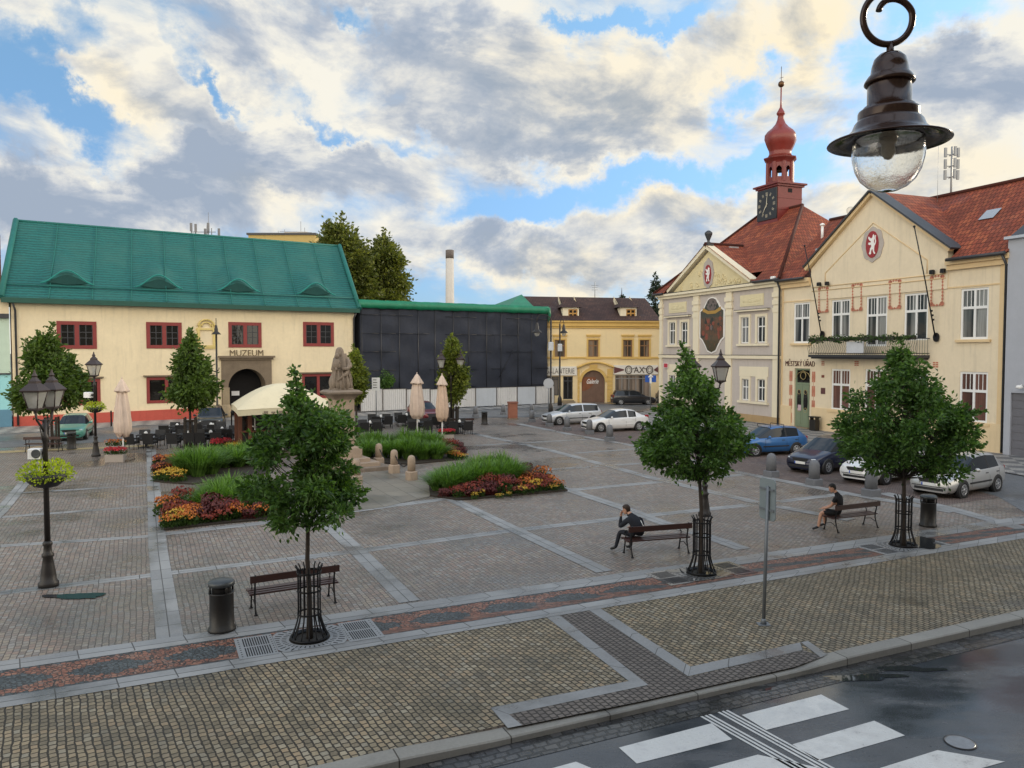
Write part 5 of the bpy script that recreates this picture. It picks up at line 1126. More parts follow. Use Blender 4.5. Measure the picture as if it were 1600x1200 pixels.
p = FG_.px(1594, 603, -.3); o = thing('wall_lamp', 'white wall lamp above the grey garage door', 'lamp', FG_.world(p[0], 0, p[1]), FG_.rz); b = MB(); b.tube([(0, 0, 0), (0, -.2, .05), (0, -.35, 0)], .03, 5); b.build('arm', WHITEF, o); b = MB(); b.lathe([(.03, .05), (.15, 0), (.17, -.12), (.02, -.14)], 10, 0, (0, -.35, 0)); b.build('shade', WHITEF, o)

# ------------------------------------------------------------------ things seen above the roofs
Y = 150
CONC = mat('pale_concrete', (.50, .47, .43), .85, .1, .2, streak=.2)
o = thing('chimney_stack', 'tall pale concrete chimney stack far behind the netted building', 'chimney', (AT(703, 500, Y).x, Y, 0))
b = MB(); b.lathe([(.95, 0), (.85, 12), (.78, ZH(Y, 404))], 16); b.build('shaft', CONC, o); b = MB(); b.lathe([(.80, 0), (.80, ZH(Y, 391)-ZH(Y, 404)), (.6, ZH(Y, 390.5)-ZH(Y, 404))], 16, 0, (0, 0, ZH(Y, 404))); b.build('flue_cap', mat('sooty_concrete', (.13, .11, .10), .9, .2), o)
Y = 160
x0, x1 = AT(388, 370, Y).x, AT(492, 372, Y).x; zt_ = ZH(Y, 367)
o = thing('apartment_block', 'ochre flat roofed apartment block far behind the museum ridge', 'building', (x0, Y, 0)); b = MB(); b.box(0, x1-x0, 0, 12, 0, zt_); b.build('wall', mat('ochre_panel', (.45, .33, .12), .85, .1), o)
b = MB(); b.box(-.3, x1-x0+.3, -.3, 12.3, zt_, zt_+.4); b.build('roof_edge', DARKM, o)
b = MB(); q0, q1 = AT(440, 365, Y).x-x0, AT(476, 365, Y).x-x0; b.box(q0, q1, 2, 8, zt_+.4, ZH(Y, 359.5)); b.build('lift_house', CONC, o)
b = MB()
for u, v in ((428, 357), (438, 355), (464, 342), (457, 358), (470, 352)): x = AT(u, 365, Y).x-x0; b.tube([(x, 3, zt_+.3), (x, 3, ZH(Y, v))], .05, 4)
b.tube([(q0-1, 2, zt_+1), (q1+1, 2, ZH(Y, 361))], .04, 4); b.build('aerial', mat('grey_aerial', (.2, .2, .22), .5, 0), o)
x0, x1 = AT(285, 370, Y).x, AT(346, 370, Y).x; zt_ = ZH(Y, 369)
o = thing('apartment_tower', 'far flat roof crowded with phone aerials behind the museum ridge', 'building', (x0, Y, 0)); b = MB(); b.box(0, x1-x0, 0, 12, 0, zt_); b.build('wall', CONC, o)
b = MB(); r_ = random.Random(4)
for k in range(9):
    x = AT(296+k*4.6, 365, Y).x-x0; y = r_.uniform(0, 4); z1_ = ZH(Y, r_.uniform(348, 356)); b.tube([(x, y, zt_), (x, y, z1_)], .09, 4)
    if k % 3 != 1: b.box(x-.22, x+.22, y-.2, y+.1, z1_-1.5, z1_+.2)
b.tube([(AT(296, 360, Y).x-x0, 1, zt_+1), (AT(334, 360, Y).x-x0, 1, zt_+1)], .07, 4); b.tube([(AT(320, 360, Y).x-x0, 2, zt_), (AT(320, 360, Y).x-x0, 2, ZH(Y, 329))], .05, 4); b.build('aerial', mat('pale_aerial', (.16, .16, .17), .5, .1), o)
# phone mast on the town office roof
pm = FC.px(1486, 300, ry+.2); wz = FC.world(pm[0], ry+.2); Ym = wz.y
o = thing('phone_mast', 'grey phone mast with panel antennas on the red town office roof', 'antenna', (wz.x, wz.y, 0)); GREYM = mat('grey_mast', (.28, .29, .30), .45, .1, metal=.3)
b = MB(); b.tube([(0, 0, ZH(Ym, 306)-.8), (0, 0, ZH(Ym, 229))], .06, 6); b.build('pole', GREYM, o)
for v in (238, 256, 273):
    b = MB(); z = ZH(Ym, v); b.tube([(-.4, 0, z-.15), (.4, 0, z-.15)], .03, 5); b.tube([(0, -.35, z-.15), (0, .3, z-.15)], .03, 5)
    for x, y in ((-.4, 0), (.4, 0), (0, -.36)): b.box(x-.07, x+.07, y-.06, y+.06, z-.3, z+.28)
    b.build('antenna_panel', GREYM, o)
b = MB(); b.tube([(-.85, 0, ZH(Ym, 306)-.8), (-.85, 0, ZH(Ym, 228))], .012, 4); b.build('lightning_rod', GREYM, o)
p = FC.px(1328.5, 331, ry); w_ = FC.world(p[0], ry); o = thing('satellite_dish', 'cream satellite dish on the red roof ridge left of the gable', 'dish', (w_.x, w_.y, 0))
z = ZH(w_.y, 331); b = MB(M=Matrix.Translation((0, -.2, z)) @ Matrix.Rotation(R(70), 4, 'X')); b.lathe([(.02, -.08), (.2, -.06), (.36, 0), (.38, .02), (.2, -.04), (.02, -.06)], 16); b.build('dish', mat('cream_dish', (.62, .58, .5), .5, .05), o); b = MB(); b.tube([(0, 0, z-.9), (0, -.1, z)], .03, 5); b.build('bracket', GREYM, o)
p = FC.px(1285, 353, 3.4); w_ = FC.world(p[0], 3.4); o = thing('roof_vent', 'white vent pipe on the red roof between the tower and the gable', 'vent', (w_.x, w_.y, 0)); z = ZH(w_.y, 362); b = MB(); b.tube([(0, 0, z-.6), (0, 0, ZH(w_.y, 353))], .1, 8); b.build('pipe', WHITEF, o); b = MB(); b.lathe([(.1, 0), (.18, .03), (.18, .12), (.04, .2)], 10, 0, (0, 0, ZH(w_.y, 353))); b.build('cowl', WHITEF, o)
# tv aerial on the shop house
w_ = FY.world(FY.px(929.5, 462, 5)[0], 5); o = thing('tv_aerial', 'thin tv aerial on the brown shop house ridge', 'antenna', (w_.x, w_.y, 0)); b = MB(); b.tube([(0, 0, ZH(w_.y, 468)), (0, 0, ZH(w_.y, 440))], .035, 4); b.build('mast', GREYM, o); b = MB()
for v, l in ((446, .4), (449, .3), (453, .35)): b.tube([(-l, 0, ZH(w_.y, v)), (l, 0, ZH(w_.y, v))], .02, 4)
b.build('rods', GREYM, o)
# ------------------------------------------------------------------ trees
BARK = mat('bark', (.048, .037, .03), .9, .3, 6, bump=.5, bs=18)
LEAF_DK = leaf_mat('oak_leaf', (.022, .058, .014), (.12, .225, .05), .34); LEAF_MID = leaf_mat('young_leaf', (.038, .075, .015), (.13, .20, .045), .32); LEAF_YE = leaf_mat('yellow_leaf', (.055, .085, .014), (.24, .27, .05), .38); LEAF_OLD = leaf_mat('broad_leaf', (.045, .065, .015), (.19, .20, .05), .3, 1.2)
def leaf(mb, p, d, side, L_, w):
    d = d.normalized(); s = side-d*side.dot(d)
    if s.length < 1e-4: s = d.orthogonal()
    s.normalize(); n = d.cross(s); m = p+d*L_*.5
    a = p; b_ = m+s*w*.5+n*L_*.05; c = p+d*L_-n*L_*.12; e = m-s*w*.5+n*L_*.05
    o = len(mb.v); mb.v.extend([a[:], b_[:], c[:], e[:]]); mb.f.append([o, o+1, o+2, o+3]); mb.m.append(0); mb.s.append(False); mb.uv.append(None)
def rv(r): 
    while True:
        v = V((r.uniform(-1, 1), r.uniform(-1, 1), r.uniform(-1, 1)))
        if .05 < v.length < 1: return v
def tree(name, label, cat, base, prof, Y0, trunk_r, lm, nclump, nleaf, lsize, seed, clump_r=(.22, .42), group=None, deep=1.0, lean=0, twig=True, top_u=None):
    """prof: crown outline as (row, left, right) measured at the trunk's own distance"""
    r = random.Random(seed); o = thing(name, label, cat, tuple(base), 0, group)
    P = []
    for v, ul, ur in prof:
        z = ZH(Y0, v); xl = AT(ul, v, Y0).x; xr = AT(ur, v, Y0).x; P.append((z, xl-base.x, xr-base.x))
    P.sort(); z0, z1 = P[0][0]-base.z, P[-1][0]-base.z
    def at(z):
        z += base.z
        for (za, la, ra), (zb, lb, rb) in zip(P, P[1:]):
            if za <= z <= zb:
                t = (z-za)/max(1e-6, zb-za); return la+(lb-la)*t, ra+(rb-ra)*t
        return P[-1][1], P[-1][2]
    tb = MB(); n = 9; zt = z0+(z1-z0)*.80; l_, r_ = at(zt); cx_t = (l_+r_)/2; l_, r_ = at(z1-.01); tipx = (l_+r_)/2
    trunk = []
    for k in range(n+1):
        t = k/n; z = zt*t; x = cx_t*t**2*.8+r.uniform(-1, 1)*trunk_r*.35*min(1, t*2); trunk.append(V((x, r.uniform(-1, 1)*trunk_r*.35*min(1, t*2), z)))
    trunk.append(V((tipx, 0, z1-.05)))
    tb.tube(trunk, [trunk_r*(1.25 if k == 0 else 1-.72*k/n) for k in range(n+1)]+[trunk_r*.1], 8)
    lb = MB()
    def tp(z):
        for a, c in zip(trunk, trunk[1:]):
            if a.z <= z <= c.z: return a+(c-a)*((z-a.z)/max(1e-6, c.z-a.z))
        return trunk[-1]
    made = 0; tries = 0; wmax = max((q[2]-q[1])/2 for q in P)
    centers = []
    while made < nclump and tries < nclump*60:
        tries += 1; z = z0+(z1-z0)*(.03+.97*r.random()); l, q = at(z); hw = (q-l)/2
        if r.random() > (hw/wmax)**1.4+.09: continue
        a = r.uniform(0, 2*pi); rad = r.random()**.42
        x = (l+q)/2+hw*rad*cos(a); y = hw*deep*rad*sin(a); cr = min(r.uniform(*clump_r), max(hw*.9, clump_r[0]*.5))
        x = min(max(x, l+cr*1.0), q-cr*1.0) if hw > cr*.6 else (l+q)/2
        z = max(z, z0+cr*.6); c = V((x, y, z)); centers.append((c, cr, rad)); made += 1
        if twig:
            zb = max(z0*.99, z-hw*.55-.2*r.random()); s = tp(zb); mid = s+(c-s)*.55+V((0, 0, -.06*(c-s).length)); rr = trunk_r*.30*(1-.5*(zb/zt if zt else 0))
            tb.tube([s, mid, c], [max(.012, rr), max(.008, rr*.55), .006], 5)
        # hanging sprays of leaves
        m = int(nleaf*(cr/clump_r[1])**1.6*r.uniform(.6, 1.25))+3
        for _ in range(m):
            w = rv(r); w.z *= .72; p = c+w*cr*(.55+.5*r.random()); d = (w*1.0+V((0, 0, -.15))+rv(r)*.9+V((x*.3, y*.3, 0))); s_ = rv(r)
            leaf(lb, p, d, s_, lsize*r.uniform(.6, 1.3), lsize*r.uniform(.38, .62))
    # a thin scatter outside the clumps breaks the outline
    for _ in range(int(nclump*nleaf*.05)):
        c, cr, rad = r.choice(centers); w = rv(r).normalized(); p = c+w*cr*r.uniform(.9, 1.35); leaf(lb, p, w+rv(r), rv(r), lsize*r.uniform(.6, 1.1), lsize*.5)
    # leafy shoots that stick out of the crown
    for _ in range(int(nclump*(.15 if seed == 14 else .3))):
        c, cr, rad = r.choice(centers); w = (V((c.x, c.y, (c.z-(z0+z1)*.45)))+rv(r)*.5*wmax).normalized(); w.z += r.uniform(-.1, .5); w.normalize(); w.z = abs(w.z)*.8+.1; w.normalize(); l_ = r.uniform(.4, .9)*clump_r[1]; q0 = c+w*cr*.5
        if twig: tb.tube([q0, q0+w*l_*.95], [.007, .003], 4)
        for k in range(int(nleaf*.10)+6): t = r.random(); leaf(lb, q0+w*l_*t+rv(r)*.03, w*.5+rv(r), rv(r), lsize*r.uniform(.6, 1.1), lsize*r.uniform(.4, .6))
    tb.build('trunk', BARK, o); lb.build('crown', lm, o); return o
T1p = [(575,457,464),(600,452,470),(625,446,482),(642,430,512),(655,414,556),(668,404,560),(695,394,548),(720,384,548),(750,380,556),(775,388,576),(790,398,576),(803,408,556),(814,425,515),(822,465,486)]
T2p = [(550,1063,1076),(575,1060,1090),(600,1046,1108),(625,1040,1132),(650,1030,1160),(675,1006,1168),(700,998,1172),(722,1006,1160),(738,1022,1126),(750,1078,1108)]
T3p = [(545,1398,1418),(575,1384,1442),(605,1350,1458),(630,1324,1496),(660,1314,1518),(690,1312,1524),(712,1326,1514),(732,1346,1496),(746,1380,1440)]
b1, b2, b3 = G(484, 998), G(1096, 896), G(1411, 853)
tree('street_tree', 'small oak in an iron guard at the front left, bench behind its trunk', 'tree', b1, T1p, b1.y, .055, LEAF_DK, 84, 230, .12, 5, (.11, .32), 'young trees along the pavement', deep=.9)
tree('street_tree', 'small oak in an iron guard, by the bench with the man in a dark jacket', 'tree', b2, T2p, b2.y, .062, LEAF_DK, 84, 240, .13, 9, (.13, .39), 'young trees along the pavement', deep=.9)
tree('street_tree', 'round crowned small oak in an iron guard, before the silver parked cars', 'tree', b3, T3p, b3.y, .068, LEAF_DK, 135, 210, .14, 14, (.24, .44), 'young trees along the pavement', deep=.9)
far = [((82, 699), [(514,74,86),(540,50,98),(570,36,114),(600,30,125),(622,27,132),(634,34,108),(643,48,80)], LEAF_MID, 'dense green tree before the left end of the museum', 90, 70),
       ((298, 700), [(527,294,302),(550,277,318),(580,273,328),(605,266,338),(625,268,332),(640,288,312)], LEAF_MID, 'narrow tree before the museum, left of the arched portal', 60, 70),
       ((557, 668), [(552,548,560),(572,540,572),(592,538,576),(612,543,573),(630,552,566)], LEAF_YE, 'small yellowish tree behind the statue', 40, 60),
       ((708, 676), [(528,702,712),(550,690,722),(575,688,730),(600,682,736),(618,690,724),(630,702,714)], LEAF_YE, 'yellow green tree before the hoarding, behind the closed parasols', 55, 65)]
for i, ((u, v), pr, lm, lab, nc, nl) in enumerate(far):
    p = G(u, v); tree('street_tree', lab, 'tree', p, pr, p.y, .09, lm, int(nc*1.4), int(nl*1.7), .27, 30+i, (.38, .72), 'trees along the far street', deep=.95)
Yb = 84
tree('broadleaf_tree', 'large broadleaf tree rising behind the right end of the museum roof', 'tree', V((AT(535, 500, Yb).x, Yb, 0)), [(358,510,542),(370,500,562),(388,492,576),(410,495,584),(440,500,592),(470,505,600),(520,510,590)], Yb, .4, LEAF_OLD, 95, 330, .50, 51, (.7, 2.1), 'big trees behind the museum', deep=.8)
tree('broadleaf_tree', 'large broadleaf tree above the left end of the green tarpaulin', 'tree', V((AT(605, 500, Yb+4).x, Yb+4, 0)), [(372,590,606),(386,580,618),(402,574,630),(425,562,638),(450,556,643),(475,556,643),(520,565,640)], Yb+4, .4, LEAF_OLD, 95, 330, .50, 52, (.7, 2.0), 'big trees behind the museum')
Yc = 96
tree('conifer', 'thin dark conifer between the shop house and the town hall', 'tree', V((AT(1024, 500, Yc).x, Yc, 0)), [(432,1021,1026),(445,1016,1032),(460,1013,1034),(480,1010,1036),(510,1006,1040)], Yc, .2, leaf_mat('needle', (.012, .025, .014), (.03, .055, .03), .1), 50, 50, .4, 61, (.4, .8))
tree('conifer', 'dark conifer tip peeping over the brown shop house ridge', 'tree', V((AT(972, 500, Yc).x, Yc, 0)), [(449,970,973),(460,969,975),(475,966,978),(500,962,982)], Yc, .2, MATS['needle'], 25, 40, .35, 62, (.3, .5))
tree('bush', 'low green bush growing out between the hoarding and the dark netting', 'bush', V((AT(602, 620, 69).x, 69.2, 0)), [(581,595,609),(588,588,615),(598,588,616),(606,596,608)], 69.2, .05, LEAF_DK, 22, 60, .22, 63, (.3, .5))
# iron tree guards and grates
def tree_guard(p, lab, rot):
    o = thing('tree_guard', lab, 'tree guard', tuple(p), rot, 'iron tree guards'); n = 14
    rad = lambda z: .20 if z > .45 else .20+.14*((.45-z)/.45)**1.4
    for k in range(n):
        a = 2*pi*k/n; b = MB(); pts = [(rad(z)*cos(a), rad(z)*sin(a), z) for z in (.03, .12, .25, .36, .45, .8, 1.25)]+[(.215*cos(a), .215*sin(a), 1.31), (.25*cos(a), .25*sin(a), 1.36)]
        b.tube(pts, .014, 5); b.build('bar', IRON, o)
    for z in (.04, .47, .90, 1.23):
        b = MB(); rr = rad(z)+.012; b.loft([[((rr+dx)*cos(2*pi*k/20), (rr+dx)*sin(2*pi*k/20), z+dz) for k in range(20)] for dx, dz in ((0, -.016), (.012, -.016), (.012, .016), (0, .016), (0, -.016))], 0, False, False); b.build('hoop', IRON, o)
    b = MB(); b.lathe([(.30, .0), (.34, .012), (.36, .045), (.33, .05), (.29, .02)], 20, 0, (0, 0, 0), True, cap=False); b.build('base_ring', IRON, o)
SD = (G(1600, 837)-G(0, 1097)).normalized(); SROT = atan2(SD.y, SD.x)
GRAV = mat('tree_pit_soil', (.03, .025, .02), .8, .3, 9, bump=.8, bs=40)
def tree_grate(p, lab, wet=False):
    o = thing('tree_grate', lab, 'tree grate', (p.x, p.y, .014), SROT, 'stone tree grates'); hw, hl = .52, 1.28
    n = 24; b = MB(); ri, ro = .37, .37
    ring = [(ri*cos(2*pi*k/n), ri*sin(2*pi*k/n)) for k in range(n)]; sq = []
    for k in range(n):
        c, s = cos(2*pi*k/n), sin(2*pi*k/n); f = min(.62/max(1e-6, abs(c)), hw/max(1e-6, abs(s))); sq.append((c*f, s*f))
    for k in range(n): j = (k+1) % n; b.poly([(*ring[k], .006), (*sq[k], .006), (*sq[j], .006), (*ring[j], .006)])
    b.box(-hl, -.625, -hw, hw, -.004, .006); b.box(.625, hl, -hw, hw, -.004, .006); b.build('slab', mat('grate_granite', (.26, .265, .27), .4, .15, 2) if not wet else mat('wet_grate_granite', (.13, .13, .13), .06, .3, 1.2), o)
    b = MB(); b.poly([(*q, .001) for q in ring]); b.build('soil', GRAV, o)
    b = MB(); Z = .0085
    def slot(x0, y0, x1, y1, w):
        d = V((x1-x0, y1-y0)).normalized(); nx, ny = -d.y*w, d.x*w; b.poly([(x0-nx, y0-ny, Z), (x1-nx, y1-ny, Z), (x1+nx, y1+ny, Z), (x0+nx, y0+ny, Z)])
    for k in range(36):
        a = 2*pi*k/36; c, s = cos(a), sin(a); f = min(.60/max(1e-6, abs(c)), (hw-.03)/max(1e-6, abs(s))); r1 = min(f, .66)
        if r1 > .44: slot(.42*c, .42*s, min(r1, .50)*c, min(r1, .50)*s, .011)
        if r1 > .56: slot(.54*c, .54*s, r1*c, r1*s, .014)
    for sx in (-1, 1):
        for k in range(11): x = sx*(.72+k*.042); slot(x, -hw+.07, x, -.03, .010); slot(x, .03, x, hw-.07, .010)
        for k in range(9):
            for x in (.66, 1.22): slot(sx*x-.012, -hw+.1+k*.105, sx*x+.012, -hw+.1+k*.105, .014)
    b.build('slot', BLACK, o)
for p, la, lb_ in ((b1, 'black iron guard round the front left oak', 'slotted stone grate round the front left oak'), (b2, 'black iron guard round the oak beside the dark jacket man', 'wet slotted stone grate with shining puddles, round the middle oak'), (b3, 'black iron guard round the rightmost oak', 'slotted stone grate round the rightmost oak')):
    tree_guard(p+V((0, 0, .02)), la, rnd.random()); tree_grate(p, lb_, 'shining' in lb_)
for (u, v), lab in (((82, 699), 'dark timber tree guard at the left museum tree'), ((298, 700), 'dark timber tree guard before the museum'), ((708, 676), 'dark tree guard behind the right parasol')):
    p = G(u, v); o = thing('tree_guard', lab, 'tree guard', tuple(p), .3, 'timber tree guards')
    for k in range(4):
        a = pi/4+k*pi/2; b = MB(); b.box(.38*cos(a)-.05, .38*cos(a)+.05, .38*sin(a)-.05, .38*sin(a)+.05, 0, 1.7); b.build('stake', mat('tree_stake', (.035, .028, .022), .8, .3), o)
    b = MB()
    for z in (.5, 1.5): b.tube([(.38*cos(pi/4+k*pi/2), .38*sin(pi/4+k*pi/2), z) for k in range(5)], .035, 5)
    b.build('rail', MATS['tree_stake'], o)

# ------------------------------------------------------------------ flower beds: soil, grass clumps, flowers
GRASS = leaf_mat('fountain_grass', (.05, .115, .022), (.22, .38, .085), .36, 5)
def grass_mesh(seed, n, hgt, spread):
    r = random.Random(seed); b = MB()
    for _ in range(n):
        a = r.uniform(0, 2*pi); q = r.random()**.7; out = V((cos(a), sin(a), 0)); root = out*.16*q; reach = spread*(.25+.75*q)*r.uniform(.7, 1.1); h = hgt*(1-.28*q)*r.uniform(.75, 1.1)
        s = V((-sin(a), cos(a), 0)); w = r.uniform(.008, .014); pts = []
        droop = r.uniform(.35, .85)
        for t in (0, .3, .6, .85, 1.0): pts.append(root+out*reach*t**1.5+V((0, 0, h*(t*1.45-droop*.95*t**2.6)))+s*.05*sin(t*3+a*5))
        o = len(b.v)
        for k, p in enumerate(pts): ww = w*(1, 1, .85, .55, .12)[k]; b.v.extend([(p-s*ww)[:], (p+s*ww)[:]])
        for k in range(4): b.f.append([o+2*k, o+2*k+1, o+2*k+3, o+2*k+2]); b.m.append(0); b.s.append(False); b.uv.append(None)
    ob = b.build('grass_clump', GRASS); me = ob.data; bpy.data.objects.remove(ob); return me
GM = [grass_mesh(70+k, 620, 1.0, .62) for k in range(3)]
FL = {}
def flower_mesh(seed, col, leafc, n=150, sz=.035):
    r = random.Random(seed); b = MB()
    for _ in range(190):
        w = rv(r); p = V((w.x*.30, w.y*.30, .02+.26*r.random()*(1-.5*(w.x**2+w.y**2)))); leaf(b, p, w+V((0, 0, .5)), rv(r), .10, .045)
    for _ in range(n):
        a = r.uniform(0, 2*pi); q = r.random()**.5*.34; z = .36-.6*q*q+r.uniform(-.07, .05); p = V((q*cos(a), q*sin(a), max(.05, z))); nn = 5
        nrm = (V((cos(a)*q*2, sin(a)*q*2, .8))+rv(r)*.4).normalized(); s = nrm.orthogonal().normalized(); t = nrm.cross(s); rr = sz*r.uniform(.7, 1.3); o = len(b.v)
        b.v.append((p+nrm*rr*.5)[:])
        for k in range(nn): b.v.append((p+(s*cos(2*pi*k/nn)+t*sin(2*pi*k/nn))*rr)[:])
        for k in range(nn): b.f.append([o, o+1+k, o+1+(k+1) % nn]); b.m.append(1); b.s.append(False); b.uv.append(None)
    ob = b.build('f', [leafc, col]); me = ob.data; bpy.data.objects.remove(ob); return me
fm = lambda n, d, l: leaf_mat(n, d, l, .1, 20)
RUS = fm('rust_petal', (.10, .012, .008), (.27, .04, .015)); ORA = fm('orange_petal', (.32, .075, .01), (.55, .17, .015)); YEL = fm('yellow_petal', (.42, .24, .02), (.62, .42, .04)); CRI = fm('crimson_petal', (.28, .01, .018), (.55, .03, .04)); MAG = fm('maroon_leaf', (.06, .010, .014), (.14, .03, .025)); LFG = leaf_mat('bedding_leaf', (.025, .05, .012), (.07, .13, .03), .2, 14)
FLM = {'rust': flower_mesh(1, RUS, LFG, 105), 'orange': flower_mesh(2, ORA, LFG, 70), 'yellow': flower_mesh(3, YEL, LFG, 55), 'red': flower_mesh(4, CRI, LFG, 170), 'maroon': flower_mesh(5, MAG, MAG, 120)}
SOIL = mat('bed_soil', (.035, .026, .018), .95, .3, 8, bump=.8, bs=25)
def bed(label, outline, grass, flowers, seed):
    r = random.Random(seed); P = [G(u, v, .015) for u, v in outline]; c = sum(P, V())/len(P); o = thing('flower_bed', label, 'flower bed', (c.x, c.y, 0), 0, 'flower beds round the statue')
    b = MB(); b.loft([[(p.x-c.x, p.y-c.y, z) for p in P] for z in (.0, .06)], 0, True, False); b.build('soil', SOIL, o)
    for (u, v, s, h) in grass:
        p = G(u, v); q = bpy.data.objects.new('grass_clump', GM[r.randrange(3)]); COL.objects.link(q); q.parent = o; q.location = (p.x-c.x, p.y-c.y, .03); q.rotation_euler = (0, 0, r.uniform(0, 6)); q.scale = (s*r.uniform(.9, 1.1), s*r.uniform(.9, 1.1), h*r.uniform(.62, .92))
    k_ = {'rust': 'rust flowers', 'orange': 'orange flowers', 'yellow': 'yellow flowers', 'red': 'crimson flowers', 'maroon': 'maroon leaved plant'}
    for (u, v, kind, s) in flowers:
        p = G(u, v); q = bpy.data.objects.new('flower_clump', FLM[kind]); COL.objects.link(q); q.parent = o; q.location = (p.x-c.x, p.y-c.y, .02); q.rotation_euler = (0, 0, r.uniform(0, 6)); q.scale = (s, s, s*r.uniform(.8, 1.7)); q['label'] = k_[kind]
def row(u0, v0, u1, v1, n, kinds, s, seed):
    r = random.Random(seed); return [(u0+(u1-u0)*(k+r.uniform(.1, .9))/n, v0+(v1-v0)*(k+.5)/n+r.uniform(-1.5, 1.5), r.choice(kinds), s*r.uniform(.85, 1.2)) for k in range(n)]
bed('flower bed of orange and rust flowers at the near left of the statue', [(256,829),(340,819),(440,810),(455,790),(400,776),(320,778),(252,795)],
    [(320,800,1.25,1.2),(345,797,1.3,1.35),(372,800,1.2,1.2),(400,800,1.2,1.1),(335,790,1.2,1.3),(360,788,1.2,1.3),(425,800,1.1,1.0),(385,790,1.2,1.1)],
    row(262,826,300,822,6,['orange','rust','orange','yellow'],.85,1)+row(258,818,305,814,6,['rust','orange'],.9,2)+row(258,808,300,806,5,['rust','orange','rust'],1.0,3)+row(300,820,345,815,5,['rust','orange','maroon'],.85,4)+row(345,815,440,807,9,['rust','orange','yellow','maroon'],.85,5)+row(320,808,380,806,6,['rust','maroon'],.95,6)+row(256,800,292,797,4,['rust','maroon'],1.0,7), 1)
bed('flower bed with a tall grass mound and yellow flowers, far left of the statue', [(240,753),(300,757),(420,740),(425,712),(330,706),(250,718)],
    [(290,744,1.5,1.5),(310,746,1.7,1.6),(330,742,1.5,1.5),(300,736,1.5,1.5),(322,734,1.6,1.5),(350,732,1.4,1.2),(372,731,1.4,1.2),(395,728,1.4,1.2),(412,726,1.3,1.1),(362,724,1.3,1.2),(385,722,1.3,1.2),(338,728,1.4,1.3)],
    row(246,751,285,753,7,['yellow','yellow','orange'],.9,8)+row(244,742,280,742,6,['rust','maroon','orange'],1.0,9)+row(245,732,272,728,5,['rust','orange','rust'],1.05,10)+row(335,703,398,696,9,['red','red','rust'],1.0,11)+row(352,709,398,703,8,['yellow'],.8,12), 2)
bed('flower bed with a long grass mound beyond the chained stone posts', [(560,722),(640,726),(722,718),(730,705),(690,686),(600,688),(556,700)],
    [(575,715,1.5,1.3),(597,717,1.5,1.35),(618,718,1.5,1.35),(640,719,1.6,1.4),(662,719,1.6,1.45),(683,718,1.5,1.35),(585,706,1.4,1.3),(608,705,1.5,1.4),(632,706,1.5,1.4),(655,706,1.5,1.4),(676,707,1.4,1.3),(568,704,1.3,1.2)],
    row(688,700,716,706,5,['rust','maroon'],1.0,13)+row(694,709,722,712,5,['rust','maroon','orange'],.95,14)+row(700,718,726,717,5,['yellow','orange','yellow'],.8,15)+row(560,698,590,692,6,['red','red','rust'],1.0,16)+row(562,703,578,702,3,['red'],.9,17), 3)
bed('flower bed of green grass edged with rust and yellow flowers, nearest right of the statue', [(672,775),(716,782),(887,767),(855,745),(810,735),(720,742),(670,757)],
    [(685,768,1.25,1.2),(704,771,1.2,1.15),(722,768,1.25,1.15),(742,764,1.3,1.25),(762,762,1.4,1.35),(782,760,1.35,1.35),(800,757,1.25,1.25),(745,752,1.3,1.35),(765,750,1.35,1.4),(785,748,1.3,1.35),(715,758,1.3,1.25),(692,760,1.2,1.2)],
    row(715,779,800,773,9,['rust','maroon','rust','maroon'],.9,18)+row(708,772,800,766,8,['rust','maroon'],.95,19)+row(800,773,880,766,9,['orange','rust','yellow','rust'],.8,20)+row(805,767,868,762,7,['rust','orange','rust'],.9,21)+row(812,758,850,753,5,['rust','maroon','orange'],1.0,22)+row(812,748,835,746,3,['maroon'],1.1,23)+row(730,781,800,776,4,['yellow'],.45,24)+row(690,776,715,778,3,['maroon'],.7,25), 4)
# ------------------------------------------------------------------ statue on its pedestal
STAT = mat('weathered_sandstone', (.24, .19, .145), .9, .35, 2.5, bump=.5, bs=16, streak=.35); PED = mat('pale_sandstone', (.38, .29, .215), .85, .2, 1.5, bump=.3, bs=14, streak=.3)
ps = G(534, 731); prz = atan2(qb.y-qa.y, qb.x-qa.x)-pi/2+R(6)
o = thing('pedestal', 'tall sandstone pedestal on three steps among the flower beds', 'pedestal', tuple(ps), prz)
zz = lambda v: ZH(ps.y, v)
for k, (w, h) in enumerate(((1.75, .17), (1.35, .17), (1.0, .17))):
    b = MB(); b.bbox(-w, w, -w, w, k*.17, k*.17+h, .02); b.build('step', STAT if k == 0 else PED, o)
def sq(w): return [(-w, -w), (w, -w), (w, w), (-w, w)]
def tier(b, lst):
    b.loft([[(x, y, z) for x, y in sq(w)] for w, z in lst], 0, True, False)
zs = zz(609)
b = MB(); tier(b, [(.72, .51), (.72, .95), (.62, 1.02), (.56, 1.12)]); b.build('base', PED, o)
b = MB(); tier(b, [(.46, 1.12), (.46, zs-.42)]); tier(b, [(.50, 1.3), (.505, 1.3), (.505, 1.34), (.50, 1.34)])
for s in (-1, 1): b.box(-.3, .3, s*.46, s*.475, 1.5, zs-.7); b.box(s*.46, s*.475, -.3, .3, 1.5, zs-.7)
b.build('shaft', PED, o)
b = MB(); tier(b, [(.48, zs-.42), (.52, zs-.34), (.60, zs-.25), (.74, zs-.16), (.76, zs-.08), (.62, zs)]); b.build('cornice', STAT, o)
st = thing('statue', 'weathered sandstone statue of a robed figure holding a child, on the pedestal', 'statue', (ps.x, ps.y, zs), prz)
hS = zz(543)-zs; b = MB()
rs = random.Random(8); rings = []
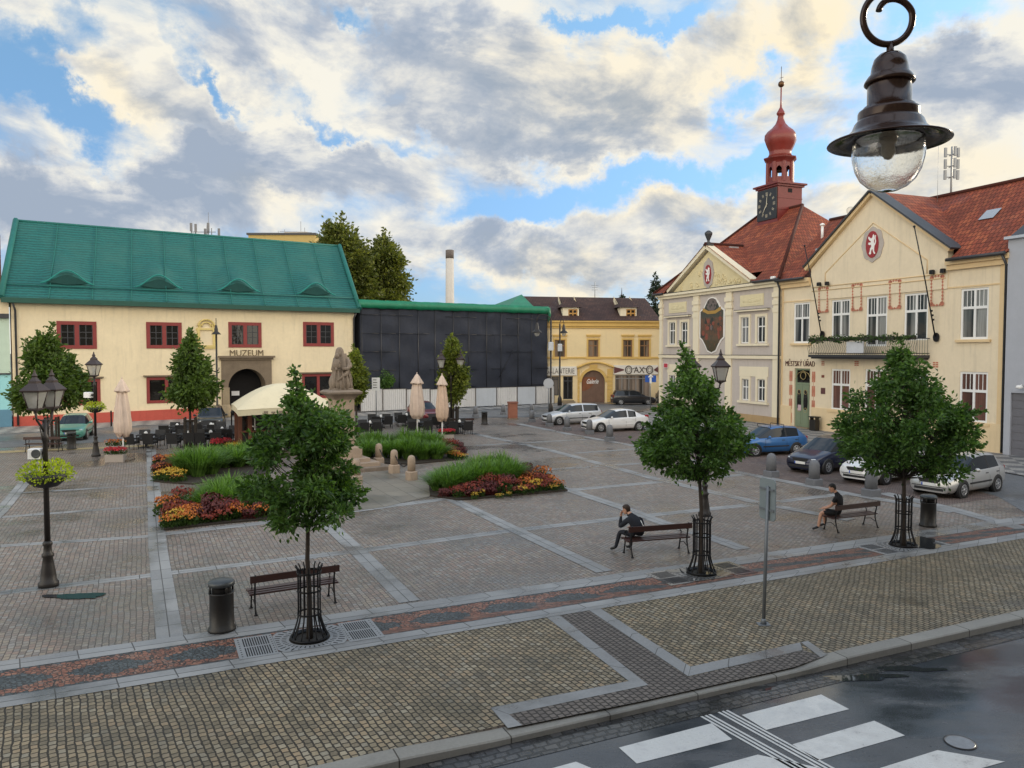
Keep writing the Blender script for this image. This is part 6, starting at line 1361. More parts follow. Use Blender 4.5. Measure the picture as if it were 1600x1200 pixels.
for k in range(33):
    t = k/32; z = t*hS*.86
    w = .56-.10*t+.07*sin(t*9) if t < .55 else .50-.22*((t-.55)/.45)**1.3
    d = w*.72
    cx_ = .02-.06*sin(t*3.2); n = 28
    rings.append([(cx_+w*(1+.09*sin(7*a_+t*5)*(1-t*.4)+.05*sin(13*a_-t*9))*cos(a_), d*(1+.10*sin(6*a_+t*4)*(1-t*.4)+.05*sin(11*a_+t*7))*sin(a_), z) for a_ in [2*pi*j/n for j in range(n)]])
b.loft(rings, 0, True, True); bd_ = b.build('robe', STAT, st)
b = MB(); hz_ = hS*.90; b.ball((-.08, -.02, hz_), .17, 12, 0, 1.2, .9, 1); b.lathe([(.26, -.22), (.24, -.05), (.2, .1), (.12, .19), (.02, .21)], 12, 0, (-.05, .03, hz_), True, 1, 1); b.box(-.02, .02, -.19, -.15, hz_-.05, hz_+.0); b.build('veiled_head', STAT, st)
b = MB(); b.tube([(.30, -.12, hS*.72), (.42, -.30, hS*.56), (.2, -.46, hS*.5), (-.1, -.44, hS*.50)], [.13, .12, .09, .06], 8); b.build('arm', STAT, st)
b = MB(); b.tube([(-.34, -.12, hS*.72), (-.48, -.28, hS*.58), (-.40, -.46, hS*.53)], [.13, .12, .09], 8); b.build('arm', STAT, st)
b = MB(); b.lathe([(.05, -.3), (.19, -.22), (.2, -.05), (.13, .12), (.06, .16)], 10, 0, (-.36, -.40, hS*.66), True, 1, .85); b.ball((-.36, -.42, hS*.66+.27), .13, 10); b.tube([(-.3, -.45, hS*.66+.05), (-.2, -.55, hS*.66-.05)], [.05, .03], 6); b.tube([(-.42, -.45, hS*.66-.2), (-.45, -.55, hS*.66-.38)], [.07, .045], 6); b.build('child_figure', STAT, st)
b = MB()
for k in range(9):
    a_ = -2.6+k*.42; b.tube([(.5*cos(a_)*.8, .36*sin(a_), hS*.55), (.56*cos(a_+.15), .42*sin(a_+.15), hS*.28), (.60*cos(a_+.1), .46*sin(a_+.1), .05)], [.03, .055, .07], 6)
b.tube([(.4, -.2, hS*.70), (.2, -.42, hS*.40), (-.35, -.40, hS*.22)], [.08, .1, .06], 6); b.build('drapery', STAT, st)
b = MB(); b.bbox(-.55, .55, -.45, .45, -.0, .08, .03); b.build('plinth', STAT, st)
st.scale = (.84, .84, 1.0)
# chained stone posts
proto = thing('stone_post', '', 'bollard'); used = []
b = MB(); b.loft([[(x*w, y*w, z) for x, y in ((-1,-.7),(-.7,-1),(.7,-1),(1,-.7),(1,.7),(.7,1),(-.7,1),(-1,.7))] for w, z in ((.21, 0), (.21, .34), (.175, .38))], 0, True, False); b.build('base', PED, proto)
b = MB(); b.lathe([(.165, .37), (.16, .85), (.15, .93), (.11, 1.0), (.03, 1.035)], 16); b.build('shaft', PED, proto)
posts = [(557, 759, 'pale round topped stone post at the near corner of the statue steps'), (592, 729, 'pale stone post farthest back, by the long grass mound'), (616, 741, 'pale stone post in the middle of the row right of the statue'), (643, 752, 'pale stone post nearest the right grass bed'), (478, 742, 'pale stone post left of the pedestal, behind the oak crown')]
PP = []
for u, v, lab in posts:
    p = G(u, v-2); place(proto, used, tuple(p), prz, lab, 'chained stone posts round the statue'); PP.append(p)
for i, (a, c, lab) in enumerate(((1, 2, 'iron chain hanging between the two back stone posts'), (2, 3, 'iron chain hanging between the middle and right stone posts'))):
    A, B = PP[a]+V((0, 0, .78)), PP[c]+V((0, 0, .78)); b = MB()
    d = (B-A).normalized(); A = A+d*.165; B = B-d*.165; n = 26; hz = V((d.x, d.y, 0)).normalized().cross(V((0, 0, 1)))
    P = [A+(B-A)*t+V((0, 0, -.42*4*t*(1-t)*.8)) for t in [k/n for k in range(n+1)]]
    b.tube(P, .016, 5)
    for k in range(n):
        m = (P[k]+P[k+1])/2; t = (P[k+1]-P[k])*.5; s = (hz if k % 2 else hz.cross(t).normalized())*.028; b.tube([m-t+s*.0, m-t*.5+s, m+t*.5+s, m+t, m+t*.5-s, m-t*.5-s, m-t], .009, 4, 0, False)
    c_ = b.build('chain', IRON); tag(c_, lab, 'chain', 'chains between the stone posts')

# ------------------------------------------------------------------ granite bollards along the parking bay
GB = mat('bollard_granite', (.15, .155, .168), .75, .15, 3, bump=.3, bs=60); proto = thing('bollard', '', 'bollard'); used = []
b = MB(); b.bbox(-.235, .235, -.235, .235, 0, .26, .03); b.build('base', GB, proto)
b = MB(); b.lathe([(.205, .26), (.195, .66), (.195, .76), (.165, .87), (.10, .94), (.02, .965)], 14); b.build('shaft', GB, proto)
for u, v, s, lab in ((831,662.5,.95,'grey granite bollard farthest left before the silver estate car'), (858.5,669.5,.95,'grey granite bollard at the front bumper of the silver estate car'), (886,676,.98,'grey granite bollard between the silver estate and the white saloon'), (921,681.5,1,'grey granite bollard at the front bumper of the white saloon'), (952.5,692,1.02,'grey granite bollard beside the front wheel of the white saloon'),
    (1205,748,1.05,'round topped grey bollard left of the dark blue car'), (1272,761,1.05,'grey bollard before the dark blue car grille'), (1361,778,1.08,'grey bollard between the white hatchback and the silver hatchback'),
    (743,655,.95,'granite bollard by the far street, left of the litter bin'), (786.5,651,.9,'granite bollard just left of the brown utility pillar'), (830.5,649,.85,'small far granite bollard right of the brown pillar')):
    p = G(u, v-3); place(proto, used, tuple(p), R(25), lab, 'granite bollards of the square', s)
# slim dark posts along the museum kerb
pp_ = []
for i, (u, v) in enumerate(((174, 667), (362, 668), (374, 674), (381, 677))):
    p = G(u, v); o = thing('kerb_post', ['slim dark kerb post right of the teal car', 'slim dark kerb post beside the black car', 'slim dark kerb post before the portal, middle of three', 'slim dark kerb post nearest the parasol bar'][i], 'post', tuple(p), 0, 'dark posts along the museum kerb'); b = MB(); b.lathe([(.05, 0), (.05, 1.0), (.065, 1.02), (.065, 1.1), (.03, 1.16)], 8); b.build('shaft', IRON, o); b = MB(); b.lathe([(.1, 0), (.1, .05), (.06, .08)], 8); b.build('foot', IRON, o)

# ------------------------------------------------------------------ lamp posts
POST = mat('lamp_post_paint', (.022, .018, .016), .5, .2, 5, metal=.1); LANT = mat('lantern_roof_paint', (.040, .026, .024), .45, .2, 4, metal=.1)
def lglass():
    m, nt, out = nodes('lantern_glass'); p = N(nt, 'ShaderNodeBsdfPrincipled'); setv(p, Roughness=.12); p.inputs['Base Color'].default_value = (.42, .42, .40, 1); t = N(nt, 'ShaderNodeBsdfTransparent'); ms = N(nt, 'ShaderNodeMixShader'); ms.inputs[0].default_value = .55
    L(nt, t.outputs[0], ms.inputs[1]); L(nt, p.outputs[0], ms.inputs[2]); L(nt, ms.outputs[0], out.inputs[0]); return m
LGL = lglass()
def lantern(par, x, y, z, s=1.0):
    """square tapering lantern standing on (x,y,z)"""
    e = bpy.data.objects.new('lantern', None)
    b = MB(M=Matrix.Translation((x, y, z)) @ Matrix.Scale(s, 4)); rt, rb, h = .255, .15, .40; ph = pi/4
    b.lathe([(.03, -.08), (.05, -.05), (rb+.03, 0), (rb+.03, .025), (.02, .03)], 4, 0, (0, 0, 0), False, ph=ph)
    for k in range(4):
        a = ph+k*pi/2; b.tube([(rb*cos(a), rb*sin(a), .02), (rt*cos(a), rt*sin(a), h)], .014, 5)
    b.lathe([(rt-.03, h-.01), (rt+.05, h), (rt+.06, h+.03), (rt-.02, h+.10), (.13, h+.19), (.13, h+.24), (.10, h+.26), (.06, h+.31), (.045, h+.33), (.065, h+.36), (.03, h+.42), (.012, h+.50)], 4, 0, (0, 0, 0), False, ph=ph)
    l = b.build('lantern', LANT, par)
    b = MB(M=Matrix.Translation((x, y, z)) @ Matrix.Scale(s, 4)); b.lathe([(rb-.006, .028), (rt-.006, h-.012)], 4, 0, (0, 0, 0), False, cap=False, ph=ph); b.build('glass', LGL, l)
    b = MB(M=Matrix.Translation((x, y, z)) @ Matrix.Scale(s, 4)); b.lathe([(.03, .03), (.03, .1), (.055, .14), (.06, .26), (.03, .31)], 8); b.build('bulb', mat('milky_bulb', (.6, .6, .57), .3, 0), l)
def lamp_post(loc, lab, hl, dirs, arm, s=1.0):
    o = thing('lamp_post', lab, 'lamp post', tuple(loc), 0, 'old style lamp posts'); zl = hl
    b = MB(); b.lathe([(.21, 0), (.21, .10), (.17, .14), (.155, .30), (.12, .52), (.10, .66), (.125, .69), (.125, .74), (.09, .78), (.08, .92), (.10, .95), (.10, 1.0), (.068, 1.04)], 12); b.build('base', POST, o)
    b = MB(); b.lathe([(.062, 1.0), (.052, zl-.75), (.075, zl-.70), (.075, zl-.62), (.05, zl-.58), (.045, zl-.25)], 12); b.build('pole', POST, o)
    if dirs:
        for a in dirs:
            b = MB(); c, s_ = cos(a), sin(a); b.tube([(0, 0, zl-.55), (c*arm*.45, s_*arm*.45, zl-.38), (c*arm*.9, s_*arm*.9, zl-.24), (c*arm, s_*arm, zl-.06)], [.03, .026, .024, .03], 6); b.tube([(c*.03, s_*.03, zl-.85), (c*arm*.3, s_*arm*.3, zl-.65), (c*arm*.55, s_*arm*.55, zl-.42), (c*arm*.35, s_*arm*.35, zl-.36)], .014, 5); b.tube([(0, 0, zl-.3), (c*arm, s_*arm, zl-.2)], .018, 5); b.build('arm', POST, o)
            lantern(o, c*arm, s_*arm, zl, s)
    else: lantern(o, 0, 0, zl-.2, s)
    return o
def basket(loc, z, lab, r_, lm, seed):
    r = random.Random(seed); o = thing('flower_basket', lab, 'flower basket', (loc.x, loc.y, z), 0, 'flower baskets on lamp posts'); b = MB()
    b.lathe([(.08, -.52*r_), (.45*r_, -.46*r_), (.72*r_, -.24*r_), (.84*r_, .06*r_), (.80*r_, .06*r_), (.4*r_, -.2*r_)], 16, 0, (0, 0, 0), True, 1, .8); b.build('bowl', mat('black_bowl', (.012, .013, .016), .5, .1), o)
    b = MB()
    for _ in range(int(900)):
        w = rv(r); p = V((w.x*1.05*r_, w.y*.9*r_, .12*r_+w.z*.42*r_+.16*r_*abs(sin(w.x*3))-(w.x**2+w.y**2)*.16)); leaf(b, p, w+V((0, 0, .25))+rv(r)*.5, rv(r), .10*r_**.5, .06*r_**.5)
    b.build('foliage', lm, o); return o
LIME = leaf_mat('lime_leaf', (.22, .30, .02), (.55, .62, .05), .35, 8)
l1 = G(76, 916); lamp_post(l1, 'tall double lantern lamp post with flower basket and white loudspeaker, front left', ZH(l1.y, 638), (R(84), R(264)), .27, .97)
basket(l1, ZH(l1.y, 742), 'bright lime green flower basket on the front left lamp post', .56, LIME, 1)
o = thing('loudspeaker', 'white box loudspeaker strapped to the front left lamp post', 'loudspeaker', (l1.x-.17, l1.y-.02, ZH(l1.y, 708)), R(8)); b = MB(); b.bbox(-.16, .10, -.11, .11, -.12, .11, .02); b.build('cabinet', WHITEF, o)
b = MB(M=Matrix.Translation((.02, -.112, 0)) @ Matrix.Rotation(R(90), 4, 'X')); b.lathe([(.10, 0), (.095, .012), (.07, .004), (.04, -.002), (.01, .004)], 18); b.build('cone', mat('speaker_cone', (.06, .065, .07), .5, .1), o)
b = MB(); b.tube([(.1, .05, 0), (.17, .02, 0)], .05, 6); b.build('strap', IRON, o)
l2 = G(150, 713); lamp_post(l2, 'slim single lantern lamp post with flower basket, right of the teal car', ZH(l2.y, 587)+.2, None, 0, 1.35)
basket(l2, ZH(l2.y, 637), 'yellow green flower basket on the single lantern post', .5, LIME, 2)
o = thing('loudspeaker', 'small white loudspeaker on the single lantern post', 'loudspeaker', (l2.x-.3, l2.y, ZH(l2.y, 617)), R(-20)); b = MB(); b.bbox(-.22, .2, -.14, .14, -.14, .14, .03); b.build('cabinet', WHITEF, o); b = MB(); b.tube([(.2, 0, 0), (.3, 0, 0)], .05, 6); b.build('strap', IRON, o)
l3 = G(705, 678); lamp_post(l3, 'double lantern lamp post amid the yellow green tree by the hoarding', ZH(l3.y, 575), (R(10), R(190)), .62, 1.35)
l4 = G(1101, 806); lamp_post(l4, 'double lantern lamp post half hidden behind the middle oak', ZH(l4.y, 596), (R(12), R(192)), .50, 1.15)
# tall bell lamps
def bell(par, x, y, z, s=1.0, gl=True):
    b = MB(M=Matrix.Translation((x, y, z)) @ Matrix.Scale(s, 4)); b.lathe([(.03, .62), (.07, .55), (.10, .38), (.12, .36), (.12, .18), (.17, .14), (.30, .0), (.32, -.02), (.14, .03)], 14); h = b.build('lamp_shade', POST, par)
    if gl:
        b = MB(M=Matrix.Translation((x, y, z)) @ Matrix.Scale(s, 4)); b.lathe([(.17, .02), (.17, -.08), (.14, -.18), (.07, -.25), (.01, -.27)], 14); b.build('globe', LGL, h)
for (u, v, ut, vt, hu, hv, lab, bx) in ((860.5, 648, 860.5, 500, 839, 519, 'tall dark street lamp with its bell lamp hung over the netted building', 541), (874.5, 634, 874.5, 506, 881, 520, 'tall thin street lamp with bell lamp before the yellow shop house', 543)):
    p = G(u, v); o = thing('street_lamp', lab, 'street lamp', tuple(p), 0, 'tall street lamps by the shop house'); zt_ = ZH(p.y, vt); hx = AT(hu, hv, p.y).x-p.x; hz = ZH(p.y, hv)
    b = MB(); b.lathe([(.22, 0), (.2, .7), (.13, .9), (.09, 1.0), (.075, zt_)], 10); b.build('pole', POST, o)
    b = MB(); b.tube([(0, 0, zt_-.3), (0, 0, zt_+.1), (hx*.3, 0, zt_+.42), (hx*.8, 0, zt_+.45), (hx, 0, zt_+.15), (hx, 0, hz+.7)], .04, 6); b.build('arm', POST, o); bell(o, hx, 0, hz, 1.35)
    b = MB(); zb2 = ZH(p.y, bx); b.bbox(-.22, .22, -.25, -.05, zb2-.36, zb2+.36, .06); b.build('control_box', mat('pale_grey_box', (.5, .52, .55), .5, .1), o)
p = G(340, 658); o = thing('street_lamp', 'thin street lamp with bell shade left of the museum portal', 'street lamp', tuple(p)); zt_ = ZH(p.y, 520); b = MB(); b.lathe([(.3, 0), (.26, .9), (.12, 1.1), (.08, 1.2), (.07, zt_)], 10); b.build('pole', POST, o); bell(o, 0, 0, zt_-.1, 1.15, False); b = MB(); b.tube([(0, 0, zt_), (0, 0, ZH(p.y, 497))], .03, 5); b.build('spike', POST, o)
b = MB(); z = ZH(p.y, 575)
for k in range(3): b.tube([(-.1-.28*sin(t*.6), 0, z-k*.9+.3*cos(t*.6)) for t in range(9)], .03, 4)
b.build('scroll', IRON, o)

# ------------------------------------------------------------------ the big wall lantern close to the viewer
YL = 3.9; lx = AT(1388, 222, YL).x; zL_ = lambda v: ZH(YL, v); k_ = YL/F*.975
LP = V((lx, YL, zL_(222))); BRZ = mat('dark_brown_enamel', (.045, .022, .014), .18, .2, 3, metal=.25, spec=.4, coat=.12)
o = thing('wall_lantern', 'large dark bell lantern with clear glass bowl hanging close to the viewer', 'lantern', tuple(LP))
z_ = lambda v: zL_(v)-LP.z; r_ = lambda px: px*k_*.97
b = MB(); b.lathe([(r_(9), z_(84)), (r_(17), z_(85)), (r_(24), z_(92)), (r_(27.5), z_(104)), (r_(29), z_(115)), (r_(33), z_(119)), (r_(37.5), z_(126)), (r_(38.5), z_(130)), (r_(36), z_(132)), (r_(33), z_(131))], 40); b.build('cap', BRZ, o)
b = MB(); b.lathe([(r_(33), z_(125)), (r_(33.4), z_(165)), (r_(39), z_(167)), (r_(40), z_(170)), (r_(46), z_(173)), (r_(47), z_(176)), (r_(47), z_(188))], 40, cap=False); b.build('neck', BRZ, o)
b = MB(); b.lathe([(r_(47), z_(186)), (r_(52), z_(192)), (r_(56), z_(202)), (r_(64), z_(210)), (r_(78), z_(216)), (r_(92), z_(221)), (r_(93.5), z_(223)), (r_(92), z_(224)), (r_(72), z_(219)), (r_(58), z_(214)), (r_(50), z_(205)), (r_(30), z_(200))], 48); b.build('shade', BRZ, o)
gm_, nt, out = nodes('clear_lamp_glass'); p = N(nt, 'ShaderNodeBsdfPrincipled'); setv(p, Roughness=.0, IOR=1.45); p.inputs['Transmission Weight'].default_value = 1; p.inputs['Base Color'].default_value = (.96, .97, .97, 1)
g = N(nt, 'ShaderNodeNewGeometry'); nn = noise_n(nt, g.outputs['Position'], 22, 4, .6); nw_ = noise_n(nt, g.outputs['Position'], 60, 3); bb = N(nt, 'ShaderNodeBump'); setv(bb, Strength=.10, Distance=.01); L(nt, nn.outputs[0], bb.inputs['Height']); L(nt, bb.outputs[0], p.inputs['Normal'])
df = N(nt, 'ShaderNodeBsdfDiffuse'); df.inputs[0].default_value = (.6, .58, .52, 1); ms = N(nt, 'ShaderNodeMixShader'); L(nt, maprange(nt, nw_.outputs[0], .55, .8, .02, .16), ms.inputs[0]); L(nt, p.outputs[0], ms.inputs[1]); L(nt, df.outputs[0], ms.inputs[2]); L(nt, ms.outputs[0], out.inputs[0])
bp = [(54, 218), (55.5, 232), (54.5, 248), (50, 266), (42, 281), (30, 292), (16, 298), (3, 300)]
b = MB(); b.lathe([(r_(a), z_(v)) for a, v in bp]+[(r_(max(.5, a-.9)), z_(v-.9)) for a, v in bp[::-1]], 48); fixn(b.build('glass_bowl', gm_, o))
b = MB(); b.lathe([(r_(12), z_(204)), (r_(14), z_(222)), (r_(10), z_(226)), (r_(11), z_(240)), (r_(6), z_(248)), (r_(1), z_(250))], 16); b.build('lamp_holder', mat('pale_lamp_socket', (.3, .26, .2), .4, .1), o)
b = MB(); b.lathe([(r_(6), z_(86)), (r_(7), z_(82)), (r_(6), z_(80)), (r_(5.2), z_(66))], 16); b.build('stem', BRZ, o)
b = MB(); pts = []
for k in range(46):
    t = k/45; a = -pi/2+t*2*pi*1.12; rr = 39-8*max(0, t-.75)*4*.9 if t < .8 else 39-7-(t-.8)*120
    pts.append((r_(-6+rr*cos(pi+(-a-pi/2)-pi/2)), 0, z_(66-40+0)-r_(0)+r_(rr)*sin(-pi/2-(a+pi/2))))
pts = []
for k in range(60):   # scroll: from the arm down round to the bottom, up the right and curling in
    t = k/59; a = R(120)+t*R(385); rr = 40*(1-max(0, (t-.66)/.34)*.55)
    pts.append((r_(-5+rr*cos(a)), 0, z_(28)+r_(rr*sin(a)*1.05)))
b.tube(pts, [r_(5.2)]*50+[r_(5.0)]*10, 12); b.build('scroll', BRZ, o)
b = MB(); p0 = V(pts[0]); b.tube([p0, p0+V((.10, -.35, .28)), p0+V((.25, -1.4, .55)), p0+V((.35, -5.3, .58))], [r_(5.2), r_(6), r_(7), r_(8)], 10); b.build('bracket_arm', BRZ, o)

# ------------------------------------------------------------------ signs
SGN = mat('galvanised_steel', (.17, .185, .20), .45, .12, 4, metal=.3)
p = G(1193, 976); o = thing('road_sign', 'road sign seen from behind on a slim steel pole, on the near pavement', 'sign', tuple(p)); top = AT(1200, 760, p.y)
tp_ = V((top.x-p.x, 0, top.z)); b = MB(); b.tube([(0, 0, 0), tp_], .033, 10); b.build('pole', SGN, o); b = MB(); b.bbox(-.12, .12, -.09, .09, .002, .02, .004); b.lathe([(.06, .02), (.05, .09), (.036, .12)], 10); b.build('foot', SGN, o)
zc = ZH(p.y, 781); cx_ = AT(1200.5, 781, p.y).x-p.x; b = MB(M=Matrix.Translation((cx_, .06, zc)) @ Matrix.Rotation(R(-68), 4, 'Z')); hw, hh, c_ = .225, .405, .05
b.vprism([(-hw+c_, -hh), (hw-c_, -hh), (hw, -hh+c_), (hw, hh-c_), (hw-c_, hh), (-hw+c_, hh), (-hw, hh-c_), (-hw, -hh+c_)], 0, .018); pl_ = b.build('sign_plate', mat('sign_back', (.20, .235, .245), .45, .08, 3), o)
b = MB(M=Matrix.Translation((cx_, .06, zc)) @ Matrix.Rotation(R(-68), 4, 'Z'))
for z in (-.2, .2): b.box(-.2, .2, -.025, 0, z-.02, z+.02)
b.build('clamp', SGN, pl_)
def small_sign(u, v, ut, vt, lab, plate):
    p = G(u, v); o = thing('road_sign', lab, 'sign', tuple(p), 0, 'road signs along the far street'); b = MB(); b.tube([(0, 0, 0), (0, 0, ZH(p.y, vt))], .04, 6); b.build('pole', SGN, o); b = MB(); m_ = plate(b, p); b.build('sign_plate', m_, o); return o
def pl1(b, p): b.box(-.28, .28, -.07, -.04, ZH(p.y, 610), ZH(p.y, 590)); return mat('pale_sign', (.62, .63, .62), .5, .1)
o = small_sign(588, 668, 588, 590, 'small pale rectangular sign on a thin pole before the left hoarding', pl1)
b = MB()
for k in range(4): b.box(-.2, .05+.04*(k % 2), -.08, -.07, ZH(G(588, 668).y, 594+k*4), ZH(G(588, 668).y, 593+k*4))
b.build('sign_lines', IRON, o)
def pl2(b, p): ell(b, 0, ZH(p.y, 599), .42, .42, -.06, -.03, 0, 18); return mat('sign_back_grey', (.4, .42, .45), .5, .1)
small_sign(857, 651, 857, 592, 'round sign seen from behind before the end of the hoarding', pl2)
def pl3(b, p): b.box(-.5, .5, -.09, -.05, ZH(p.y, 597), ZH(p.y, 586.5)); return mat('blue_sign', (.015, .09, .42), .4, .05)
o = small_sign(1016, 641, 1016, 587, 'square blue sign at the corner of the yellow shop house', pl3); yb_ = G(1016, 641).y
b = MB(); zc = ZH(yb_, 592); b.box(-.09, .09, -.10, -.09, zc-.42, zc+.2); b.poly([(-.26, -.10, zc+.15), (.26, -.10, zc+.15), (0, -.10, zc+.46)]); b.build('arrow', WHITEF, o)
p = FT.px(1042, 571, -.04); o = thing('street_name_plate', 'small red and white street name plate on the lilac grey corner', 'sign', FT.world(p[0], -.13, p[1]), FT.rz); b = MB(); b.box(-.34, .34, -.03, 0, -.22, .22); b.build('plate', WHITEF, o); b = MB(); b.box(-.3, .3, -.036, -.03, -.18, .18); b.build('red_field', mat('plate_red', (.5, .05, .08), .5, 0), o)
# brown utility pillar
p = G(801, 655); o = thing('utility_pillar', 'reddish brown utility pillar standing at the edge of the far street', 'pillar', tuple(p), R(12)); b = MB(); b.bbox(-.34, .34, -.3, .3, .1, ZH(p.y, 630), .03); b.build('body', mat('terracotta_box', (.30, .115, .07), .7, .15, 2), o); b = MB(); b.bbox(-.38, .38, -.34, .34, 0, .1, .02); b.build('foot', DSTONE, o); b = MB(); b.bbox(-.39, .39, -.35, .35, ZH(p.y, 630), ZH(p.y, 627.5), .03); b.build('lid', mat('terracotta_lid', (.22, .085, .055), .6, .15), o); b = MB(); b.box(-.28, .28, -.315, -.30, .25, ZH(p.y, 633)); b.build('door', MATS['terracotta_box'], o)
# ------------------------------------------------------------------ litter bins
BINM = mat('bin_paint', (.018, .016, .014), .45, .2, 3, metal=.1, streak=.2); LIDM = mat('bin_lid', (.07, .077, .08), .4, .2, 4, metal=.4)
proto = thing('litter_bin', '', 'litter bin'); used = []
b = MB(); b.lathe([(.25, 0), (.25, .06), (.22, .085), (.215, .70), (.23, .715), (.23, .735), (.2, .735)], 24); b.build('drum', BINM, proto)
b = MB(); b.lathe([(.17, .72), (.17, .88)], 20); b.build('liner', BLACK, proto)
b = MB()
for k in range(4): a = k*pi/2+.3; b.tube([(.215*cos(a), .215*sin(a), .73), (.215*cos(a), .215*sin(a), .88)], .02, 5)
b.build('strut', BINM, proto)
b = MB(); b.lathe([(.235, .86), (.24, .90), (.235, .925), (.20, .955), (.08, .968), (.01, .97)], 24); b.build('lid', LIDM, proto)
for u, v, s, lab in ((347,985,1.02,'round brown litter bin with grey lid beside the front left bench'), (1450,822,1.0,'round brown litter bin right of the rightmost oak'), (112,702,1.0,'brown litter bin before the teal car'), (757,663,1.0,'dark litter bin by the far benches near the hoarding')):
    p = G(u, v); place(proto, used, tuple(p), rnd.random(), lab, 'round litter bins', s)
p = FC.px(1274, 677, -.45); w_ = FC.world(p[0], -.55); o = thing('litter_bin', 'square hooded litter bin beside the town office door', 'litter bin', (w_.x, w_.y, .05), FC.rz); b = MB(); b.bbox(-.27, .27, -.2, .2, .0, .72, .02); b.build('box', BINM, o); b = MB(); b.bbox(-.33, .33, -.26, .26, .88, .95, .02); b.build('hood', BINM, o); b = MB(); 
for x in (-.24, .24): b.box(x-.02, x+.02, -.15, .15, .72, .88)
b.build('strut', BINM, o)

# ------------------------------------------------------------------ benches: wooden slats on cast iron legs, seen from behind
WOODB = mat('bench_wood', (.05, .02, .016), .4, .25, 6, bump=.2, bs=30); proto = thing('park_bench', '', 'bench'); used = []
LB_ = 1.62
def bench_build(proto, L_):
    for y, z in ((.42, .43), (.30, .44), (.18, .43), (.08, .42)):
        b = MB(); b.bbox(-L_/2-.1, L_/2+.1, y-.045, y+.045, z-.035, z, .006); b.build('seat_slat', WOODB, proto)
    for z0, z1, y0 in ((.66, .80, -.035),):
        b = MB(); b.loft([[(x, y0+dy, z) for x, z in ((-L_/2-.1, z0), (L_/2+.1, z0), (L_/2+.1, z1), (-L_/2-.1, z1))] for dy in (-.02, .02)], 0, True, False); b.build('backrest', WOODB, proto)
    for s in (-1, 1):
        x = s*L_/2; b = MB()
        b.tube([(x, -.06, 0), (x, -.01, .12), (x, .045, .30), (x, .045, .42), (x, -.005, .62), (x, -.05, .82)], [.022, .017, .02, .022, .018, .016], 6); b.lathe([(.04, 0), (.035, .02), (.02, .03)], 8, 0, (x, -.06, 0))
        b.build('leg', IRON, proto); b = MB()
        b.tube([(x, .47, 0), (x, .44, .12), (x, .40, .28), (x, .40, .40)], [.022, .017, .02, .022], 6); b.lathe([(.04, 0), (.035, .02), (.02, .03)], 8, 0, (x, .47, 0)); b.tube([(x, .04, .39), (x, .44, .40)], .016, 5); b.tube([(x, .04, .18), (x, .20, .25), (x, .42, .2)], .011, 5)
        b.build('leg', IRON, proto); b = MB()
        b.tube([(x, .0, .63), (x, .14, .645), (x, .33, .63), (x, .42, .57), (x, .40, .50), (x, .35, .53), (x, .36, .42)], [.016, .016, .018, .016, .012, .012, .014], 6); b.build('armrest', IRON, proto)
bench_build(proto, LB_)
BN = []
for (u0, v0), (u1, v1), lab in (((400, 960.5), (522, 941), 'empty wooden bench behind the front left oak'), ((991.7, 870.5), (1069.7, 864), 'wooden bench with the man in a dark jacket at one end'), ((1307.6, 832), (1368.6, 824), 'wooden bench with the man in shorts at one end')):
    A, B = G(u0, v0), G(u1, v1); d = B-A; m = (A+B)/2; k = max(.9, d.length/LB_); place(proto, used, (m.x, m.y, 0), atan2(d.y, d.x), lab, 'wooden park benches', None); BN.append((m, atan2(d.y, d.x)))
for u, v, rot, lab in ((66, 706, 8, 'far bench beside the left lamp post, by the street'), (720, 672, 10, 'far dark bench behind the café chairs, left of the litter bin')):
    p = G(u, v); place(proto, used, (p.x, p.y, 0), R(rot), lab, 'wooden park benches')

# ------------------------------------------------------------------ café furniture
WICK = mat('black_wicker', (.016, .016, .018), .6, .3, 60, bump=.5, bs=90); proto_c = thing('cafe_chair', '', 'chair'); used_c = []
b = MB(); b.bbox(-.28, .28, -.26, .28, .30, .44, .02); b.build('seat', WICK, proto_c)
b = MB(); b.loft([[(x, y+.13*(z-.44)/.44, z) for x, y in ((-.29, -.30), (.29, -.30), (.29, -.24), (-.29, -.24))] if False else [(x, y-.10*(z-.44)/.44, z) for x, y in ((-.29, -.30), (.29, -.30), (.29, -.24), (-.29, -.24))] for z in (.28, .6, .88)], 0, True, False); b.build('backrest', WICK, proto_c)
for s in (-1, 1):
    b = MB(); b.bbox(s*.29-.035, s*.29+.035, -.26, .26, .56, .64, .015); b.box(s*.29-.02, s*.29+.02, .2, .26, .3, .56); b.build('armrest', WICK, proto_c)
    for y in (-.27, .24): b = MB(); b.tube([(s*.26, y, 0), (s*.26, y, .32)], .02, 5); b.build('leg', WICK, proto_c)
proto_t = thing('cafe_table', '', 'table'); used_t = []
b = MB(); b.bbox(-.40, .40, -.40, .40, .70, .735, .012); b.build('tabletop', WICK, proto_t); b = MB(); b.box(-.04, .04, -.04, .04, .03, .70); b.build('leg', WICK, proto_t); b = MB(); b.bbox(-.28, .28, -.28, .28, 0, .03, .01); b.build('foot', WICK, proto_t)
proto_n = thing('napkin_holder', '', 'napkin holder'); used_n = []
b = MB(); b.bbox(-.08, .08, -.06, .06, 0, .11, .01); b.build('box', WHITEF, proto_n); b = MB(); b.loft([[(-.06, -.03, .11), (.06, -.03, .11), (.06, .03, .11), (-.06, .03, .11)], [(-.05, -.01, .17), (.05, -.01, .17), (.05, .01, .17), (-.05, .01, .17)]], 0, True, False); b.build('napkins', WHITEF, proto_n)
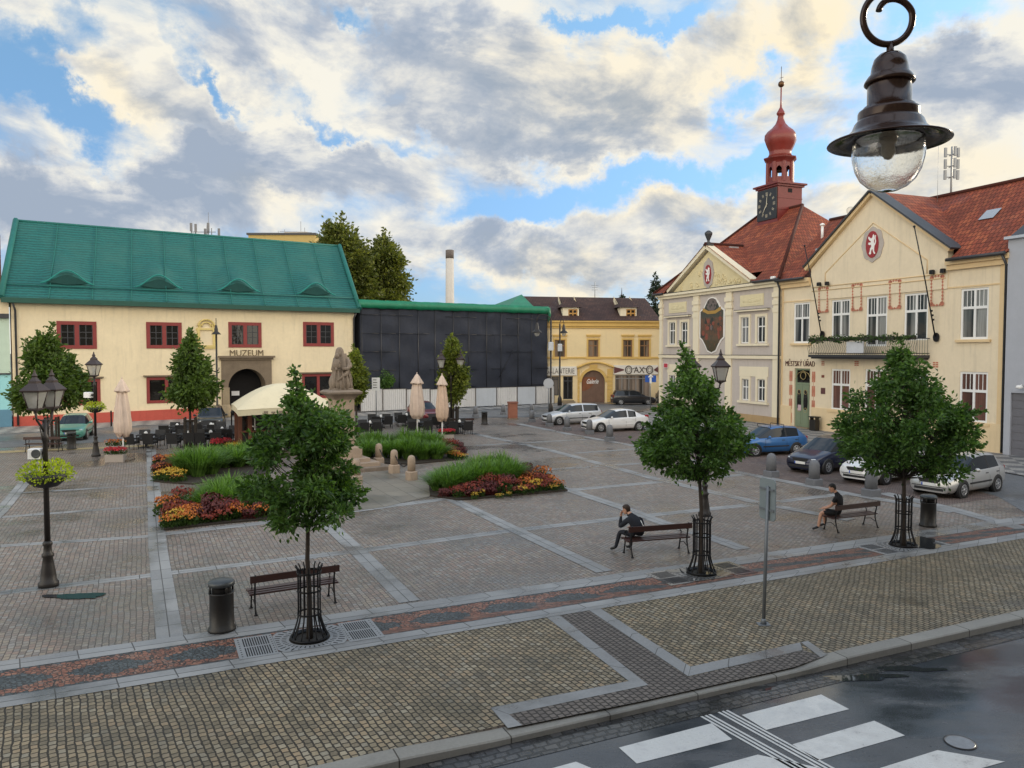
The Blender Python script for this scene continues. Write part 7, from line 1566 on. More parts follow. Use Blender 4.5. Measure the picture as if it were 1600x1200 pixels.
tabs = [(228, 702, 8, 'beside the lone parasol'), (278, 687, 8, 'by the narrow museum tree'), (292, 701, 8, 'behind the left grass mound'), (328, 686, 8, 'before the black car'), (349, 694, 8, 'nearest the wooden bar'),
        (579, 682, 14, 'behind the long grass mound'), (595, 671, 14, 'under the pale sign'), (634, 668, 14, 'before the dark red car'), (655, 680, 14, 'between the twin parasols'), (688, 671, 14, 'behind the rust stained parasol'), (716, 680, 14, 'farthest right by the red planter'), (330, 700, 8, 'behind the crimson bed flowers')]
for u, v, rot, where in tabs:
    p = G(u, v-3); a = R(rot)
    place(proto_t, used_t, tuple(p), a, 'square black café table '+where, 'café tables of the square')
    place(proto_n, used_n, (p.x+rnd.uniform(-.1, .1), p.y+rnd.uniform(-.1, .1), .737), rnd.random(), 'white napkin holder on the table '+where, 'napkin holders on the café tables')
    for dx, dy, rr, side in ((-.45, -.72, 0, 'near left'), (.42, -.72, 0, 'near right'), (-.45, .72, pi, 'far left'), (.42, .72, pi, 'far right')):
        x = p.x+dx*cos(a)-dy*sin(a)+rnd.uniform(-.06, .06); y = p.y+dx*sin(a)+dy*cos(a)+rnd.uniform(-.08, .08)
        place(proto_c, used_c, (x, y, 0), a+rr+rnd.uniform(-.18, .18), side+' black wicker chair at the table '+where, 'black wicker chairs of the café')
# closed parasols
CANV = mat('pale_parasol_canvas', (.62, .49, .40), .85, .12, 3, bump=.3, bs=6, streak=.35)
def parasol(u, v, vt, vb, wpx, lab, seed, rust=False):
    p = G(u, v); r = random.Random(seed); o = thing('closed_parasol', lab, 'parasol', tuple(p), r.random(), 'closed café parasols'); Y = p.y; zt_, zb_ = ZH(Y, vt), ZH(Y, vb); hw = wpx/2*Y/F
    b = MB(); n = 48; rings = []
    prof = [(0, .78), (.07, .93), (.22, 1.0), (.45, .86), (.65, .68), (.80, .52), (.88, .44), (.93, .28)]
    for t, w in prof:
        z = zb_+(zt_-zb_)*t; rings.append([(hw*w*(1+.13*sin(8*a+t*2.5)+.06*sin(15*a+t*6))*cos(a), hw*w*(1+.13*sin(8*a+t*2.5)+.06*sin(15*a-t*5))*sin(a), z+(.10*sin(8*a) if t == 0 else 0)) for a in [2*pi*k/n for k in range(n)]])
    b.loft(rings, 0, True, True); b.build('canopy', CANV if not rust else mat('rust_stained_canvas', (.60, .44, .33), .85, .2, 2, bump=.3, bs=6, streak=.7), o)
    b = MB(); hh_ = zt_-zb_; rings = [[(hw*w*(1+.16*sin(6*a+1)*min(1, 1.3-t))*cos(a), hw*w*(1+.16*sin(6*a+1)*min(1, 1.3-t))*sin(a), zb_+hh_*(.775+.225*t)+(.05*sin(6*a)*hh_*.3 if t == 0 else 0)) for a in [2*pi*k/36 for k in range(36)]] for t, w in ((0, .86), (.12, .80), (.45, .55), (.75, .34), (.9, .2), (1, .05))]; b.loft(rings, 0, True, True); b.tube([(0, 0, zt_-.05), (0, 0, zt_+.09)], .03, 6); b.build('top_flap', CANV, o)
    b = MB(); b.tube([(0, 0, .05), (0, 0, zb_+.3)], .035, 8); b.build('pole', WHITEF, o); b = MB(); b.bbox(-.42, .42, -.42, .42, 0, .06, .015); b.build('foot', DSTONE, o)
parasol(193, 719, 592, 680, 24, 'closed pale parasol standing alone before the museum at the left', 1)
parasol(652, 680, 584, 652, 22, 'closed pale parasol in front of the dark red car', 2)
parasol(691, 690, 586, 656, 19, 'closed rust stained parasol, nearer and right of its twin', 3, True)
# open parasol over a small wooden bar
Y = 41.0; pc = V((AT(441, 640, Y).x, Y, 0)); o = thing('open_parasol', 'large open cream parasol over the wooden bar before the portal', 'parasol', tuple(pc), R(24)); CRM = mat('cream_canopy', (.70, .62, .43), .8, .06, 1.5, streak=.15)
zA = ZH(Y, 599); zE_ = ZH(Y, 634); hw = 2.4; b = MB(); n = 10; rings = []
def sqr(w, z, k=8):
    q = []; c = [(-1, -1), (1, -1), (1, 1), (-1, 1)]
    for i in range(4):
        a, e = c[i], c[(i+1) % 4]
        for j in range(k): t = j/k; sag = .07*sin(pi*t)*(w/hw)**2; q.append(((a[0]+(e[0]-a[0])*t)*w, (a[1]+(e[1]-a[1])*t)*w, z+sag))
    return q
for k in range(n+1):
    t = k/n; rings.append(sqr(hw*(1-t)+.02, zE_+(zA-zE_)*sin(t*pi/2)**1.0))
b.loft(rings, 0, False, True); b.build('canopy', CRM, o)
b = MB(); b.loft([sqr(hw+.004, zE_), sqr(hw+.01, zE_-.30)], 0, False, False); vl = b.build('valance', mat('valance_canvas', (.62, .55, .38), .85, .1), o)
b = MB()
for k in range(7): b.box(-1.2+k*.36, -1.0+k*.36, -hw-.03, -hw-.015, zE_-.2, zE_-.08-.03*(k % 2))
b.build('valance_print', mat('faded_print', (.25, .20, .15), .8, .2), vl)
b = MB(); b.tube([(0, 0, 0), (0, 0, zA)], .045, 8); b.build('pole', WHITEF, o)
b = MB()
for a, c in ((-1, -1), (1, -1), (1, 1), (-1, 1)): b.tube([(a*hw*.98, c*hw*.98, zE_), (a*.5, c*.5, zA-.25), (0, 0, zA-.1)], .02, 5)
b.build('rib', mat('parasol_rib', (.5, .5, .5), .4, .1), o)
pq = G(399, 704); o = thing('support_pole', 'white pole with a crank in front of the wooden bar', 'pole', tuple(pq)); b = MB(); b.tube([(0, 0, 0), (0, 0, ZH(pq.y, 634))], .04, 8); b.build('tube', WHITEF, o); b = MB(); b.tube([(-.14, -.03, ZH(pq.y, 666)), (.12, -.03, ZH(pq.y, 667))], .03, 5); b.build('crank', WHITEF, o)
pk_ = V((AT(425, 690, 42.2).x, 42.2, 0)); o = thing('bar_kiosk', 'small reddish wooden bar kiosk under the open parasol', 'kiosk', tuple(pk_), R(24)); WDR = mat('reddish_wood', (.16, .06, .035), .7, .25, 3, streak=.2)
for x in (-1.75, -1.25, 1.75):
    for y in (-1.2, 1.2): b = MB(); b.box(x-.1, x+.1, y-.1, y+.1, 0, 2.45); b.build('post', WDR, o)
b = MB(); b.box(-1.64, 1.64, -1.12, -1.05, .05, 1.05)
for k in range(14): b.box(-1.62+k*.235, -1.62+k*.235+.22, -1.15, -1.12, .08, 1.02)
b.build('counter_front', mat('dark_counter', (.03, .028, .03), .6, .3, 5), o); b = MB(); b.box(-1.8, 1.8, -1.4, -.9, 1.06, 1.12); b.build('counter_top', WDR, o)
b = MB(); b.box(-1.62, 1.62, -1.02, -.98, 1.75, 2.35); b.build('menu_board', mat('black_menu_board', (.05, .05, .055), .6, .9, 7), o); b = MB(); b.box(-1.7, 1.7, 1.1, 1.14, 0, 2.4); b.build('back_wall', mat('dark_back_wall', (.025, .02, .018), .8, .3, 3), o)
b = MB(); b.box(-1.85, 1.85, -1.3, 1.3, 2.46, 2.54); b.build('roof', WDR, o)
# planters of red flowers
for u, v, kind, lab in ((181, 721, 'red', 'low grey planter of crimson flowers at the foot of the lone parasol'), (181, 707, 'orange', 'low grey planter of orange flowers behind the lone parasol'), (698, 688, 'red', 'pale planter of bright crimson flowers beside the right parasol')):
    p = G(u, v); o = thing('flower_planter', lab, 'planter', tuple(p), R(10), 'planters of the café'); b = MB(); b.bbox(-.42, .42, -.25, .25, 0, .36, .02); b.build('trough', mat('pale_planter', (.36, .31, .27), .8, .12), o)
    for k in (-.2, .2):
        q = bpy.data.objects.new('flower_clump', FLM[kind]); COL.objects.link(q); q.parent = o; q.location = (k, 0, .32); q.scale = (1, .9, 1.0)

# ------------------------------------------------------------------ cars
TYRE = mat('tyre_rubber', (.016, .016, .017), .8, .1); RIM = mat('alloy_rim', (.42, .43, .45), .35, .1, metal=.7); TRIMB = mat('black_car_trim', (.014, .014, .015), .5, 0); CGL = glass_mat('car_glass', (.012, .016, .02), .03); HLG = mat('headlight_lens', (.55, .58, .6), .08, .1, 30, coat=1); TLR = mat('tail_light_red', (.30, .010, .010), .15, .1, coat=.5); PLT = mat('number_plate', (.75, .75, .72), .4, .05); BLU = mat('plate_blue', (.03, .1, .5), .4, 0); SHUT = mat('shut_line', (.01, .01, .01), .8, 0)
CARP = {
 'hatch': (4.05, [(0,.60,.50,.62),(.05,.70,.60,.72),(.30,.78,.70,.80),(.75,.86,.80,.835),(1.05,.94,.88,.84),(1.85,1.41,.91,.845),(2.15,1.46,.92,.85),(2.62,1.48,.925,.85),(2.70,1.48,.925,.85),(3.15,1.45,.94,.845),(3.42,1.42,.95,.84),(3.83,1.00,.96,.80),(3.98,.90,.84,.77),(4.05,.66,.58,.72)]),
 'estate': (4.35, [(0,.60,.50,.62),(.05,.70,.60,.72),(.30,.79,.71,.80),(.75,.87,.81,.84),(1.08,.95,.89,.85),(1.88,1.42,.92,.855),(2.2,1.48,.93,.86),(2.7,1.50,.935,.86),(2.78,1.50,.935,.86),(3.5,1.48,.95,.855),(3.98,1.44,.96,.85),(4.18,1.02,.97,.81),(4.28,.92,.84,.78),(4.35,.66,.58,.73)]),
 'sedan': (4.45, [(0,.58,.48,.62),(.05,.68,.58,.72),(.32,.77,.69,.80),(.85,.86,.80,.84),(1.18,.93,.87,.845),(2.0,1.39,.90,.85),(2.3,1.44,.91,.855),(2.78,1.46,.915,.855),(2.86,1.46,.915,.855),(3.3,1.41,.93,.85),(3.45,1.37,.935,.845),(4.0,1.05,.945,.82),(4.38,1.00,.90,.77),(4.45,.70,.60,.72)]),
 'suv': (4.4, [(0,.78,.62,.66),(.05,.90,.78,.76),(.30,.98,.90,.84),(.75,1.03,.97,.87),(1.08,1.08,1.02,.88),(1.75,1.58,1.05,.885),(2.1,1.65,1.06,.89),(2.65,1.67,1.065,.89),(2.73,1.67,1.065,.89),(3.45,1.65,1.08,.885),(4.0,1.60,1.09,.88),(4.22,1.12,1.10,.84),(4.32,1.0,.92,.80),(4.4,.75,.66,.75)])}
def car(kind, label, paint, loc, heading, rack=False, black_band=False, wheelc=None):
    Lc, S = CARP[kind]; o = thing('parked_car', label, 'car', (loc.x, loc.y, .008), heading, 'cars parked round the square'); zb = .20 if kind != 'suv' else .26
    def sec(x, zt, zbelt, w):
        cabin = zt-zbelt > .15; wt = w-.235 if zt-zbelt > .3 else (w-.14 if cabin else w-.12); X = Lc/2-x; q = zt-.075 if cabin else zt-.022
        half = [(w-.12, zb), (w-.035, zb+.10), (w-.005, zb+.22), (w, zb+(zbelt-zb)*.60), (w-.012, zbelt-.05), (w-.035, zbelt), (w-.052, zbelt+.015), (wt, q), (wt-.10, zt-.018 if cabin else zt-.006), (wt*.45, zt)]
        R_ = [(X, -y, z) for y, z in half]; L2 = [(X, y, z) for y, z in half[::-1]]
        return R_+L2
    rings = [sec(*s) for s in S]; n = 20; NB = len(S)
    groups = {'body': [], 'windscreen': [], 'rear_window': [], 'side_window': [[], []]}
    for i in range(NB-1):
        for j in range(n):
            k = (j+1) % n; f = (i, j, k)
            topf = 7 <= j <= 11; sideR = j == 6; sideL = j == 12
            if i == 4 and topf and 7 <= j <= 11: groups['windscreen'].append(f)
            elif i == 10 and topf: groups['rear_window'].append(f)
            elif i in (4, 5, 6, 8, 9) and sideR and not (i == 9 and kind == 'hatch2'): groups['side_window'][0].append(f)
            elif i in (4, 5, 6, 8, 9) and sideL: groups['side_window'][1].append(f)
            else: groups['body'].append(f)
    allp = [p for r in rings for p in r]
    def emit(name, fs, m, caps=False, par=o):
        b = MB(); idx = {}; pts = []; faces = []
        def gi(a):
            if a not in idx: idx[a] = len(pts); pts.append(allp[a])
            return idx[a]
        for i, j, k in fs: faces.append([gi(i*n+j), gi(i*n+k), gi((i+1)*n+k), gi((i+1)*n+j)])
        if caps: faces.append([gi(j) for j in range(n)]); faces.append([gi((NB-1)*n+j) for j in range(n)][::-1])
        b.add(pts, faces, 0, True); ob = b.build(name, m, par)
        bm = bmesh.new(); bm.from_mesh(ob.data); bmesh.ops.recalc_face_normals(bm, faces=bm.faces)
        for e in bm.edges:
            if len(e.link_faces) == 2 and e.calc_face_angle(0) > R(38): e.smooth = False
        bm.to_mesh(ob.data); bm.free(); return ob
    bd = emit('body', groups['body'], paint, True); emit('windscreen', groups['windscreen'], CGL); emit('rear_window', groups['rear_window'], CGL)
    for k in (0, 1): emit('side_window', groups['side_window'][k], CGL)
    W_ = max(s[3] for s in S); wr = .30 if kind != 'suv' else .34; f0 = S[1]; xf = Lc/2
    for wx in (.80, Lc-.80):
        for s in (-1, 1):
            X = Lc/2-wx; M_ = Matrix.Translation((X, s*(W_-.20), wr)) @ Matrix.Rotation(-s*pi/2, 4, 'X')
            b = MB(M=M_); b.lathe([(.10, .0), (wr+.065, .02), (wr+.065, .206), (wr+.03, .211), (.1, .211)], 24); b.build('wheel_arch', TRIMB, o)
            b = MB(M=M_); b.lathe([(.12, .05), (wr-.02, .06), (wr, .09), (wr, .20), (wr-.025, .225), (wr*.70, .226), (wr*.68, .21)], 24); wh = b.build('wheel', TYRE, o)
            b = MB(M=M_); b.lathe([(wr*.69, .205), (wr*.66, .226), (wr*.58, .222), (wr*.54, .208)], 20, cap=False)
            for k in range(7):
                a = 2*pi*k/7; da = .16; b.poly([(.05*cos(a-.6), .05*sin(a-.6), .226), (wr*.60*cos(a-da), wr*.60*sin(a-da), .220), (wr*.60*cos(a+da), wr*.60*sin(a+da), .220), (.05*cos(a+.6), .05*sin(a+.6), .226)])
            b.lathe([(.065, .218), (.055, .232), (.01, .234)], 10); b.build('rim', RIM, wh)
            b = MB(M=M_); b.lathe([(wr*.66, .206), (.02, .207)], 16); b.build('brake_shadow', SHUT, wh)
    zh = f0[2]+.015; sz = .055 if kind != 'suv' else .07
    for s in (-1, 1):
        b = MB(); b.ball((xf-.20, s*.565, zh+.03), 1, 12, 0, sz*1.15, .185, .145); b.build('headlight', HLG, o)
        b = MB(); zt_ = S[-2][1]; b.bbox(-xf+.02 if kind != 'sedan' else -xf+.01, -xf+.30, s*.64-.09 if s > 0 else s*.64-.09, s*.64+.10, zt_-.17, zt_+.05, .03); b.build('tail_light', TLR, o)
        b = MB(); xm = Lc/2-1.55; b.ball((xm, s*(W_+.10), S[4][2]+.09), 1, 10, 0, .075, .06, .10); b.tube([(xm, s*(W_-.06), S[4][2]+.04), (xm, s*(W_+.05), S[4][2]+.06)], .03, 5); b.build('mirror', paint, o)
        for xd in (Lc/2-2.45, Lc/2-3.25 if kind != 'suv' else Lc/2-3.3): b = MB(); b.bbox(xd-.09, xd+.09, s*(W_-.012)-.022, s*(W_-.012)+.022, S[7][2]-.15, S[7][2]-.12, .006); b.build('door_handle', TRIMB if black_band else paint, o)
        b = MB()
        for xd, z1 in ((Lc/2-1.38, S[5][2]-.01), (Lc/2-2.66, S[7][2]-.01), (Lc/2-3.38, S[9][2]-.01)):
            ys = W_+.0035; zlo = zb+.14 if xd > -.9 else zb+.42
            b.poly([(xd-.007, s*(W_-.004), zlo), (xd+.007, s*(W_-.004), zlo), (xd+.007, s*ys, zb+(z1-zb)*.6), (xd-.007, s*ys, zb+(z1-zb)*.6)]); b.poly([(xd-.007, s*ys, zb+(z1-zb)*.6), (xd+.007, s*ys, zb+(z1-zb)*.6), (xd+.007, s*(W_-.02), z1-.03), (xd-.007, s*(W_-.02), z1-.03)])
        b.build('door_seam', SHUT, o)
        b = MB(); b.bbox(-xf+1.25, xf-1.25, s*(W_+.0)-.012, s*(W_+.0)+.012, zb+.26, zb+.32, .006); b.build('side_moulding', TRIMB if black_band else paint, o)
        b = MB(); x0_, x1_ = Lc/2-2.62, Lc/2-2.70; b.poly([(x0_, s*(W_-.051), S[7][2]+.016), (x1_, s*(W_-.051), S[7][2]+.016), (x1_, s*(W_-.233), S[7][1]-.074), (x0_, s*(W_-.233), S[7][1]-.074)]); b.build('door_pillar', TRIMB, o)
    b = MB(); zg = f0[2]-.04; b.loft([[(xf+d, y, z) for y, z in ((-.40, zg+.09), (-.32, zg-.03), (.32, zg-.03), (.40, zg+.09), (.34, zg+.11), (-.34, zg+.11))] for d in (-.08, .008)], 0, True, False); b.build('grille', TRIMB, o)
    b = MB(); b.bbox(xf-.08, xf+.004, -.55, .55, zb+.06, zb+.17, .02); b.build('lower_intake', TRIMB, o)
    b = MB(); b.box(xf-.02, xf+.016, -.26, .26, zg-.145, zg-.035); pl = b.build('number_plate', PLT, o); b = MB(); b.box(xf-.01, xf+.019, -.26, -.215, zg-.144, zg-.036); b.build('plate_band', BLU, pl)
    b = MB(); b.box(-xf-.014, -xf+.04, -.26, .26, .60, .71); b.build('number_plate', PLT, o)
    b = MB(); b.box(-xf+.12, xf-.12, -.66, .66, zb-.03, zb+.04); b.build('underbody', SHUT, o)
    if rack:
        for x in (.15, -.65):
            b = MB(); zr = S[6][1]+.09; b.tube([(x, -.56, zr-.13), (x, -.54, zr), (x, .54, zr), (x, .56, zr-.13)], .02, 5); b.build('roof_bar', TRIMB, o)
    return o
def paint(name, c, metal=.35): return mat(name, c, .28, .05, 3, metal=metal, coat=.7)
def hd(x, y): return atan2(y, x)
P_W = paint('white_paint', (.72, .72, .72), 0); P_S = paint('silver_paint', (.50, .50, .49), .4); P_SW = paint('pale_silver_paint', (.58, .60, .63), .25)
cars = [('hatch', 'teal green hatchback facing the viewer at the far left', paint('teal_paint', (.10, .33, .27), .2), G(117, 684), hd(.36, -.93), 0, 1), ('suv', 'black off roader facing the viewer before the museum', paint('black_paint', (.012, .013, .015), .2), G(330, 673), hd(.33, -.94), 0, 0),
  ('hatch', 'dark red car partly behind the closed parasols', paint('wine_paint', (.16, .012, .022), .3), G(662, 657), hd(.42, -.9), 0, 0), ('estate', 'silver white estate car parked nearest the shop house', P_SW, G(893, 662), hd(-.93, -.36), 0, 1), ('sedan', 'white saloon car parked right of the silver estate', P_W, G(960, 672.5), hd(-.94, -.34), 0, 0),
  ('estate', 'dark grey estate car before the optician shop window', paint('graphite_paint', (.025, .026, .03), .3), G(989, 632), hd(.96, .05), 0, 0), ('hatch', 'dark car mostly hidden behind the town hall corner', MATS['black_paint'], G(1046, 630.5), hd(.2, -.97), 0, 0),
  ('hatch', 'bright blue hatchback with roof bars behind the middle oak', paint('blue_paint', (.03, .14, .37), .35), G(1197, 709), hd(-.95, -.30), 1, 1), ('estate', 'dark navy car with its bonnet towards the square', paint('navy_paint', (.012, .017, .045), .35), G(1296, 733), hd(-.83, -.56), 0, 0), ('hatch', 'white hatchback half hidden behind the rightmost oak', P_W, G(1380, 749), hd(-.83, -.56), 0, 0),
  ('hatch', 'silver five door hatchback at the right end of the parking bay', P_S, G(1496, 768), hd(-.84, -.54), 0, 1)]
for k, lab, pm_, p, h, rack, band in cars: car(k, lab, pm_, p, h, bool(rack), bool(band))

# ------------------------------------------------------------------ people
SKIN = mat('skin', (.50, .27, .18), .55, .08, 8); NAVY = mat('dark_navy_cloth', (.012, .014, .022), .85, .2, 12, bump=.3, bs=30); BLK = mat('black_cloth', (.012, .012, .014), .9, .2, 12, bump=.3, bs=30); HAIR = mat('brown_hair', (.035, .018, .010), .7, .3, 40); HAIR2 = mat('dark_hair', (.012, .010, .009), .7, .3, 40); SHOE = mat('black_shoe', (.01, .01, .011), .5, .1)
def skin_body(name, joints, edges, mats, colour, parent):
    """one continuous skinned surface from joints {name: (pos, radius)}; colour(point, nearest joint pair) picks the material"""
    names = list(joints); me = bpy.data.meshes.new(name); me.from_pydata([joints[k][0] for k in names], [(names.index(a), names.index(c)) for a, c in edges], [])
    ob = bpy.data.objects.new(name, me); COL.objects.link(ob); sm = ob.modifiers.new('s', 'SKIN'); sm.use_smooth_shade = True; sm.branch_smoothing = .6
    sub = ob.modifiers.new('d', 'SUBSURF'); sub.levels = 2; sub.render_levels = 2
    for i, k in enumerate(names):
        rr = joints[k][1]; sv = me.skin_vertices[0].data[i]; sv.radius = rr if isinstance(rr, tuple) else (rr, rr); sv.use_root = (k == 'pelvis')
    dg = bpy.context.evaluated_depsgraph_get(); dg.update(); m2 = bpy.data.meshes.new_from_object(ob.evaluated_get(dg)); bpy.data.objects.remove(ob)
    m2.materials.clear()
    for m in mats: m2.materials.append(m)
    E = [(V(joints[a][0]), V(joints[c][0]), a, c) for a, c in edges]
    for f in m2.polygons:
        c = f.center; best = None
        for A, B, a, q in E:
            d = B-A; t = max(0, min(1, (c-A).dot(d)/d.length_squared)); dist = (c-(A+d*t)).length
            if best is None or dist < best[0]: best = (dist, a, q, t)
        f.material_index = colour(c, best[1], best[2], best[3]); f.use_smooth = True
    ob = bpy.data.objects.new(name, m2); COL.objects.link(ob); ob.parent = parent; return ob
def hand(J, E, pre, wrist, dirv, side, up, curl=.5):
    d = V(dirv).normalized(); s = V(side); s = (s-d*s.dot(d)).normalized(); n = V(up); w = V(wrist); J[pre+'palm'] = (w+d*.055, (.036, .018)); E.append((pre+'wrist', pre+'palm'))
    for k, (off, ln) in enumerate(((-.030, .062), (-.010, .075), (.011, .070), (.030, .052))):
        a = w+d*.095+s*off; J[pre+'f%da' % k] = (a, .0105); J[pre+'f%db' % k] = (a+d*ln*.55+n*ln*.25*curl, .009); J[pre+'f%dc' % k] = (a+d*ln*(.95-.3*curl)+n*ln*.75*curl, .0075)
        E += [(pre+'palm', pre+'f%da' % k), (pre+'f%da' % k, pre+'f%db' % k), (pre+'f%db' % k, pre+'f%dc' % k)]
    a = w+d*.04-s*.038; J[pre+'ta'] = (a, .011); J[pre+'tb'] = (a-s*.02+d*.035+n*.012, .010); E += [(pre+'palm', pre+'ta'), (pre+'ta', pre+'tb')]
def head(parent, c, face, hairm, tilt=0):
    """head as one shaped surface with nose, eye sockets, ears; hair as a cap"""
    rot = Matrix.Translation(c) @ Matrix.Rotation(atan2(face.y, face.x), 4, 'Z') @ Matrix.Rotation(tilt, 4, 'Y'); b = MB(M=rot); n = 20; rings = []
    for z, rx, ry, cx in ((-.125, .035, .03, .045), (-.115, .062, .05, .03), (-.09, .078, .060, .015), (-.05, .088, .068, .004), (-.01, .096, .074, .0), (.03, .099, .077, -.003), (.07, .092, .072, -.006), (.10, .070, .055, -.008), (.118, .035, .03, -.008)):
        ring = []
        for k in range(n):
            a = 2*pi*k/n; x, y = rx*cos(a)+cx, ry*sin(a); fr = max(0, cos(a))**8
            if abs(z+.05) < .02: x += .016*max(0, cos(a))**40
            if abs(z+.01) < .02: x -= .008*fr
            ring.append((x, y, z))
        rings.append(ring)
    b.loft(rings, 0, True, True); b.tube([(.094, 0, .0), (.115, 0, -.042), (.09, 0, -.052)], [.009, .014, .009], 6)
    for s in (-1, 1): b.ball((.0, s*.076, -.02), .025, 8, 0, 1.2, .6, .35)
    b.build('head', SKIN, parent)
    b = MB(M=rot)
    for s in (-1, 1): b.ball((.083, s*.03, -.008), .010, 8)
    b.tube([(.092, -.022, -.082), (.096, 0, -.080), (.092, .022, -.082)], .005, 5); b.build('face', mat('dark_features', (.06, .03, .025), .6, 0), parent)
    b = MB(M=rot); rings = []
    for z, rx, ry, cx, cut in ((-.075, .082, .066, -.012, -.5), (-.03, .098, .077, -.010, -.1), (.02, .107, .083, -.008, .3), (.05, .108, .083, -.006, .75), (.09, .092, .071, -.006, 1), (.122, .055, .045, -.008, 1), (.130, .02, .02, -.008, 1)):
        ring = []
        for k in range(n):
            a = 2*pi*k/n; c_ = cos(a); sh_ = 1 if c_ <= cut else .86
            ring.append(((rx*c_)*sh_+cx, ry*sin(a)*sh_, z))
        rings.append(ring)
    b.loft(rings, 0, True, True); b.build('hair', hairm, parent)
def seated(loc, rz, label, mats, colour, hairm, J, E, hc, face, tilt, extra=None):
    o = thing('person', label, 'person', loc, rz); skin_body('body', J, E, mats, colour, o); head(o, V(hc), V(face), hairm, tilt)
    if extra: extra(o)
    return o
def base_edges():
    E = [('pelvis','waist'),('waist','chest'),('chest','neck'),('neck','skull')]
    for s in 'lr': E += [('pelvis',s+'hip'),(s+'hip',s+'knee'),(s+'knee',s+'ankle'),(s+'ankle',s+'toe'),('chest',s+'shoulder'),(s+'shoulder',s+'elbow'),(s+'elbow',s+'wrist')]
    return E
# man leaning forward, back to the viewer, hand at his face (local frame: x along the bench, y out over the seat)
m, rz = BN[1]; E = base_edges()
J = {'pelvis': ((0, .20, .54), (.185, .15)), 'waist': ((-.02, .22, .70), (.215, .165)), 'chest': ((-.08, .34, .87), (.235, .18)), 'neck': ((-.15, .45, 1.02), .066), 'skull': ((-.18, .50, 1.09), .06),
     'lhip': ((-.10, .26, .51), .095), 'lknee': ((-.34, .66, .53), .068), 'lankle': ((-.44, .70, .10), .045), 'ltoe': ((-.56, .80, .045), (.045, .035)), 'rhip': ((.11, .27, .51), .095), 'rknee': ((.02, .74, .53), .068), 'rankle': ((.0, .70, .10), .045), 'rtoe': ((-.05, .86, .045), (.045, .035)),
     'lshoulder': ((-.25, .33, .92), .095), 'lelbow': ((-.36, .62, .66), .062), 'lwrist': ((-.31, .66, .93), .038), 'rshoulder': ((.10, .36, .93), .095), 'relbow': ((.08, .60, .68), .062), 'rwrist': ((.02, .66, .66), .036)}
hand(J, E, 'l', J['lwrist'][0], (.15, -.05, .9), (1, .3, 0), (.4, -.3, 0), .4); hand(J, E, 'r', J['rwrist'][0], (-.5, .6, -.3), (.6, .6, 0), (0, 0, -1), .5)
def col1(c, a, q, t):
    if a.endswith('palm') or q.endswith('palm') or a[1:2] == 'f' or a[1:2] == 't' and a != 'ltoe' or q in ('skull',) and t > .2: return 1
    if q.endswith('toe'): return 2
    return 0
def stripe(o):
    b = MB(); b.tube([(-.0, .12, .92), (.05, .055, .78), (.10, .05, .64), (.12, .07, .52)], .009, 5); b.build('jacket_stripe', WHITEF, o)
    b = MB(); b.loft([[(-.145+.085*cos(2*pi*k/14), .44+.08*sin(2*pi*k/14), z) for k in range(14)] for z in (.975, 1.03)], 0, False, True); b.build('collar', NAVY, o)
sx = -.50; seated((m.x+sx*cos(rz), m.y+sx*sin(rz), 0), rz, 'man in a dark jacket leaning forward on a bench, hand to his face, back turned', [NAVY, SKIN, SHOE], col1, HAIR, J, E, (-.21, .55, 1.14), (-.75, .66, 0), R(16), stripe)
# man in a black T-shirt and shorts sitting upright, looking down
m, rz = BN[2]; E = base_edges()
J = {'pelvis': ((0, .18, .54), (.15, .115)), 'waist': ((-.01, .15, .72), (.145, .105)), 'chest': ((-.04, .18, .96), (.17, .115)), 'neck': ((-.08, .23, 1.13), .055), 'skull': ((-.12, .27, 1.20), .06),
     'lhip': ((-.10, .22, .51), .092), 'lknee': ((-.47, .42, .53), .062), 'lankle': ((-.56, .44, .10), .042), 'ltoe': ((-.72, .52, .04), (.045, .032)), 'rhip': ((.09, .25, .51), .092), 'rknee': ((-.14, .64, .52), .062), 'rankle': ((-.06, .66, .10), .042), 'rtoe': ((-.18, .78, .04), (.045, .032)),
     'lshoulder': ((-.21, .12, 1.02), .068), 'lelbow': ((-.26, .24, .74), .046), 'lwrist': ((-.34, .42, .64), .033), 'rshoulder': ((.12, .24, 1.02), .068), 'relbow': ((.08, .40, .76), .046), 'rwrist': ((-.18, .50, .66), .033)}
hand(J, E, 'l', J['lwrist'][0], (-.4, .6, -.1), (.7, .5, 0), (0, 0, -1), .4); hand(J, E, 'r', J['rwrist'][0], (-.8, .2, -.05), (.3, .8, 0), (0, 0, -1), .4)
def col2(c, a, q, t):
    if q.endswith('toe'): return 2
    if q.endswith('ankle'): return 1
    if q.endswith('knee') and t > .86: return 1
    if q.endswith('wrist') or (q.endswith('elbow') and t > .55) or 'palm' in a+q or a[1:2] == 'f' or a[1:3] == 'ta' or (q == 'skull' and t > .15): return 1
    return 0
sx = -.52; seated((m.x+sx*cos(rz), m.y+sx*sin(rz), 0), rz, 'man in black T-shirt and shorts with bare legs sitting at the bench end', [BLK, SKIN, SHOE], col2, HAIR2, J, E, (-.16, .31, 1.265), (-.88, .47, 0), R(22))
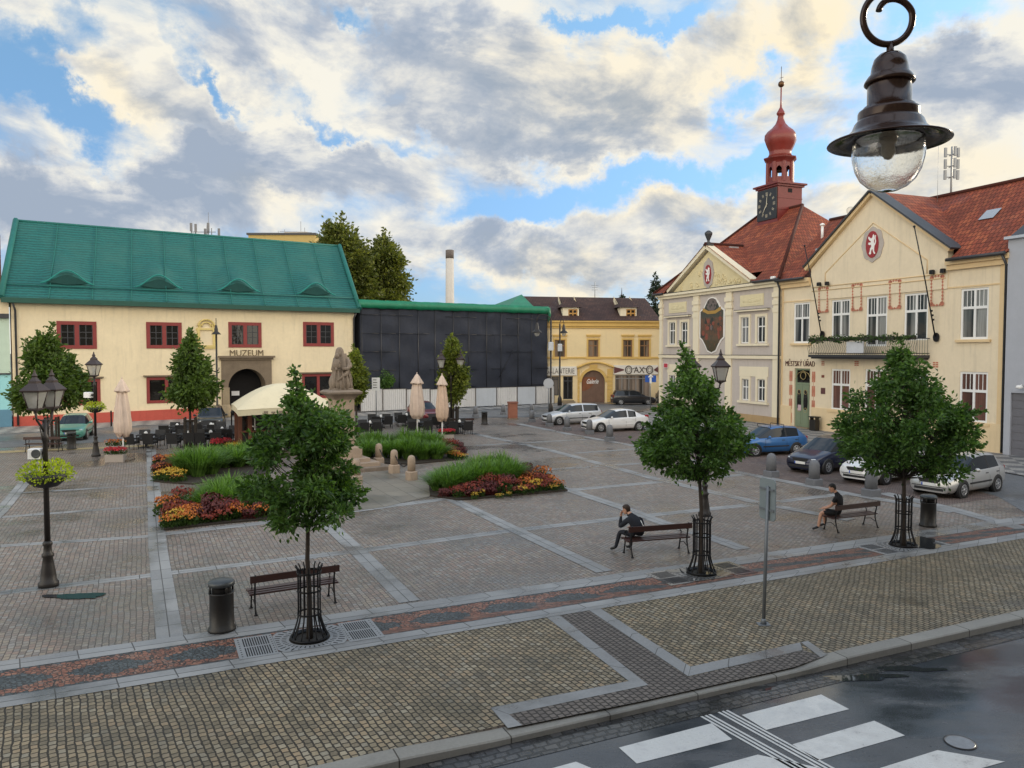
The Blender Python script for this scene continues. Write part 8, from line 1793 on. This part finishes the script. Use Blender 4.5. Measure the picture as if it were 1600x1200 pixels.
# plants along the balcony rail
r = random.Random(77); o = thing('balcony_plants', 'trailing green plants in boxes along the balcony rail', 'plants', FC.world(gm, -1.1, bz+.9), FC.rz); hb = (bx1-bx0)/2-.1
b = MB()
for k in range(6): x = -hb+k*hb/3; b.bbox(x+.05, x+hb/3-.05, -.12, .1, -.02, .18, .01)
b.build('box', mat('plant_box', (.05, .045, .04), .7, .2), o); b = MB()
for _ in range(1500):
    x = r.uniform(-hb, hb); q = .16+.09*sin(x*3.1)+.06*sin(x*7.7)
    leaf(b, V((x, r.uniform(-.25, .18), .12+r.uniform(-1, 1)*q)), rv(r)+V((0, -.4, -.2)), rv(r), .14, .09)
b.build('foliage', leaf_mat('balcony_leaf', (.02, .05, .012), (.07, .13, .03), .25, 6), o)
# second growth: dark ivy-like shrub by the bar and manhole in the road
p = G(386, 668); tree('bush', 'leafy shrub in a pot beside the wooden bar posts', 'bush', p, [(640,376,392),(650,373,393),(665,374,392),(675,378,388)], p.y, .03, LEAF_DK, 18, 60, .16, 91, (.2, .35))
p = G(1500, 1160, -.119); o = thing('manhole_cover', 'round iron manhole cover in the wet road', 'manhole', tuple(p)); b = MB(); b.lathe([(.19, 0), (.19, .008), (.17, .009)], 28); b.build('cover', mat('worn_iron', (.28, .28, .29), .3, .3, 12, metal=.5), o); b = MB(); b.lathe([(.205, 0), (.205, .006), (.195, .0065)], 28); b.build('frame', mat('dark_frame', (.03, .03, .03), .6, .2), o)

# unseen house behind the viewer, carries the lantern, added to darken the foreground
hA = V((0, 0, 0))-V((kn.x, kn.y, 0))*1.0; hd_ = V((kd.x, kd.y, 0)); FH = Fac(hA+hd_*34, hA-hd_*30)
o = thing('unseen_house', 'unseen pale house behind the viewpoint, carries the big lantern, added to darken the foreground', 'house', (FH.P0.x, FH.P0.y, -.13), FH.rz); hol = []
for k in range(20):
    x = 1.6+k*3.1
    if abs(x-33) > 2.4: hol += [(x, x+1.2, 4.6, 6.6), (x, x+1.2, 8.2, 10.0)]
b = MB(); wall(b, 0, 64, 0, 11.5, hol, 0, .25)
for q in ([(0,0,0),(0,0,11.5),(0,10,11.5),(0,10,0)], [(64,0,0),(64,10,0),(64,10,11.5),(64,0,11.5)], [(0,10,0),(0,10,11.5),(64,10,11.5),(64,10,0)], [(0,0,11.5),(64,0,11.5),(64,10,11.5),(0,10,11.5)]): b.poly(q)
b.build('wall', mat('lantern_house_plaster', (.50, .40, .30), .85, .08, .6, streak=.15), o)
for r_w in hol: window(o, r_w, .1, WHITEF, GL_D, .09, 1, .66)
b = MB(); roof_poly(b, [(-.3, -.3, 11.5), (64.3, -.3, 11.5), (64.3, 5, 15), (-.3, 5, 15)]); roof_poly(b, [(64.3, 10.3, 11.5), (-.3, 10.3, 11.5), (-.3, 5, 15), (64.3, 5, 15)]); b.build('roof', TILE_OLD, o)
